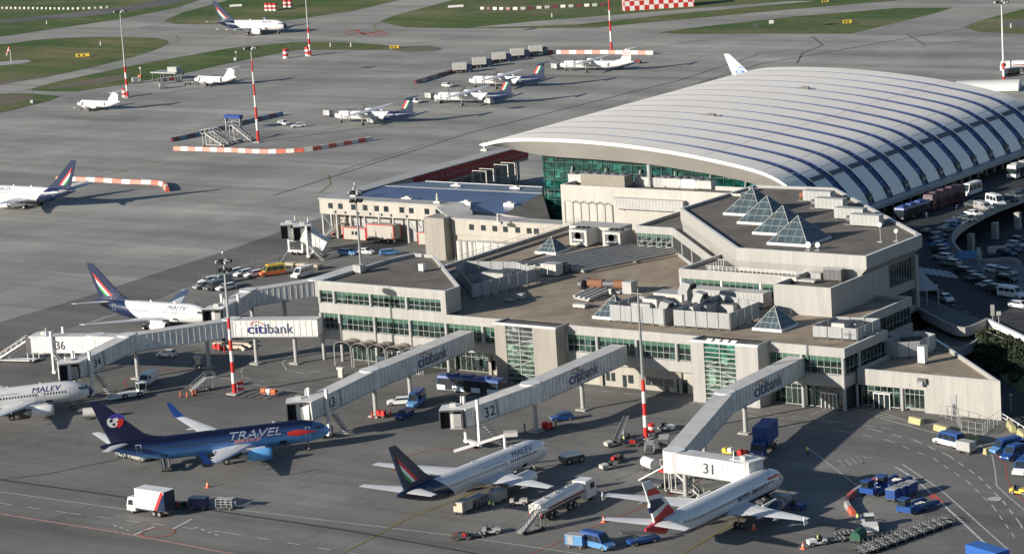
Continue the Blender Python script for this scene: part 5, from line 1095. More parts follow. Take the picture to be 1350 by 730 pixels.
    if kind=='bluewhite':
        flag=[(navy,[(-L+5.1,7.6),(-L+4.0,8.6),(-L+1.5,8.9),(-L+1.2,7.9),(-L+1.5,7.0),(-L+3,7.2)]),(red,[(-L+4.3,9.2),(-L+2.9,10.4),(-L+.9,10.5),(-L+1.0,9.6),(-L+2.5,9.5)]),(red,[(-L+7.2,6.1),(-L+5.8,7.2),(-L+4.2,6.6),(-L+2.3,6.1),(-L+2.3,5.45),(-L+7.5,5.3)])]
        for mt,pts in flag: e=MB(); plate(e,pts,0,.39,mt); e.build('flag_field',f)
    if text:
        for s in sides:
            for (tx,x0,th,sz,wd,mt,sh,bo) in text:
                fustext(ST,tx,(x0 if s>0 else x0),th,sz,wd,mt,s,sh,bo).build('lettering',t)
    if kind=='tricolour' and text:
        a=MB()
    x_m=wx-4.2
    gear(t,-3.9,0,2.2,.36); gear(t,x_m,2.9,2.4,.56); gear(t,x_m,-2.9,2.4,.56)
    a=MB(); 
    for x in (-9,-L*.5): plate(a,[(x,5.25),(x-.5,5.25),(x-.55,5.62),(x-.35,5.62)],0,.05,white)
    a.build('antennas',t); return t
def nosepos(px_,z): return at(px_[0],px_[1],z)
MV=lambda xa,wd=5.6,sz=1.5: [('MALEV',xa,.42,sz,wd,lettrice,.3,.0),('Hungarian Airlines',xa-7.6,.47,.5,5.2,mat('lettering_pale',(.3,.34,.45),.4,var=0),0,0)]
jet('white jet with navy striped tail, under the crane arm left of the fuel tanker',nosepos((722,589),2.95),R(88.5),38.0,'tricolour',text=MV(-11.5))
jet('dark to sky blue jet with a round emblem on its navy fin',nosepos((435,566),2.95),R(49.6),38.0,'bluefade',winglets=True,engine=mat('sky_blue_paint',(.13,.38,.72),.3,var=0),text=[('TRAVEL',-17.6,.12,2.0,9.2,mat('lettering_dark_blue',(.02,.03,.1),.4,var=0),.35,.09),('TRAVEL',-17.45,.15,1.85,9.0,mat('lettering_silver',(.38,.43,.52),.4,var=0),.35,.0),('SERVICE',-16.5,-.15,.75,4.6,mat('lettering_pink',(.55,.25,.25),.4,var=0),.3,.02)])
jet('white jet with navy tail parked behind the long bridge 34',nosepos((281,417.5),2.95),R(4.5),29.8,'tricolour',text=MV(-10.2,5.0))
jet('white jet below bridge 34, its tail cut off by the left photo edge',nosepos((123.5,514.3),2.95),R(50),29.8,'tricolour',text=MV(-11.2,5.4))
jet('white jet with a red, white and blue waved fin at bridge 31',nosepos((1029,627.5),3.2),R(90),37.3,'bluewhite',airbus=True,text=[('BRITISH AIRWAYS',-15.6,-.06,1.0,8.6,lettrice,0,.01)])
jet('white jet with striped navy tail taxiing at the top beyond the grass',nosepos((378.2,34.5),2.95),R(8),31.0,'tricolour',text=MV(-10.2,4.8))
cpos=at(99.5,251.6,4.7); rz=R(183); jet('white jet facing left, its nose cut by the left edge, above the curved barrier',cpos+Vector((math.cos(rz),math.sin(rz),0))*29.8,rz,29.8,'tricolour',text=MV(-9.8,4.6))
kf=at(961.5,71,12.5); rz=R(12); k=jet('white jet of which only the pale lettered fin shows above the arched roof',kf+Vector((math.cos(rz),math.sin(rz),0))*31.6,rz,32.2,'plain')
e=MB(); flattext(e,'KLM',(-32.2+2.2,-.2,6.6),(1,0,0),(0,0,1),1.5,mat('lettering_sky_blue',(.03,.22,.6),.4,var=0),bold=.03)
for i in range(4): e.cbox((-32.2+3.2+i*.45,-.2,8.35+(.1 if i in(1,2) else 0)),(.28,.04,.28),MAT['lettering_sky_blue'])
e.cbox((-32.2+3.9,-.2,8.75),(.14,.04,.45),MAT['lettering_sky_blue']); e.build('lettering',k)
for s in range(0): pass
# red nose swoosh of the red-white-blue tailed jet
jt=[o for o in COL.objects if o.get('label','').startswith('white jet with a red, white')][0]
ST=[(x,r*1.04,z+.25) for x,r,z in fuselage(37.3,ST7,TL7)]
for s in (1,-1):
    m=MB(); patch(m,ST,-6.6,-3.2,.42,.6,.02,red,3,4,s); patch(m,ST,-4.2,-2.9,.5,.72,.022,red,3,3,s); m.build('nose_ribbon_red',jt)
    m=MB(); patch(m,ST,-3.0,-2.4,.1,.55,.024,navy,3,2,s); m.build('nose_ribbon_blue',jt)
jb=[o for o in COL.objects if o.get('label','').startswith('dark to sky')][0]
ST=fuselage(38.0,ST7,TL7)
for s in (1,-1):
    m=MB()
    for i in range(12):
        x=-7.4+i*.42; hw=.27*(1-abs(i-3.5)/8.6); patch(m,ST,x,x+.43,.12-hw,.12+hw,.02,red,4,1,s)
    m.build('red_arrow',jb)
# turboprops
def prop(label,pos,rz,L,kind,sc=1.0,group='small propeller aircraft',high=True,stripes=False):
    t=thing('propeller_aircraft',label,'propeller aircraft',(pos.x,pos.y,0),rz,group); t.scale=(sc,sc,sc)
    r=1.35 if high else 1.14; zc=2.45 if high else 1.95
    NO=[(0,.03,zc-.35),(.5,r*.5,zc-.25),(1.3,r*.8,zc-.1),(2.6,r*.98,zc),(3.6,r,zc)]; TL=[(L*.36,r,zc),(L*.2,r*.78,zc+.3),(L*.09,r*.45,zc+.7),(0,.15,zc+1.05)]
    ST=fuselage(L,NO,TL); lv=MAT.get((kind,L,'p')) or livery(kind+'_prop_livery',kind,L); MAT[(kind,L,'p')]=lv
    m=MB(); rg=[[fpt(ST,x,2*PI*j/18) for j in range(18)] for x,_,_ in ST]; m.loft(rg,lv,True,True); m.build('fuselage',t)
    w=MB()
    for s in (1,-1):
        x=-4.2
        while x>-L*.78: patch(w,ST,x-.14,x+.14,.15,.36,.012,carglass,1,1,s); x-=.8
    w.build('cabin_windows',t)
    c=MB()
    for s in (1,-1): patch(c,ST,-2.2,-1.35,.45,1.1,.02,carglass,3,1,s)
    c.build('cockpit_windows',t)
    d=MB()
    for s in (1,-1): patch(d,ST,-3.9,-3.1,-.5,.65,.015,dgrey,3,1,s)
    patch(d,ST,-L*.7,-L*.67,-.4,.6,.015,dgrey,3,1,-1); d.build('door',t)
    wx=-L*.42; wz=zc+r*1.0 if high else zc-r*.75; sp=14.2 if high else 9.9; ch=3.0 if high else 2.6; ny=4.4 if high else 3.3
    for s in (1,-1):
        m=MB(); wing([(0,wx+ch/2,ch,wz,.5),(ny,wx+ch/2,ch,wz+(0 if high else .25),.45),(sp,wx+ch*.2,ch*.45,wz+(.25 if high else 1.0),.15)],m,wingm,s); o=m.build('wing',t)
        n=MB(); nz=wz-.35 if high else wz+.25; n.lathe([(-.3,.1),(0,.28),(.4,.5),(2,.62),(4.6,.5),(6.6,.15)],(wx+3.9 if high else wx+3,ny*s,nz),(-1,0,0),white,12); nc=n.build('engine',t)
        px0=(wx+4.1 if high else wx+3.2); rp=2.05 if high else 1.6; p=MB()
        for k in range(6 if high else 4): a=2*PI*k/(6 if high else 4)+.3; dv=Vector((0,math.cos(a),math.sin(a))); p.bar(Vector((px0,ny*s,nz))+dv*.2,Vector((px0,ny*s,nz))+dv*rp,.1,.22,black)
        p.lathe([(-.5,.03),(0,.25)],(px0+.1,ny*s,nz),(-1,0,0),lgrey,8); p.build('propeller',nc)
        gear(t,wx-.4,ny*s,nz-.2,.42)
        m=MB(); TZ=8.2 if high else 6.2; wing([(0,-L+2.4,2.3,TZ,.2),(3.9 if high else 3.3,-L+1.7,1.4,TZ+.05,.1)],m,navy if kind=='tricolour_prop' else white,s); m.build('tailplane',t)
    gear(t,-2.2,0,zc-.9,.3)
    TZ=8.2 if high else 6.2; z_=zc+r*.7; m=MB(); fin=[(-L*.72,zc+r*.9),(-L+5.0,z_+1.0),(-L+2.9,TZ),(-L+.5,TZ+.05),(-L+.9,z_+.2),(-L+2.0,zc+.8),(-L*.8,zc+.6)]
    finsh(m,fin,{'tricolour_prop':navy}.get(kind,white),.3,.2); f=m.build('fin',t)
    if kind=='tricolour_prop':
        emblem_tricolour.__defaults__
        for nm,key,a,b in (('red_stripe','flag_red',.35,1.1),('white_stripe','flag_white',1.1,1.55),('green_stripe','flag_green',1.55,2.0)):
            mt=MAT.get(key) or mat(key,{'flag_red':(.6,.04,.03),'flag_white':(.8,.8,.78),'flag_green':(.02,.3,.06)}[key],.4,var=0)
            le=lambda z:-L+2.9+(TZ-z)*.62; e=MB(); plate(e,[(le(7.3)-a,7.3),(le(4.8)-a,4.8),(le(4.8)-b,4.8),(le(7.3)-b,7.3)],0,.38,mt); e.build(nm,f)
        fustext(ST,'MALEV',-8.5,.35,.9,3.2,lettrice,-1,.3).build('lettering',t)
    if stripes:
        for i in range(3): e=MB(); plate(e,[(-L+3.6-i*.0+.4*(2-i),5.4+i*.7),(-L+.9,5.4+i*.7),(-L+.9,5.7+i*.7),(-L+3.4+.4*(2-i),5.7+i*.7)],0,.36,red); e.build('fin_stripe',f)
    return t
prop('white high winged propeller aircraft with navy striped tail, front-most of the parked row',nosepos((441,152),2.1),R(-174),30.,'tricolour_prop',.92)
prop('second white propeller aircraft with navy striped tail, in the middle of the parked row',nosepos((572,127.5),2.1),R(-174),30.,'tricolour_prop',.92)
prop('third white propeller aircraft with navy striped tail, rearmost of the three',nosepos((618,106),2.1),R(-174),30.,'tricolour_prop',.92)
prop('all white propeller aircraft with thin red lines across its fin, beyond the striped tails',nosepos((738,85),2.1),R(-174),30.,'plain',.88,stripes=True)
prop('small plain white low winged propeller aircraft nearest the left edge',nosepos((102,136.5),1.7),R(179),19.5,'plain',.95,high=False)
prop('small plain white low winged propeller aircraft beside the dark ground equipment',nosepos((256,104.5),1.7),R(179),19.5,'plain',.95,high=False)
# ================================================================= VEHICLES AND GROUND EQUIPMENT  (local +x forward)
def prof(m,P,mt,side=None):
    """closed side profile of (x,z,halfwidth) swept across the vehicle"""
    n=len(P); tri=tessellate_polygon([[Vector((p[0],p[1],0)) for p in P]])
    L_=[(p[0],p[2],p[1]) for p in P]; R_=[(p[0],-p[2],p[1]) for p in P]
    m.add(L_,[tuple(t) for t in tri],side or mt); m.add(R_,[tuple(t)[::-1] for t in tri],side or mt)
    m.add(L_+R_,[(i,(i+1)%n,n+(i+1)%n,n+i) for i in range(n)],mt)
def wheels(t,xs,w,r=.33,tw=.22,name='wheel'):
    for x in xs:
        for s in (-1,1):
            m=MB(); m.tube((x,s*w-tw/2*s,r),(x,s*w+tw/2*s,r),r,black,12); m.tube((x,s*w+tw/2*s,r),(x,s*(w+.01)+tw/2*s,r),r*.55,chrome,8); m.build(name,t)
def sideglass(m,pts,o=.015):
    for s in (-1,1):
        q=[(x,s*(w+o),z) for x,z,w in pts]; m.quad(q if s<0 else q[::-1],carglass)
def lampsf(t,x,y,z,xr,zr):
    for s in (-1,1):
        a=MB(); a.cbox((x,s*y,z),(.06,.3,.14),lamp); a.build('headlight',t); a=MB(); a.cbox((xr,s*y,zr),(.05,.16,.24),redlamp); a.build('tail_light',t)
def car(t,col,style='hatch'):
    m=MB(); k=dict(hatch=(2.0,-1.95),estate=(2.25,-2.3),saloon=(2.25,-2.3))[style]; f,r=k
    rr={'hatch':[(-1.35,1.42,.62),(r+.1,.98,.78)],'estate':[(-1.9,1.4,.62),(r+.08,.98,.8)],'saloon':[(-.95,1.4,.6),(r+.75,.98,.76),(r+.1,.92,.78)]}[style]
    P=[(r,.3,.8),(f-.1,.3,.78),(f,.5,.76),(f-.06,.68,.78),(f-.35,.78,.8),(f-1.05,.93,.82),(f-1.75,1.38,.62)]+rr+[(r,.75,.8)]
    prof(m,P,col); m.build('body',t); g=MB()
    e={'hatch':(-1.3,-1.7),'estate':(-1.85,-2.1),'saloon':(-.9,-1.45)}[style]
    sideglass(g,[(f-1.25,.97,.81),(f-1.78,1.32,.655),(e[0],1.33,.655),(e[1],.99,.79)])
    g.quad([(f-1.08,-.72,.96),(f-1.08,.72,.96),(f-1.7,.56,1.365),(f-1.7,-.56,1.365)],carglass)
    a=rr[0];b=rr[1]; g.quad([(a[0]-.06,.54,a[1]-.03),(b[0]+.02,.68,b[1]+.05),(b[0]+.02,-.68,b[1]+.05),(a[0]-.06,-.54,a[1]-.03)],carglass); g.build('windows',t)
    wheels(t,(f-.75,r+.75),.72); lampsf(t,f-.03,.55,.62,r-.01,.75)
def van(t,low,top=None,L=5.2,h=2.3,hood=.9,win=True,long=False):
    top=top or low; f=L/2;r=-L/2; m=MB()
    prof(m,[(r,.35,.95),(f-.1,.35,.93),(f,.6,.92),(f-.05,.85,.93),(f-hood,1.12,.95),(f-hood-.02,1.14,.955),(r,1.14,.965)],low)
    m2=MB(); prof(m2,[(r,1.142,.96),(f-hood,1.142,.95),(f-hood-.75,h-.1,.8),(f-hood-1.0,h,.74),(r+.1,h,.76),(r,h-.1,.8)],top); m.build('body',t); m2.build('roof_shell',t)
    g=MB(); n=3 if win else 1; x1=f-hood-.25; x0=r+.25
    z0,z1=1.25,h-.38
    for i in range(n):
        a=x1-(x1-x0)*(i+.04)/3; b=x1-(x1-x0)*(i+.93)/3
        wa=lambda z:.955-(z-1.14)/(h-1.24)*.15
        sideglass(g,[(a,z0,wa(z0)),(a-(.45 if i==0 else 0),z1,wa(z1)),(b,z1,wa(z1)),(b,z0,wa(z0))])
    g.quad([(f-hood-.03,-.8,1.24),(f-hood-.03,.8,1.24),(f-hood-.66,.7,h-.2),(f-hood-.66,-.7,h-.2)],carglass)
    if win: g.quad([(r-.012,.7,1.3),(r-.012,.68,h-.4),(r-.012,-.68,h-.4),(r-.012,-.7,1.3)],carglass)
    g.build('windows',t); wheels(t,(f-.9,r+1.0),.84,.36); lampsf(t,f-.0,.68,.75,r-.01,1.0)
def busv(t,low,top,L=12,h=2.95):
    f=L/2;r=-f; m=MB(); prof(m,[(r,.35,1.27),(f-.1,.35,1.27),(f,.6,1.25),(f,1.25,1.25),(r,1.25,1.27)],low); m.build('body',t)
    m=MB(); prof(m,[(r,2.42,1.25),(f-.14,2.42,1.24),(f-.3,h-.1,1.15),(f-.5,h,1.05),(r+.2,h,1.05),(r,h-.15,1.2)],top)
    for x in (-3,.5,3.8): m.box(x-1,x+1,-.7,.7,h,h+.25,top)
    m.build('roof_shell',t); g=MB(); prof(g,[(r+.02,1.252,1.24),(f-.03,1.252,1.22),(f-.16,2.418,1.2),(r+.02,2.418,1.22)],carglass); g.build('windows',t)
    d=MB()
    for x in (f-2.6,0,-f+3.2):
        for s in (-1,1): d.box(x-.75,x+.75,s*1.275-.01,s*1.275+.01,.4,2.35,black)
    d.build('doors',t); p=MB()
    for i in range(9): x=r+.3+(L-.6)*i/8; p.box(x-.05,x+.05,-1.26,1.26,1.253,2.417,top)
    p.build('window_pillars',t); wheels(t,(f-2.6-1.3,r+3.0),1.12,.48,.3); lampsf(t,f,.95,.7,r-.01,.9)
def tug(t,col,driver=False,hood=1.0):
    m=MB(); prof(m,[(-1.35,.3,.62),(1.3,.3,.62),(1.35,.9,.6),(.2,1.0,.62),(.1,.6,.62),(-.7,.6,.62),(-.75,.95,.6),(-1.35,.9,.6)],col); m.build('body',t)
    s=MB(); s.box(-.6,-.15,-.5,.5,.6,.85,black); s.box(-.68,-.55,-.5,.5,.85,1.35,black); s.tube((.25,.25,.95),(.0,.25,1.2),.03,black,4); s.build('seat',t); wheels(t,(.85,-.85),.6,.32)
def cabtug(t,col,L=5.2):
    m=MB(); prof(m,[(-L/2,.3,1.1),(L/2,.3,1.1),(L/2,1.05,1.05),(-L/2+1.8,1.15,1.1),(-L/2,1.0,1.1)],col); m.build('body',t)
    c=MB(); c.box(L/2-1.9,L/2-.5,-.7,.7,1.1,1.15,col); c.box(L/2-1.85,L/2-.55,-.65,.65,1.15,2.0,carglass); c.box(L/2-1.9,L/2-.5,-.7,.7,2.0,2.12,col); c.build('cab',t); wheels(t,(L/2-1,-L/2+1),1.0,.55,.35)
def dolly(t,kind,col):
    m=MB(); m.box(-1.4,1.4,-.75,.75,.42,.55,dgrey); m.tube((1.4,0,.45),(2.3,0,.35),.05,dgrey,4); m.build('chassis',t)
    b=MB()
    if kind=='cage':
        for x in (-1.35,-.45,.45,1.35):
            for y in (-.72,.72): b.box(x-.04,x+.04,y-.04,y+.04,.55,1.75,col)
        for y in (-.72,.72): b.box(-1.38,1.38,y-.03,y+.03,1.0,1.05,col); b.box(-1.38,1.38,y-.03,y+.03,1.35,1.4,col)
        b.box(-1.4,1.4,-.76,.76,1.75,1.82,col); b.build('cage',t)
    elif kind=='cover': b.loft([[(x,.78*math.cos(a),1.0+.75*math.sin(a)) for a in [PI*k/8 for k in range(9)]]+[(x,-.78,.56),(x,.78,.56)] for x in (-1.42,1.42)],col,True,False); b.build('tarpaulin',t)
    elif kind=='box': b.box(-1.4,1.4,-.8,.8,.56,1.95,col); b.box(-1.42,1.42,-.82,.82,1.95,2.02,lgrey); b.box(-1.0,-.05,-.83,-.8,.65,1.85,grey); b.build('container',t)
    elif kind=='round': b.tube((-1.5,0,1.25),(1.5,0,1.25),.85,col,14); b.build('tank',t)
    elif kind=='bowl': 
        b.loft([[(x,.85*math.cos(a),1.15+.75*math.sin(a)) for a in [PI+PI*k/8 for k in range(9)]] for x in (-1.25,1.25)],col,True,True); b.box(-1.3,1.3,-.9,.9,1.15,1.22,col); b.build('hopper',t)
    elif kind=='frame':
        for x in (-1.35,1.35):
            for y in (-.72,.72): b.box(x-.05,x+.05,y-.05,y+.05,.55,1.25,dgrey)
            b.box(x-.05,x+.05,-.7,.7,.85,.93,dgrey)
        for i in range(4): b.tube((-.9+i*.6,-.7,.6),(-.9+i*.6,.7,.6),.05,grey,5)
        b.build('posts',t)
    elif kind=='bags':
        for i in range(9): b.cbox((-1.1+(i%5)*.52,-.3+.55*(i//5),.78+random.uniform(0,.15)),(.45,.5,.45),random.choice([dgrey,navy,brown,black,red]))
        b.build('luggage',t)
    else: 
        for x in (-1.3,-.65,0,.65,1.3): b.box(x-.04,x+.04,-.72,.72,.56,.64,lgrey)
        b.build('rollers',t)
    wheels(t,(-.95,.95),.62,.22,.14)
def lowtug(t):
    m=MB(); prof(m,[(-1.9,.3,1.05),(1.9,.3,1.05),(1.95,.8,1.05),(1.7,1.2,1.0),(-1.9,1.25,1.0)],dgrey); m.build('body',t)
    m=MB(); m.hex8([(-1.8,-.95,1.252),(1.6,-.95,1.2),(1.6,.95,1.2),(-1.8,.95,1.252)],[(-1.5,-.8,1.65),(1.2,-.8,1.6),(1.2,.8,1.6),(-1.5,.8,1.65)],white); m.build('bonnet',t); wheels(t,(1.2,-1.2),1.0,.5,.3)
def cargoloader(t,col):
    m=MB(); 
    for s in (-1,1): m.box(-3.4,2.2,s*1.2-.22,s*1.2+.22,.35,.95,col); m.hex8([(-4.2,s*1.2-.22,.25),(-3.4,s*1.2-.22,.35),(-3.4,s*1.2+.22,.35),(-4.2,s*1.2+.22,.25)],[(-4.2,s*1.2-.22,.45),(-3.4,s*1.2-.22,.95),(-3.4,s*1.2+.22,.95),(-4.2,s*1.2+.22,.45)],col)
    m.box(1.2,3.2,-1.3,1.3,.45,1.3,col); m.build('frame',t); c=MB(); c.box(1.6,3.0,-1.1,.2,1.3,2.2,carglass); c.box(1.5,3.1,-1.2,.3,2.2,2.32,col); c.build('cab',t)
    p=MB(); p.box(-2.2,.8,-.9,.9,.5,.7,tan)
    for i in range(5): p.tube((-2+i*.6,-.8,.72),(-2+i*.6,.8,.72),.08,steel,5)
    p.build('roller_bed',t)
    for x in (-3.6,): 
        for s in (-1,1): q=MB(); q.tube((x,s*1.2-.2,.3),(x,s*1.2+.2,.3),.3,white,8); q.build('roller_wheel',t)
    wheels(t,(2.2,-.6),1.3,.38)
def beltloader(t,col,up_=2.6):
    m=MB(); m.box(-2.4,2.4,-.8,.8,.4,.85,col); m.build('chassis',t); b=MB(); b.bar((-3.4,0,1.0),(3.6,0,up_),.8,.18,dgrey); 
    for s in (-1,1): b.bar((-3.4,s*.42,1.12),(3.6,s*.42,up_+.12),.07,.2,lgrey)
    b.bar((.8,.0,.8),(1.6,0,up_-.6),.2,.12,grey); b.build('belt_arm',t); wheels(t,(1.5,-1.5),.72,.34)
def tanker(t):
    m=MB(); m.box(-6.6,3.2,-.5,.5,.75,1.05,dgrey); m.build('chassis',t)
    b=MB(); st=[]
    for x,k in ((-6.8,.92),(-6.6,1),(3.0,1),(3.2,.92)): st.append([(x,1.22*k*math.cos(a),2.1+.98*k*math.sin(a)) for a in [2*PI*j/20 for j in range(20)]])
    b.loft(st,white,True,True); o=b.build('tank',t)
    r_=MB()
    for s in (-1,1): r_.box(-6.7,3.1,s*1.235-.01,s*1.235+.01,1.85,2.1,mat('dark_red_stripe',(.2,.02,.03),.5,var=0))
    r_.build('side_stripe',o)
    l=MB()
    for x in (-4.5,-2,.8): l.tube((x,0,3.05),(x,0,3.2),.3,lgrey,8)
    l.box(-6.5,3,.35,.4,3.15,3.2,lgrey); l.box(-6.5,3,-.4,-.35,3.15,3.2,lgrey); l.build('hatches',o)
    c=MB(); prof(c,[(3.6,.5,1.2),(6.0,.5,1.2),(6.05,1.5,1.18),(5.85,2.9,1.1),(5.6,3.05,1.05),(3.6,3.05,1.1)],white); c.build('cab',t); g=MB(); sideglass(g,[(5.7,1.7,1.17),(5.6,2.55,1.12),(4.6,2.55,1.12),(4.6,1.7,1.17)],.03); g.quad([(6.07,-1,1.65),(6.07,1,1.65),(5.92,.95,2.7),(5.92,-.95,2.7)],carglass); g.build('windows',t)
    e=MB(); e.box(-6.95,-6.82,-1.0,1.0,1.3,2.8,offwhite); e.box(-6.97,-6.94,-1.1,-.9,1.3,1.6,redlamp); e.box(-6.97,-6.94,.9,1.1,1.3,1.6,redlamp); e.build('rear_cabinet',t)
    wheels(t,(5.0,.9,-.3,-3.6,-4.8),.98,.5,.3)
def boxtruck(t,boxc,cabc,stripe=False,L=7.0,h=3.9,zb=1.1,swirl=None):
    b=MB(); b.box(-L/2,L/2-1.9,-1.22,1.22,zb,h,boxc); o=b.build('box_body',t)
    if stripe:
        s=MB()
        for y in (-1.235,1.235):
            s.quad([(-L/2,y,zb+.01),(-L/2+1.7,y,zb+.01),(-L/2+.2,y,h-.4),(-L/2,y,h-.4)] if y<0 else [(-L/2,y,h-.4),(-L/2+.2,y,h-.4),(-L/2+1.7,y,zb+.01),(-L/2,y,zb+.01)],navy)
            q=[(-L/2+1.7,y*1.001,zb+.01),(-L/2+2.3,y*1.001,zb+.01),(-L/2+.6,y*1.001,h-.05),(-L/2,y*1.001,h-.05)]; s.quad(q if y<0 else q[::-1],red)
        s.box(-L/2-.03,-L/2-.01,-1.2,1.2,zb,h-.1,navy); s.build('stripe',o)
    c=MB(); f=L/2+.1; prof(c,[(f-1.8,.5,1.15),(f-.05,.5,1.15),(f,1.3,1.12),(f-.25,2.5,1.0),(f-.5,2.65,.95),(f-1.8,2.65,1.0)],cabc); c.build('cab',t)
    g=MB(); g.quad([(f+.0,-.95,1.4),(f+.0,.95,1.4),(f-.2,.88,2.3),(f-.2,-.88,2.3)],carglass); sideglass(g,[(f-.3,1.4,1.13),(f-.4,2.2,1.05),(f-1.3,2.2,1.05),(f-1.3,1.4,1.13)],.02); g.build('windows',t)
    m=MB(); m.box(-L/2+.1,L/2-1.8,-.45,.45,.6,zb-.02,dgrey)
    if zb>1.3:
        for s in (-1,1): m.bar((-1.8,s*.6,.8),(1.0,s*.6,zb),.12,.12,dgrey); m.bar((1.0,s*.65,.8),(-1.8,s*.65,zb),.12,.12,dgrey)
    m.build('chassis',t); wheels(t,(f-1.0,-L/2+1.4,-L/2+2.5),.98,.48,.3); lampsf(t,f-.0,.85,.85,-L/2-.04,.9)
def pushback(t):
    m=MB(); prof(m,[(-3.6,.3,.9),(3.0,.3,1.0),(3.0,.9,1.0),(1.0,1.0,1.0),(-1,.95,1.0),(-3.6,.65,.9)],white); m.build('body',t)
    c=MB(); c.box(2.2,3.6,-.8,.8,.9,1.2,white); c.box(2.25,3.55,-.75,.75,1.2,2.3,carglass); c.box(2.15,3.65,-.85,.85,2.3,2.42,white)
    for x in (2.22,3.55): 
        for y in (-.78,.78): c.box(x-.05,x+.05,y-.05,y+.05,1.2,2.3,white)
    c.build('cab',t); k=MB(); k.box(-3.4,-1.6,-.5,.5,.7,.95,grey); k.build('cradle',t); wheels(t,(2.2,-.6),1.0,.5,.35)
# people -------------------------------------------------------
skin=mat('skin',(.5,.32,.24),.6,var=0); trous=mat('dark_trousers',(.02,.025,.05),.8,var=0); vestm=mat('lime_vest',(.45,.75,.05),.7,var=0); hairm=mat('dark_hair',(.02,.015,.01),.8,var=0); shirt=mat('navy_jacket',(.03,.05,.12),.8,var=0); wshirt=mat('pale_shirt',(.5,.55,.55),.8,var=0)
def make_person(pose):
    if pose=='walk': J=dict(pel=(0,0,.95),ch=(.02,0,1.25),nk=(.03,0,1.5),hd=(.05,0,1.63),tp=(.05,0,1.74),hl=(.02,.1,.9),kl=(.16,.11,.5),al=(.1,.11,.09),tl=(.28,.11,.04),hr=(0,-.1,.9),kr=(-.02,-.11,.5),ar=(-.28,-.11,.14),tr=(-.12,-.11,.04),sl=(.02,.19,1.42),el=(-.1,.25,1.15),wl=(0,.26,.92),gl=(.03,.26,.83),sr=(.02,-.19,1.42),er=(.06,-.25,1.15),wr=(.24,-.25,1.0),gr=(.32,-.25,.96))
    elif pose=='sit': J=dict(pel=(0,0,.62),ch=(-.02,0,.92),nk=(0,0,1.17),hd=(.03,0,1.3),tp=(.03,0,1.41),hl=(.04,.1,.6),kl=(.42,.13,.62),al=(.5,.13,.24),tl=(.66,.13,.2),hr=(.04,-.1,.6),kr=(.42,-.13,.62),ar=(.5,-.13,.24),tr=(.66,-.13,.2),sl=(0,.19,1.1),el=(.12,.24,.86),wl=(.36,.18,.9),gl=(.42,.15,.93),sr=(0,-.19,1.1),er=(.12,-.24,.86),wr=(.36,-.18,.9),gr=(.42,-.15,.93))
    else: J=dict(pel=(0,0,.95),ch=(0,0,1.25),nk=(.01,0,1.5),hd=(.03,0,1.63),tp=(.03,0,1.74),hl=(0,.1,.9),kl=(.02,.12,.5),al=(0,.13,.09),tl=(.16,.15,.04),hr=(0,-.1,.9),kr=(.02,-.12,.5),ar=(0,-.13,.09),tr=(.16,-.15,.04),sl=(0,.19,1.42),el=(-.02,.26,1.15),wl=(.1,.25,.92),gl=(.14,.24,.84),sr=(0,-.19,1.42),er=(.08,-.25,1.18),wr=(.3,-.2,1.15),gr=(.38,-.18,1.17))
    Rd=dict(pel=.15,ch=.16,nk=.06,hd=.1,tp=.06,hl=.1,kl=.065,al=.045,tl=.04,hr=.1,kr=.065,ar=.045,tr=.04,sl=.075,el=.05,wl=.035,gl=.04,sr=.075,er=.05,wr=.035,gr=.04)
    E=[('pel','ch'),('ch','nk'),('nk','hd'),('hd','tp'),('pel','hl'),('hl','kl'),('kl','al'),('al','tl'),('pel','hr'),('hr','kr'),('kr','ar'),('ar','tr'),('ch','sl'),('sl','el'),('el','wl'),('wl','gl'),('ch','sr'),('sr','er'),('er','wr'),('wr','gr')]
    ks=list(J); me=bpy.data.meshes.new('skeleton'); me.from_pydata([J[k] for k in ks],[(ks.index(a),ks.index(b)) for a,b in E],[]); o=bpy.data.objects.new('skeleton',me); COL.objects.link(o)
    md=o.modifiers.new('s','SKIN'); md.use_smooth_shade=True
    for i,k in enumerate(ks): me.skin_vertices[0].data[i].radius=(Rd[k],Rd[k])
    me.skin_vertices[0].data[0].use_root=True; o.modifiers.new('u','SUBSURF').levels=1
    dg=bpy.context.evaluated_depsgraph_get(); b=bpy.data.meshes.new_from_object(o.evaluated_get(dg)); bpy.data.objects.remove(o); b.name='person_body'
    hipz=J['pel'][2]
    for mt in (skin,trous,shirt,black): b.materials.append(mt)
    for p in b.polygons:
        c=p.center; z=c.z; k=0
        if z>J['nk'][2]: k=0
        elif z>hipz and Vector((c.x-J['wl'][0],abs(c.y)-abs(J['wl'][1]),z-J['wl'][2])).length>.12 : k=2
        elif z<.12 and pose!='sit': k=3
        elif abs(c.y)>.2 and pose!='sit': k=0
        else: k=1
        p.material_index=k
    # vest and hair
    v=MB(); ch=Vector(J['ch']); pe=Vector(J['pel']); nk=Vector(J['nk'])
    v.loft([[(q.x+a*math.cos(2*PI*j/10),q.y+bb*math.sin(2*PI*j/10),q.z) for j in range(10)] for q,a,bb in ((pe+Vector((0,0,.02)),.18,.2),(ch,.185,.22),(nk-Vector((0,0,.1)),.15,.21),(nk-Vector((0,0,.03)),.09,.12))],vestm,False,True)
    for k in (.25,.6): q=pe.lerp(nk,k); v.loft([[(q.x+.2*math.cos(2*PI*j/10),q.y+.235*math.sin(2*PI*j/10),q.z+dz) for j in range(10)] for dz in (-.03,.03)],lamp,False,True)
    hd=Vector(J['hd']); h=MB(); h.lathe([(-.02,.118),(.06,.112),(.11,.06),(.125,.01)],hd+Vector((-.02,0,.02)),(0,0,1),hairm,10)
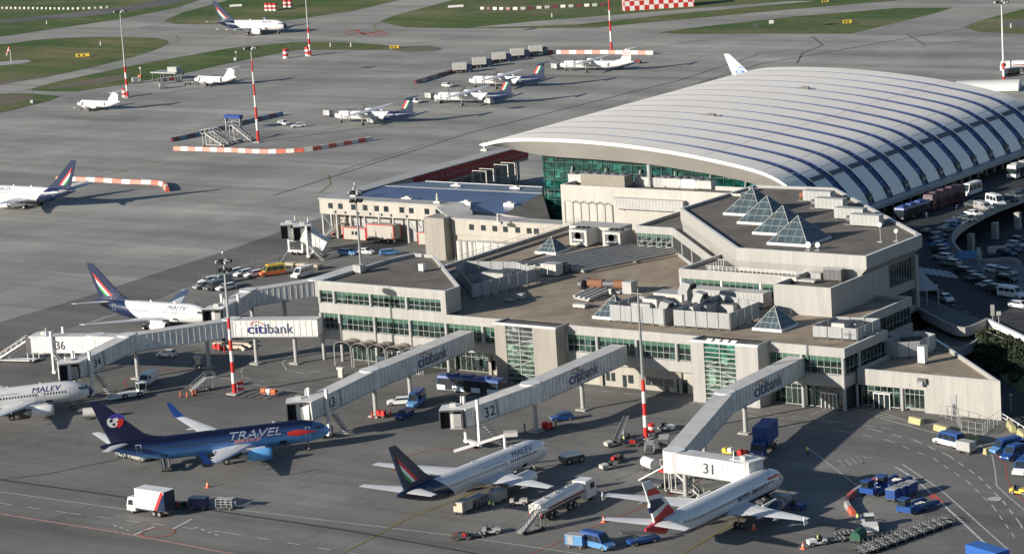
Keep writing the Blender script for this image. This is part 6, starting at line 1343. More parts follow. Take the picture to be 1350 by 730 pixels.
    n=MB(); n.cbox(hd+Vector((.11,0,0)),(.04,.03,.04),skin); n.cbox(hd+Vector((.1,.035,.03)),(.01,.02,.012),black); n.cbox(hd+Vector((.1,-.035,.03)),(.01,.02,.012),black); n.cbox(hd+Vector((.098,0,-.05)),(.01,.05,.012),red)
    return b,v,h,n
PPL={}
def person(label,x,y,z=0,rz=0,pose='stand',vest=True):
    p=at(x,y,z) if not isinstance(x,Vector) else x
    if pose not in PPL: PPL[pose]=make_person(pose)
    b,v,h,n=PPL[pose]; o=bpy.data.objects.new('person',b); COL.objects.link(o); o.location=(p.x,p.y,p.z if isinstance(x,Vector) else z); o.rotation_euler=(0,0,rz); tag(o,label,'person')
    if vest: v.build('safety_vest',o)
    h.build('hair',o); n.build('face',o); return o
PROTO={}
def veh(make,name,cat,label,p0,head,group=None,z=0,**kw):
    """vehicle standing at photo point p0; head: photo direction (dx,dy) its nose points to"""
    p=at(*p0,z); rz=hdg(p0,(p0[0]+head[0],p0[1]+head[1]),z); key=(make.__name__,tuple(sorted((k,str(v)) for k,v in kw.items())))
    if group and not group in (None,''): pass
    if key in PROTO and PROTO[key]['category']==cat:
        r=dup(PROTO[key],(p.x,p.y,z),rz,label,group)
        if label in USED and not group: print('DUPLABEL',label)
        USED[label]=1
        if not group and 'group' in r: del r['group']
        return r
    t=thing(name,label,cat,(p.x,p.y,z),rz,group); make(t,**kw); PROTO[key]=t; return t
beige_=mat('silver_car_paint',(.42,.42,.4),.3,.3,var=.03); dkcar=mat('black_car_paint',(.02,.02,.025),.2,var=0); gcar=mat('grey_car_paint',(.12,.13,.14),.25,.3,var=0); bcar=mat('navy_car_paint',(.02,.035,.1),.25,var=0); wcar=mat('white_car_paint',(.75,.75,.74),.3,var=.03); rcar=mat('maroon_paint',(.12,.02,.04),.35,var=0); grn=mat('silver_green_paint',(.3,.35,.33),.3,.2,var=0)
V=veh; UL=(-10,2.2); 
# near stands
V(boxtruck,'catering_truck','truck','white catering truck with red slash and navy rear crossing the lower left apron',(200,677),(-30,-4.5),stripe=True,boxc=white,cabc=white,L=8.0,h=4.2)
V(dolly,'baggage_dolly','baggage cart','open tan baggage cart directly behind the catering truck',(236,670),(-30,-1),kind='bags',col=tan)
V(dolly,'baggage_dolly','baggage cart','dark blue covered baggage cart, middle of the three behind the catering truck',(263,671),(-30,-1),kind='box',col=mat('cart_navy',(.03,.03,.1),.6))
V(dolly,'baggage_dolly','baggage cart','last wire caged baggage cart of the three behind the catering truck',(298,671),(-30,-1),kind='cage',col=lgrey)
V(dolly,'tank_trailer','trailer','white cylindrical tank trailer behind the round emblem fin',(122,552),(-30,2),kind='round',col=offwhite)
V(pushback,'pushback_tractor','aircraft tug','long low white aircraft tug ahead of the nose of the bridge 34 jet',(167,524),(30,-5))
V(van,'delivery_van','van','plain white van parked behind the long white aircraft tug',(195,506),(-20,12),low=wcar,win=False,L=5.6,h=2.2)
V(car,'parked_car','car','small white hatchback on the apron below the long bank-lettered bridge',(220,470),(-30,-1.5),col=wcar,style='hatch')
V(car,'service_car','car','light grey estate car beneath the blue jet tail, right one of two',(184,606),(22,6),col=beige_,style='estate')
V(tug,'baggage_tug','tug','pale tug beneath the blue jet tail, left one of two',(163,602),(-20,-4),col=grn)
V(beltloader,'belt_loader','belt loader','dark belt loader facing the rear hold of the blue jet',(219,618),(-6,-22),col=dgrey,up_=2.4)
V(dolly,'baggage_dolly','baggage cart','small loaded baggage cart under the tail of the blue jet',(200,604),(20,2),kind='bags',col=tan)
person('person in lime vest standing left of the belt loader at the blue jet',206,608,0,1.2); person('person in lime vest behind the first one at the blue jet hold',211,601,0,2.6)
V(busv,'apron_bus','bus','blue topped white apron bus parked before the left stair tower',(622,517),(-40,-4),low=mat('bus_pale_blue',(.5,.6,.66),.4,var=.05),top=blue,L=13.4)
V(van,'minibus','van','blue topped minibus parked in front of bridge 33, nose down left',(549,534),(-14,11),low=lblue,top=blue,L=5.6,h=2.5)
V(car,'service_car','car','blue and white service car directly before the blue minibus',(533,550),(-16,8),col=blue,style='estate')
V(car,'parked_car','car','white hatchback half hidden by the leg of bridge 33',(527,533),(-16,1),col=wcar,style='estate')
V(car,'service_car','car','blue roofed service car at the leg of bridge 32',(741,554),(-16,2),col=blue,style='hatch')
V(lowtug,'aircraft_tug','aircraft tug','low white topped tractor with dark sides right of the crane jet nose',(754,609),(22,-5))
tk=V(tanker,'fuel_tanker','fuel tanker','long white fuel tanker with dark red side stripe between the two lower jets',(745,671),(40,-20.5))
tk.scale=(1.22,1.06,1.06)
t=stairs('passenger_stairs','small steel mobile steps at the tail of the fuel tanker','mobile steps',at(697,702),hdg((688,704),(703,700)),3.4,2.6,1.3,steel)
V(van,'crew_van','van','blue roofed crew van at the bottom edge with an open side door',(788,722),(18,4),low=lblue,top=blue,L=5.4,h=2.4)
V(dolly,'covered_trailer','trailer','small blue covered trailer behind the crew van at the bottom edge',(760,721),(30,3),kind='box',col=lblue)
V(beltloader,'belt_loader','belt loader','light blue belt loader under the red tail cone of the bridge 31 jet',(848,716),(-30,6),col=blue,up_=2.2)
for i,(x,y,k,c) in enumerate(((611,676,'box',tan),(631,668,'cage',grey),(657,662,'box',grey))):
    V(dolly,'baggage_dolly','baggage cart',['tan boxed baggage cart nearest the navy tail cone','grey caged baggage cart in the middle of the row under the white jet','tall grey boxed baggage cart under the wing root of the white jet'][i],(x,y),(30,-14),kind=k,col=c)
person('person in lime vest, left of the two beside the baggage carts',646,672,0,2); person('person in lime vest, right of the two beside the baggage carts',651,673,0,.5)
V(tug,'baggage_tug','tug','small white tug with black rear under the wing tip of the white jet',(684,665),(22,-1),col=offwhite)
V(tug,'baggage_tug','tug','white nosed tug pulling the flat carts below the navy tail',(648,703),(22,-1.5),col=lgrey); V(dolly,'baggage_dolly','flat cart','empty flat cart right behind the lower white nosed tug',(627,708),(30,-4),kind='flat',col=tan); V(dolly,'baggage_dolly','flat cart','last flat cart with a few bags, left end of the lower train',(608,711),(30,-2),kind='bags',col=tan)
# around the thin mast
V(tug,'baggage_tug','tug','white tug at the foot of a raised belt, left of the thin grey mast',(808,588),(-20,4),col=offwhite); V(beltloader,'belt_loader','belt loader','raised belt loader beside the lime vested worker left of the thin mast',(820,581),(16,-16),col=dgrey,up_=3.2)
V(tug,'baggage_tug','tug','white tug leading a brown cart, lower left of the thin grey mast',(802,618),(-20,4),col=offwhite); V(dolly,'baggage_dolly','flat cart','brown loaded flat cart behind the tug lower left of the thin mast',(814,609),(-16,10),kind='bags',col=brown)
V(dolly,'baggage_dolly','baggage cart','caged grey baggage cart at the foot of the thin mast',(857,597),(4,-14),kind='cage',col=grey); V(dolly,'baggage_dolly','baggage cart','dark boxed baggage cart right of the thin mast',(876,591),(4,-14),kind='box',col=dgrey); V(dolly,'baggage_dolly','flat cart','low white rimmed cart with bags beside the raised belt loader',(832,588),(30,-2),kind='bags',col=white)
tg=V(tug,'baggage_tug','tug','white and blue open buggy with a seated driver right of the thin mast',(879,567),(22,2),col=white); person('person in dark red top driving the open buggy by the thin mast',Vector((tg.location.x-.4,tg.location.y,.25)),0,0,tg.rotation_euler.z,'sit',False)
person('person in lime vest working by the raised belt loader',823,586,0,1)
V(dolly,'tank_trailer','trailer','white tank trailer left of the foot of bridge 31',(857,620),(-16,-6),kind='round',col=white)
stairs('service_stairs','white trussed service steps at the left end of bridge 31','service steps',at(906,652),hdg((922,655),(892,651)),5.2,4.0,1.3,offwhite)
t=thing('jack_rig','black and white aircraft step frame behind the red and white fin','step frame',at(863,640)); m=MB(); m.box(-2,2,-1.2,1.2,.4,.8,dgrey); m.bar((-2.5,0,.8),(2.2,0,3.4),1.4,.2,white); m.box(1.5,3.2,-1,1,2.6,3.0,red); m.build('frame',t); wheels(t,(-1.4,1.4),1.1,.35)
V(boxtruck,'box_truck','truck','royal blue box truck with raised body beside bridge 31',(1008,596),(-14,13),boxc=blue,cabc=dblue,L=8.2,h=4.6,zb=1.7)
person('lone person in pale vest and dark trousers walking on the road near the terminal',1065,601,0,hdg((1065,601),(1065,620)),'walk')
V(cargoloader,'cargo_loader','cargo loader','blue cargo loader parked nearest the curved red and white kerb',(1160,648),(-22,8),col=blue); V(cargoloader,'cargo_loader','cargo loader','blue cargo loader with cab behind the nearest one to the kerb',(1176,641),(-22,12),col=blue)
V(cargoloader,'cargo_loader','cargo loader','blue cargo loader right of the row of blue covered carts',(1208,672),(-22,9),col=blue)
for i in range(3): V(dolly,'covered_trailer','trailer',['left','middle','right'][i]+' of three blue covered trailers parked side by side between the cargo loaders',(1180+i*9,659-i*3.2),(-14,7),kind='box',col=blue)
V(tug,'baggage_tug','tug','dark tug with two seated workers at the end of the cart train',(1077,718),(-20,3),col=white); person('person in lime vest seated on the cart train tug, right one',Vector((at(1079,718).x,at(1079,718).y,.3)),0,0,hdg((1077,718),(1057,721)),'sit'); person('person in dark jacket seated on the cart train tug, left one',Vector((at(1074,717).x,at(1074,717).y,.3)),0,0,hdg((1077,718),(1057,721)),'sit',False)
for i,(x,y) in enumerate(((1101,714),(1113,706))): V(dolly,'baggage_dolly','flat cart',['empty dark flat cart next to the two seated workers','empty dark flat cart next to the green covered cart'][i],(x,y),(30,-3),kind='flat',col=dgrey)
V(dolly,'baggage_dolly','baggage cart','green tarpaulin covered cart beside the white van-like tractor',(1132,713),(-10,8),kind='cover',col=dgreen); V(cabtug,'aircraft_tug','aircraft tug','white cabbed tractor beside the green covered cart',(1147,698),(-4,-14),col=white,L=4.2)
person('person in lime vest standing at the end of the curved kerb',1131,690,0,2.2); person('person in pale shirt beside the one at the end of the kerb',1136,692,0,.4,'stand',False)
V(van,'minibus','van','white minibus with blue roof below the annex, towing a trailer',(1251,587),(-20,-5),low=wcar,top=blue,L=5.6,h=2.4); V(dolly,'covered_trailer','trailer','grey flat topped trailer towed by the blue roofed minibus',(1274,597),(-20,-4),kind='box',col=lgrey)
for i,(x,y,dx,dy) in enumerate(((1326,596,20,-4),(1338,604,18,-6),(1348,600,16,-8),(1349,623,10,-8))): V(van,'minibus','van',['blue and white van nearest the last yellow block','rounded blue van in front of the others at the right edge','dark blue van behind the rounded one at the right edge','blue van cut by the right edge below the other vans'][i],(x,y),(-dx,-dy),low=[lblue,blue,dblue,wcar][i],top=blue,L=5.2,h=2.3)
tg=V(tug,'baggage_tug','tug','small yellow buggy at the right edge with a driver in red and blue',(1344,651),(20,2),col=yellow); person('person in dark jacket driving the yellow buggy at the right edge',Vector((tg.location.x-.3,tg.location.y,.25)),0,0,tg.rotation_euler.z,'sit',False)
V(boxtruck,'box_truck','truck','big blue topped truck body cut by the bottom edge at the lower right',(1309,754),(20,6),boxc=mat('truck_blue',(.03,.12,.42),.4),cabc=dblue,L=8,h=3.4)
# belly equipment of the bridge 31 jet
V(beltloader,'belt_loader','belt loader','dark belt loader under the belly of the bridge 31 jet',(1012,668),(-20,-8),col=dgrey,up_=2.2); V(dolly,'baggage_dolly','baggage cart','boxed baggage cart under the right wing of the bridge 31 jet',(1030,668),(30,3),kind='box',col=grey); V(tug,'baggage_tug','tug','blue baggage tug at the wing tip end of carts by the bridge 31 jet',(1050,671),(22,3),col=blue)
# left of the pier
for i,(x,y) in enumerate(((308,362),(321,363.5),(335,364.5))): V(car,'parked_car','car',['leftmost','middle','rightmost'][i]+' of three white estate cars parked beside the orange ambulance',(x,y),(-12,2.5),group=None,col=wcar,style='estate')
t=V(van,'ambulance','ambulance','orange and yellow striped ambulance van beside the white estate cars',(359,363),(-18,2.5),low=orange,top=yellow,L=5.6,h=2.5)
for i,(x,y,c) in enumerate(((268,380,beige_),(283,382,gcar),(298,382,wcar),(275,373,wcar),(291,374,grn))): V(van if i in(1,4) else car,'parked_van' if i in (1,4) else 'parked_car','van' if i in (1,4) else 'car',['silver car with an orange block before it, left end of the cluster','dark van second in the front row of the cluster by the bridge','white car at the right end of the cluster by the bridge','white car behind the silver one in the cluster','pale green van in the back row of the cluster'][i],(x,y),(-12,2.5),**(dict(low=c,L=4.8,h=2.0) if i in (1,4) else dict(col=c,style='estate')))
V(van,'minibus','van','white minibus with dark windows left of the pier roof',(399,365),(-18,5),low=wcar,L=5.6,h=2.3)
for i,(x,y) in enumerate(((383,353),(399,354),(415,355.5))): V(dolly,'hopper_cart','hopper cart',['left','middle','right'][i]+' of three cream bowl shaped hopper carts in a row',(x,y),(-20,-1),kind='bowl',col=tan)
V(tug,'baggage_tug','tug','dark tug with a lime vested driver at the left end of the hopper carts',(369,353),(-20,-1),col=dgreen); person('person in lime vest at the left end of the hopper carts',367,353,0,3)
for i,(x,y,c) in enumerate(((459,336,lblue),(481,335,wcar))): V(car,'service_car','car',['blue and white service car left of the roof mast','white and blue service car right of the roof mast'][i],(x,y),(20,1),col=c,style='estate')
V(car,'service_car','car','light blue car half hidden by the pier roof corner',(514,336),(20,-2),col=lblue,style='estate')
for i,(x,y,dx) in enumerate(((473,316,6.4),(507,319,7.6),(571,323,6.0))):
    p=at(x,y); m=MB(); m.box(-dx/2,dx/2,-1.4,1.4,.3 if i!=1 else 1.0,3.0 if i!=1 else 4.2,cream); z0,z1=(.3,3.0) if i!=1 else (1.0,4.2)
    for s in (-1,1): m.box(s*dx/2-.1,s*dx/2+.1,-1.46,-1.25,z0-.05,z1+.05,red); m.box(s*dx/2-.1,s*dx/2+.1,1.25,1.46,z0-.05,z1+.05,red)
    m.box(-dx/2,dx/2,-1.46,-1.4,z1-.1,z1+.06,red); o=m.build('site_cabin'); o.location=p; tag(o,['cream site cabin with red ends and two small windows under the gallery, left one','taller cream container with red frame on a trailer under the gallery','cream site cabin with small windows beside the square stair tower'][i],'cabin')
    if i!=1: 
        w_=MB()
        for s in (-.5,.5): w_.box(s-.3,s+.3,-1.47,-1.42,1.4,2.2,carglass)
        w_.build('cabin_window',o)
    else: wheels(o,(-2,2),1.0,.45)
stairs('passenger_stairs','cream mobile steps at the left end of the gallery','mobile steps',at(437,314),hdg((430,315),(446,313)),4.0,2.8,1.4,offwhite)
stairs('passenger_stairs','second mobile steps at the left end of the gallery, in orange','mobile steps',at(448,309),hdg((440,310),(456,308)),4.0,2.6,1.4,orange)
V(cargoloader,'cargo_loader','cargo loader','yellow cab loader below the long bridge near the banded mast',(304,459),(-20,-1),col=tan)
stairs('maintenance_steps','grey scaffold steps on the apron left of the banded mast','mobile steps',at(262,516),hdg((254,517),(268,515)),3.0,2.0,1.6,lgrey)
V(dolly,'trestle','trestle','odd pale trestle stand on the apron above the scaffold steps',(262,483),(2,-8),kind='flat',col=lgrey)
p=at(262,484); m=MB(); m.box(-.9,.9,-.5,.5,2.0,2.2,offwhite); m.bar((-.6,0,2),(.3,0,0),.4,.3,offwhite); m.bar((.6,0,2),(-.1,0,0),.4,.3,offwhite); o=m.build('stand_marker'); o.location=p; tag(o,'pale Y-shaped stand marker on the apron above the scaffold steps','stand marker')
p=at(450,497); m=MB(); m.box(-.5,.5,-.3,.3,0,1.5,offwhite); m.box(-.7,.7,-.4,.4,1.5,1.9,offwhite); o=m.build('stand_marker'); o.location=p; tag(o,'pale stub post on the apron beside bridge 33 elbow','stand marker')
# chocks rack, barrels
def barrel(label,x,y,s=1.,cat='barrel',name='striped_barrel'):
    p=at(x,y); m=MB(); 
    for k in range(4): m.tube((0,0,k*.5*s),(0,0,(k+1)*.5*s),.6*s,red if k%2 else white,12)
    o=m.build(name); o.location=p; return tag(o,label,cat)
barrel('red and white barrel beside the banded mast and chocks rack',317.5,517); barrel('red and white drum right of the thin grey mast',859,573,1.0); barrel('red and white drum at the left foot of the pale grey mast',164.5,128,1.4); barrel('red and white drum beside the mast beyond the red blocks',406,74,1.6)
t=thing('chocks_rack','heap of tow bars and red wheel chocks beside the banded mast','tow bar rack',at(343,523)); 
for k in range(9): m=MB(); m.bar((-3.6+k*.85,-1.8,.3),(-2.4+k*.85,1.9,.9),.12,.12,lgrey if k%2 else dgrey); m.build('tow_bar',t)
for k in range(3): m=MB(); m.box(-.6+k*1.2,.3+k*1.2,.9,1.7,.3,1.3,orange if k!=1 else white); m.build('chock',t)
for i,(x,y) in enumerate(((238,523),(247,524),(254,521),(258,522))): 
    p=at(x,y); m=MB(); m.box(-.25,.25,-.25,.25,0,.1,black); m.tube((0,0,.1),(0,0,1.1),.16,orange,8,.1); o=m.build('marker_post'); o.location=p; tag(o,['first','second','third','last'][i]+' orange marker post from the left by the scaffold steps','marker post')
def cone(label,x,y):
    p=at(x,y); m=MB(); m.box(-.4,.4,-.4,.4,0,.08,orange); m.tube((0,0,.08),(0,0,1.0),.3,orange,10,.06); m.tube((0,0,.45),(0,0,.65),.2,white,10,.16); o=m.build('traffic_cone'); o.location=p; tag(o,label,'traffic cone')
for l,x,y in (('orange cone on the empty apron above the catering truck carts',274,642),('orange cone left of the lower tailplane of the bridge 31 jet',796,688),('orange cone below the main wheels of the bridge 31 jet',994,697),('orange cone right of the seated workers tug at the bottom',1059,723)): cone(l,x,y)
# bridge foot clutter: bollards, reels
for i,(x,y) in enumerate(((491,551),(515,549),(692,569),(707,568),(733,566),(275,468),(296,465))):
    p=at(x,y); m=MB(); m.tube((0,0,0),(0,0,1.3),.14,[red,red,dgrey,dgrey,dgrey,red,red][i],8); m.tube((0,0,1.3),(0,0,1.45),.2,dgrey,8); o=m.build('bollard'); o.location=p; tag(o,['left red bollard','right red bollard','left dark bollard','middle dark bollard','right dark bollard','left red bollard','right red bollard'][i]+[' under bridge 33',' under bridge 33',' behind the crane jet roof',' behind the crane jet roof',' behind the crane jet roof',' below the long bridge 34',' below the long bridge 34'][i],'bollard')
for i,(x,y) in enumerate(((503,550),(980,603),(287,462),(722,566),(960,600))):
    p=at(x,y); t=thing('ground_power_unit',['red wheeled hydrant cart under bridge 33','red wheeled hydrant cart between bridge 31 and the blue box truck','red hydrant cart below bridge 34','red hydrant cart behind the crane jet','white and yellow service trestle under bridge 31'][i],'hydrant cart',tuple(p)); m=MB(); c=red if i<4 else yellow; m.box(-.9,.9,-.4,.4,.35,.6,c); m.tube((-.5,-.45,.9),(-.5,.45,.9),.42,c,10); m.box(.1,.8,-.35,.35,.6,1.3,c if i!=4 else white); m.build('frame',t); wheels(t,(-.6,.6),.4,.25,.12)
# crane arm rising behind the bridge 32 jet nose
t=thing('access_lift','white boom lift raised over the roof of the jet by bridge 32','boom lift',at(668,628)); g0=at(664,625,0); t.location=g0; t.rotation_euler=(0,0,R(36)); m=MB(); m.bar((-7.6,0,4.3),(.8,0,6.4),.4,.4,white); m.box(.4,2.6,-.8,.8,6.2,6.9,offwhite); m.tube((.5,0,.5),(.5,0,6.2),.22,white,8); m.box(-3.0,2.0,-1,1,.5,1.5,white); m.build('boom',t); wheels(t,(-2,1.2),.9,.4); 
# rack of dollies at lower right: dark cart frames in rows
fi=0
for r_ in range(2):
    for k in range(9):
        x=1140+k*12.4+r_*6; y=723-k*4.4+r_*4.5+4
        V(dolly,'container_dolly','container dolly','empty dark container dolly in the double row of parked dollies at the lower right',(x,y-3),(-14,4),group='empty container dollies in a double row',kind='frame',col=dgrey)
# kerb blocks and barriers
def blocks(label,pts,n,cols,w=.9,h=.8,group=None,gap=.08,cat='barrier block',name='barrier_block',L=None):
    P=crv([tuple(at(*q))[:2] for q in pts],6); S_=[0]
    for a,b in zip(P,P[1:]): S_.append(S_[-1]+math.hypot(b[0]-a[0],b[1]-a[1]))
    def pt(s):
        for i in range(len(P)-1):
            if S_[i]<=s<=S_[i+1]+1e-6: f=(s-S_[i])/(S_[i+1]-S_[i]+1e-9); return Vector((P[i][0]+(P[i+1][0]-P[i][0])*f,P[i][1]+(P[i+1][1]-P[i][1])*f,0))
        return Vector((*P[-1],0))
    pro={}
    for k in range(n):
        a=pt(S_[-1]*k/n);b=pt(S_[-1]*(k+1)/n); d=b-a; l=d.length-gap; c=cols[k%len(cols)]
        key=c.name
        m=MB(); m.hex8([(-l/2,-w/2,0),(l/2,-w/2,0),(l/2,w/2,0),(-l/2,w/2,0)],[(-l/2,-w/2*.6,h),(l/2,-w/2*.6,h),(l/2,w/2*.6,h),(-l/2,w/2*.6,h)],c); o=m.build(name); o.location=(a+b)/2; o.rotation_euler=(0,0,math.atan2(d.y,d.x)); tag(o,label%(c.name.replace('_paint','').replace('_',' ')),cat,group)
obar=mat('orange_red_paint',(.6,.13,.08),.5,var=.1); wbar=mat('chalk_white_paint',(.62,.6,.55),.6,var=.1)
blocks('%s block in the long low barrier line in front of the banded far mast',[(230,198),(300,200),(352,202),(400,200),(440,194),(491,185)],26,(obar,wbar),1.2,1.1,'blocks of the long low barrier by the far mast')
blocks('%s block in the shadowed barrier line behind the parked stairs',[(226,187),(270,177),(320,164),(372,152)],16,(rcar,mat('shadow_blue_grey',(.2,.25,.32),.6)),1.2,1.1,'blocks of the barrier behind the parked stairs')  # muted blue-grey puts this barrier's shadow into the block colour
blocks('%s block in the curved barrier behind the left edge jet tail',[(75,238),(120,239),(170,242),(205,243),(217,246),(221,253)],15,(obar,wbar),1.2,1.1,'blocks of the curved barrier at the left')
blocks('%s block in the barrier behind the all white propeller aircraft',[(720,71),(760,71),(800,71),(862,72)],14,(obar,wbar),1.2,1.2,'blocks of the barrier behind the white propeller aircraft')
blocks('%s block in the dark barrier leading to the white cargo boxes',[(547,111),(570,104),(597,96),(640,86),(700,73)],18,(rcar,gcar),1.2,1.1,'blocks of the barrier beside the cargo boxes')
blocks('%s block of the curved kerb around the blue cargo loaders',[(1126,680),(1116,665),(1122,655),(1140,643),(1162,632)],7,(obar,lgrey,rcar),.9,.8,'blocks of the kerb around the cargo loaders')
for i,(a,b) in enumerate((((1200,556),(1216,560)),((1233,566),(1250,571)),((1269,577),(1288,583)),((1298,599),(1316,595)),((1330,561),(1337,570)),((1344,572),(1352,580)))):
    blocks('pale yellow concrete block, '+['first from the left below the annex','second from the left below the annex','behind the blue roofed minibus','nearest the group of blue vans','just past the annex corner','at the right photo edge past the annex corner'][i]+'%.0s',[a,b],1,(mat('pale_yellow_paint',(.42,.4,.2),.8,var=.15),),1.0,1.0)
# mesh fence by the annex
m=MB(); F_=[at(x,y) for x,y in ((1240,549),(1262,557),(1268,570),(1296,575),(1305,566),(1320,557))]
for a,b in zip(F_,F_[1:]):
    n=3
    for k in range(n): q=a.lerp(b,k/n); m.tube((q.x,q.y,0),(q.x,q.y,2.1),.05,grey,4)
    for z in (.3,1.1,2.1): m.tube((a.x,a.y,z),(b.x,b.y,z),.03,grey,4)
tag(m.build('wire_fence'),'thin grey wire fence round the patch beneath the annex door','fence')
m=MB(); a=at(1321,553);b=at(1380,590)
for z in (.5,1.1): m.bar((a.x,a.y,z),(b.x,b.y,z),.1,.12,white)
for k in range(9): q=a.lerp(b,k/8); m.box(q.x-.08,q.x+.08,q.y-.08,q.y+.08,0,1.2,white)
tag(m.build('rail_fence'),'white two bar railing leaving the annex corner to the right','fence')
p=at(1333,545); m=MB(); m.tube((0,0,0),(0,0,3.2),.07,lgrey,6); m.cbox((0,0,3.2),(.5,.3,.2),lgrey); o=m.build('street_lamp'); o.location=p; tag(o,'short grey lamp post right of the annex corner','street lamp')
# far apron
stairs('passenger_stairs','left mobile stair with white sides below the far banded mast','passenger stairs',at(286,193),hdg((298,194),(272,193)),6.5,3.4,1.8,offwhite); stairs('passenger_stairs','middle mobile stair beside the far banded mast','passenger stairs',at(297,190),hdg((309,191),(283,190)),6.5,3.2,1.8,lgrey); stairs('passenger_stairs','right mobile stair with trussed rail next to the far banded mast','passenger stairs',at(322,186),hdg((334,187),(308,186)),6.5,4.2,2.0,offwhite)
p=at(309,172); m=MB(); m.box(-3,3,-.8,.8,3.6,4.6,dblue); m.box(-2.8,-2.5,-.6,.6,0,3.6,grey); m.box(2.5,2.8,-.6,.6,0,3.6,grey); o=m.build('stair_platform'); o.location=p; tag(o,'dark blue platform on legs behind the parked stairs','platform')
for i,(x,y) in enumerate(((374,165),(393,168),(590,115),(548,136))): V(car,'parked_car','car',['left white car on the far apron right of the banded mast','right white car on the far apron right of the banded mast','white car between the first two rows of striped tails','white car behind the front-most striped tail'][i],(x,y),(20 if i!=1 else -20,2),col=wcar,style='hatch')
for i,(x,y) in enumerate(((610,96),(636,89),(662,82),(686,77),(710,73))):
    V(boxtruck,'cargo_box_truck','cargo box',['first white cargo box with dark end from the left','second white cargo box from the left','middle white cargo box of the row','fourth white cargo box from the left','last white cargo box, beside the orange barrier'][i]+(' in the row beyond the propellers' if i<4 else ''),(x,y),(14,-1),group='white cargo boxes beyond the propeller aircraft',boxc=offwhite,cabc=navy,L=6.4,h=3.4)
for i,(x,y) in enumerate(((433,154),(567,131),(842,84),(491,163.5),(645,138),(815,92),(733,92),(579,136))):
    V(dolly,'ground_unit','ground unit',['pinkish box unit at the nose of the front-most propeller aircraft','pinkish box unit at the nose of the second propeller aircraft','dark unit behind the tail of the all white propeller aircraft','white box cart below the front-most propeller aircraft','white box cart at the second propeller aircraft tail','dark cart below the all white propeller aircraft','white unit at the nose of the all white propeller aircraft','dark cart under the second propeller aircraft nose'][i],(x,y),(20,2),kind='box' if i!=2 else 'bags',col=[offwhite,offwhite,dgrey,lgrey,offwhite,dgrey,offwhite,dgrey][i])
for i,(x,y,k,c) in enumerate(((180,110,'box',offwhite),(215,111,'box',dgrey),(228,107,'bags',dgrey),(240,108,'box',dgrey),(216,117,'box',lgrey),(305,108,'bags',dgrey),(248,112,'cage',offwhite))): V(dolly,'ground_unit','ground unit',['long white cart left of the dark equipment group','dark box cart at the left of the dark equipment group','loaded dark cart in the middle of the dark equipment group','dark box cart at the right of the dark equipment group','pale box in front of the dark equipment group','dark cart under the tail of the second small white aircraft','light frame cart between the equipment group and the small white aircraft'][i],(x,y),(20,-2),kind=k,col=c)
t=thing('ground_shelter','dark flat roofed ground equipment shelter beside the small white aircraft','shelter',at(222,106)); m=MB(); 
for x in (-5,0,5):
    for y in (-2,2): m.box(x-.15,x+.15,y-.15,y+.15,0,2.6,dgrey)
m.build('posts',t); m=MB(); m.box(-5.6,5.6,-2.5,2.5,2.6,3.0,grey); m.box(1,5,-1.2,1.2,3.0,4.6,lgrey); m.build('roof',t)
V(van,'utility_van','van','dark utility van parked right of the white mast at the upper right',(1332,101),(-14,2),low=dkcar,top=gcar,L=5.6,h=2.5); V(tanker,'fuel_tanker','fuel tanker','pale tanker lorry cut by the right edge behind the white mast',(1352,94),(-30,1))
m=MB()
person('person in dark clothes standing just ahead of the nose of the blue jet',438,573,0,2.4,'stand',False)
p=at(1303,119,0); m.loft([[(x,5*math.cos(a),.2+2.6*math.sin(a)) for a in [PI*k/10 for k in range(11)]] for x in (-9,9)],white,True,True); o=m.build('white_wing_standin'); o.location=p; o.rotation_euler=(0,0,R(20)); tag(o,'low rounded white arch standing in for a jet wing left of the upper right mast','canopy')  # arch stands in for a white jet wing beyond the hall
# taxiway signs, blocks, checkered hut, windsock
def board(label,x,y,w,h,mt,cat='taxiway sign',name='taxiway_sign'):
    p=at(x,y); m=MB(); m.box(-w/2,w/2,-.15,.15,.3,.3+h,mt)
    for s in (-.4,.4): m.box(s*w-.1,s*w+.1,-.08,.08,0,.3,grey)
    if mt is yellow:
        for k in (-.25,.1): m.box(w*k-.3,w*k+.3,-.17,-.15,.5,.1+h,black)
    o=m.build(name); o.location=p; o.rotation_euler=(0,0,R(36)); tag(o,label,cat)
board('long yellow taxiway sign on the left grass island',109,76,5,1.1,yellow); board('yellow taxiway sign on the small round dirt patch',520,65,3.2,1.,yellow); board('yellow taxiway sign on the triangle of grass',1117,32,3.0,1.1,yellow); board('yellow taxiway sign on the far grass near the top edge',1088,4,2.4,1.6,yellow)
board('long white board on the grass above the taxiing jet',311,10,5,.9,white,'board','marker_board'); board('long white board on the infield grass left of the striped fence',601,11,6,.9,white,'board','marker_board'); board('small white box on the triangle of grass',1017,32.5,1.6,1.2,white,'marker box','marker_box'); board('dark box beside the small white one on the triangle of grass',996.5,37,1.6,1.2,dgrey,'marker box','marker_box')
for i,(x,y) in enumerate(((352,14.5),(357.5,14.5),(363,14.5),(376.5,10),(383,10))): barrel(['leftmost red and white drum of the three on the far grass','middle red and white drum of the three on the far grass','rightmost red and white drum of the three on the far grass','left red and white drum of the pair on the far grass','right red and white drum of the pair on the far grass'][i],x,y,1.5)
for i,(x,y) in enumerate(((133,60),(436,62),(463,62),(728,23),(1333,37),(62,32))): 
    p=at(x,y); m=MB(); m.tube((0,0,0),(0,0,1.5),.35,offwhite,8,.2); o=m.build('marker_post'); o.location=p; tag(o,['small white post on the left grass island','left small white post on the verge by the far mast','right small white post on the verge by the far mast','small white post on the infield grass','small white post on the dark patch at the upper right','tiny white post on the far grass at the left'][i],'marker post')
barrel('short red and white drum on the apron left of the far banded mast',377,77,1.6); 
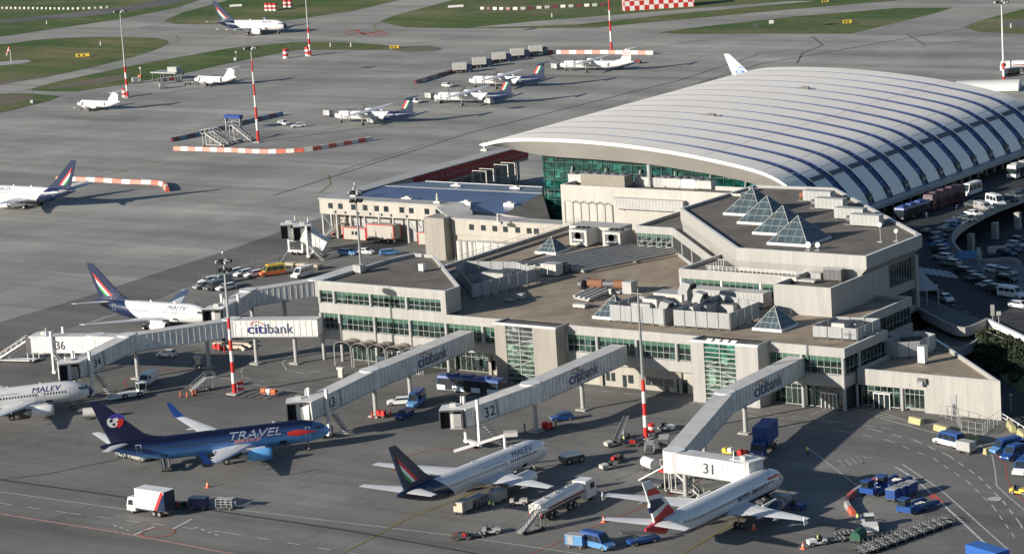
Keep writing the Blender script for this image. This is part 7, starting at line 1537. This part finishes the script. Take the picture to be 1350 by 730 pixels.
t=thing('windsock','orange and white windsock on a pole over the pale pad at the left','windsock',at(15,84)); m=MB(); m.tube((0,0,0),(0,0,6),.12,white,6,.08); m.build('pole',t); m=MB(); d=Vector((-.3,-.1,-1)).normalized()
for k in range(4): m.tube(Vector((0,0,6))+d*k*.8+Vector((-k*.2,0,0)),Vector((0,0,6))+d*(k+1)*.8+Vector((-(k+1)*.2,0,0)),.5-.08*k,orange if k%2==0 else white,8,.42-.08*k)
m.build('sock',t)
chk,n,l,b=nt('red_white_chequers'); tcn=n.new('ShaderNodeTexChecker'); tcn.inputs['Scale'].default_value=.55; tcn.inputs[1].default_value=(.5,.03,.03,1); tcn.inputs[2].default_value=(.75,.73,.7,1); v,o=objvec(n,l,(1,1,1)); ad=n.new('ShaderNodeVectorMath'); ad.inputs[1].default_value=(.01,.01,.01); l.new(v,ad.inputs[0]); l.new(ad.outputs[0],tcn.inputs['Vector']); l.new(tcn.outputs['Color'],b.inputs['Base Color'])
t=thing('chequered_hut','long low red and white chequered hut at the top edge of the infield','hut',at(868,11)); t.rotation_euler=(0,0,R(38)); m=MB(); m.box(-13.2,13.2,-3,3,0,5.4,chk); m.build('wall',t); m=MB(); m.box(-13.5,13.5,-3.3,3.3,5.4,5.7,lgrey); m.build('roof',t)
blocks('%s piece of the broken striped fence on the infield grass',[(632,13),(680,13.5),(730,11),(800,8)],17,(lgrey,rcar,wbar),.6,1.1,'pieces of the striped fence on the infield',gap=1.2,cat='fence piece',name='fence_piece')
blocks('%s piece of the low scalloped fence on the far left grass',[(-5,12),(50,12.5),(100,13),(145,11)],24,(wbar,lgrey),.6,.9,'pieces of the low fence on the far left grass',gap=1.6,cat='fence piece',name='fence_piece')
for i,(x,y,h) in enumerate(((44,136,4),(312,80,3),(186,103,3.4))):
    p=at(x,y); m=MB(); m.tube((0,0,0),(0,0,h),.1,[dgrey,grey,tan][i],6); m.cbox((0,0,h),(.8,.4,.5),[dgrey,grey,tan][i]); m.box(-1,.2,-.4,.4,0,1.0,[grey,grey,orange][i]); o=m.build('instrument_post'); o.location=p; tag(o,['dark instrument post on the corner grass at the left edge','thin instrument post on the verge above the small white tail','tan instrument post beside the long white cart'][i],'instrument post')
# ================================================================= UPPER ROAD TRAFFIC
row=[(1221,306,dkcar,'saloon'),(1241,303,gcar,'estate'),(1236,310,dkcar,'saloon'),(1234,316,bcar,'saloon'),(1236,322,lblue,'saloon'),(1239,327,gcar,'saloon'),(1241,332,dkcar,'hatch'),(1243,338,wcar,'estate'),(1253,346,beige_,'estate')]
nm1=['dark saloon at the head of the kerbside row by the hall corner','grey estate beside the head of the kerbside row','black saloon third in the kerbside row','navy saloon fourth in the kerbside row','light blue saloon fifth in the kerbside row','grey saloon sixth in the kerbside row','black hatchback seventh in the kerbside row','white estate eighth in the kerbside row','silver estate nearest the crossing, ending the kerbside row']
for (x,y,c,s),l in zip(row,nm1): V(car,'parked_car','car',l,(x,y+4),(-22,-3),z=ZD,col=c,style=s)
row=[(1267,357,dkcar,'estate'),(1279,363,gcar,'hatch'),(1285,367,grn,'estate'),(1295,371,dkcar,'saloon'),(1301,376,wcar,'saloon'),(1310,380,gcar,'estate'),(1317,385,dkcar,'saloon')]
nm2=['black estate first after the crossing','grey hatchback second after the crossing','silver green estate third after the crossing','black saloon fourth after the crossing','white saloon fifth after the crossing','grey estate sixth after the crossing','black saloon between the grey estate and the white van']
for (x,y,c,s),l in zip(row,nm2): V(car,'parked_car','car',l,(x,y+3),(-20,-3),z=ZD,col=c,style=s)
V(van,'parked_van','van','white windowed van at the lower end of the kerbside cars',(1334,392),(22,3),z=ZD,low=wcar,L=5.4,h=2.2); V(car,'parked_car','car','white estate in front of the white windowed van, cut by the right edge',(1345,406),(22,3),z=ZD,col=wcar,style='estate')
V(car,'parked_car','car','black saloon under the pointed white canopy',(1233,386),(18,8),z=ZD,col=dkcar,style='saloon'); V(car,'parked_car','car','black car with white bonnet leaving the pointed canopy',(1248,397),(18,8),z=ZD,col=wcar,style='hatch')
V(busv,'coach','coach','blue roofed coach nearest the hall corner beside the arched hall',(1203,286),(-30,10),z=ZD,low=dkcar,top=dblue,L=11); V(busv,'coach','coach','long maroon double coach parked along the arched hall',(1245,271),(-30,10),z=ZD,low=rcar,top=mat('maroon_roof',(.07,.03,.045),.5),L=14,h=3.6)
V(van,'minibus','van','white minibus behind the maroon coach by the arched hall',(1280,257),(-20,7),z=ZD,low=wcar,L=7,h=2.8); V(van,'parked_van','van','white van with windows among the cars above the curved parapet',(1313,271),(20,5),z=ZD,low=wcar,L=5.6,h=2.5); V(van,'parked_van','van','silver people carrier left of the white van above the curved parapet',(1297,277),(20,4),z=ZD,low=beige_,L=4.9,h=1.9)
V(busv,'coach','coach','white coach cut by the right edge of the photo beside the arched hall',(1352,231),(-30,9),z=ZD,low=wcar,top=lgrey,L=12,h=3.3)
row=[(1284,273,gcar),(1284,285,wcar),(1275,292,gcar),(1268,289,dkcar),(1262,296,bcar),(1253,300,bcar),(1248,305,dkcar),(1331,266,dkcar),(1338,261,gcar),(1346,257,dkcar),(1322,266,dkcar)]
nm3=['grey saloon left of the silver people carrier','white saloon below the silver people carrier near the white sign','grey saloon behind the bright white sign','black saloon in the upper row before the curved parapet','navy saloon in the curve, upper one','navy saloon in the curve, lower one','black saloon at the tightest part of the curve','black saloon right of the white van above the parapet','grey saloon near the right edge above the parapet','black saloon at the right edge above the parapet','black saloon just behind the white van above the parapet']
for (x,y,c),l in zip(row,nm3): V(car,'parked_car','car',l,(x,y),(20,3),z=ZD,col=c,style='saloon')
for i,(x,y,c) in enumerate(((1328,337,bcar),(1335,332,bcar),(1340,326,beige_),(1344,320,bcar),(1312,359,wcar),(1327,362,grn),(1328,371,dkcar))):
    low_=i<4; V(car,'parked_car','car',['navy car nearest the white notice board in the lower car park','navy car second from the notice board in the lower car park','silver car third from the notice board in the lower car park','navy car last by the edge in the lower car park','white car parked alone on the pavement right of the sign post','silver green car on the pavement beside the white one','black car lowest on the pavement right of the crossing'][i],(x,y),(20,3),z=0 if low_ else ZD+.15,col=c,style='estate')
for i,(x,y) in enumerate(((1298,268),(1222,290),(1262,280),(1302,340))): person(['person in dark clothes beside the white minibus and maroon coach','person standing by the front of the blue roofed coach','person near the door of the maroon coach','person by the double grey sign post'][i],x if i else 1268,y if i else 268,ZD+.0,i*1.3,'stand',False)
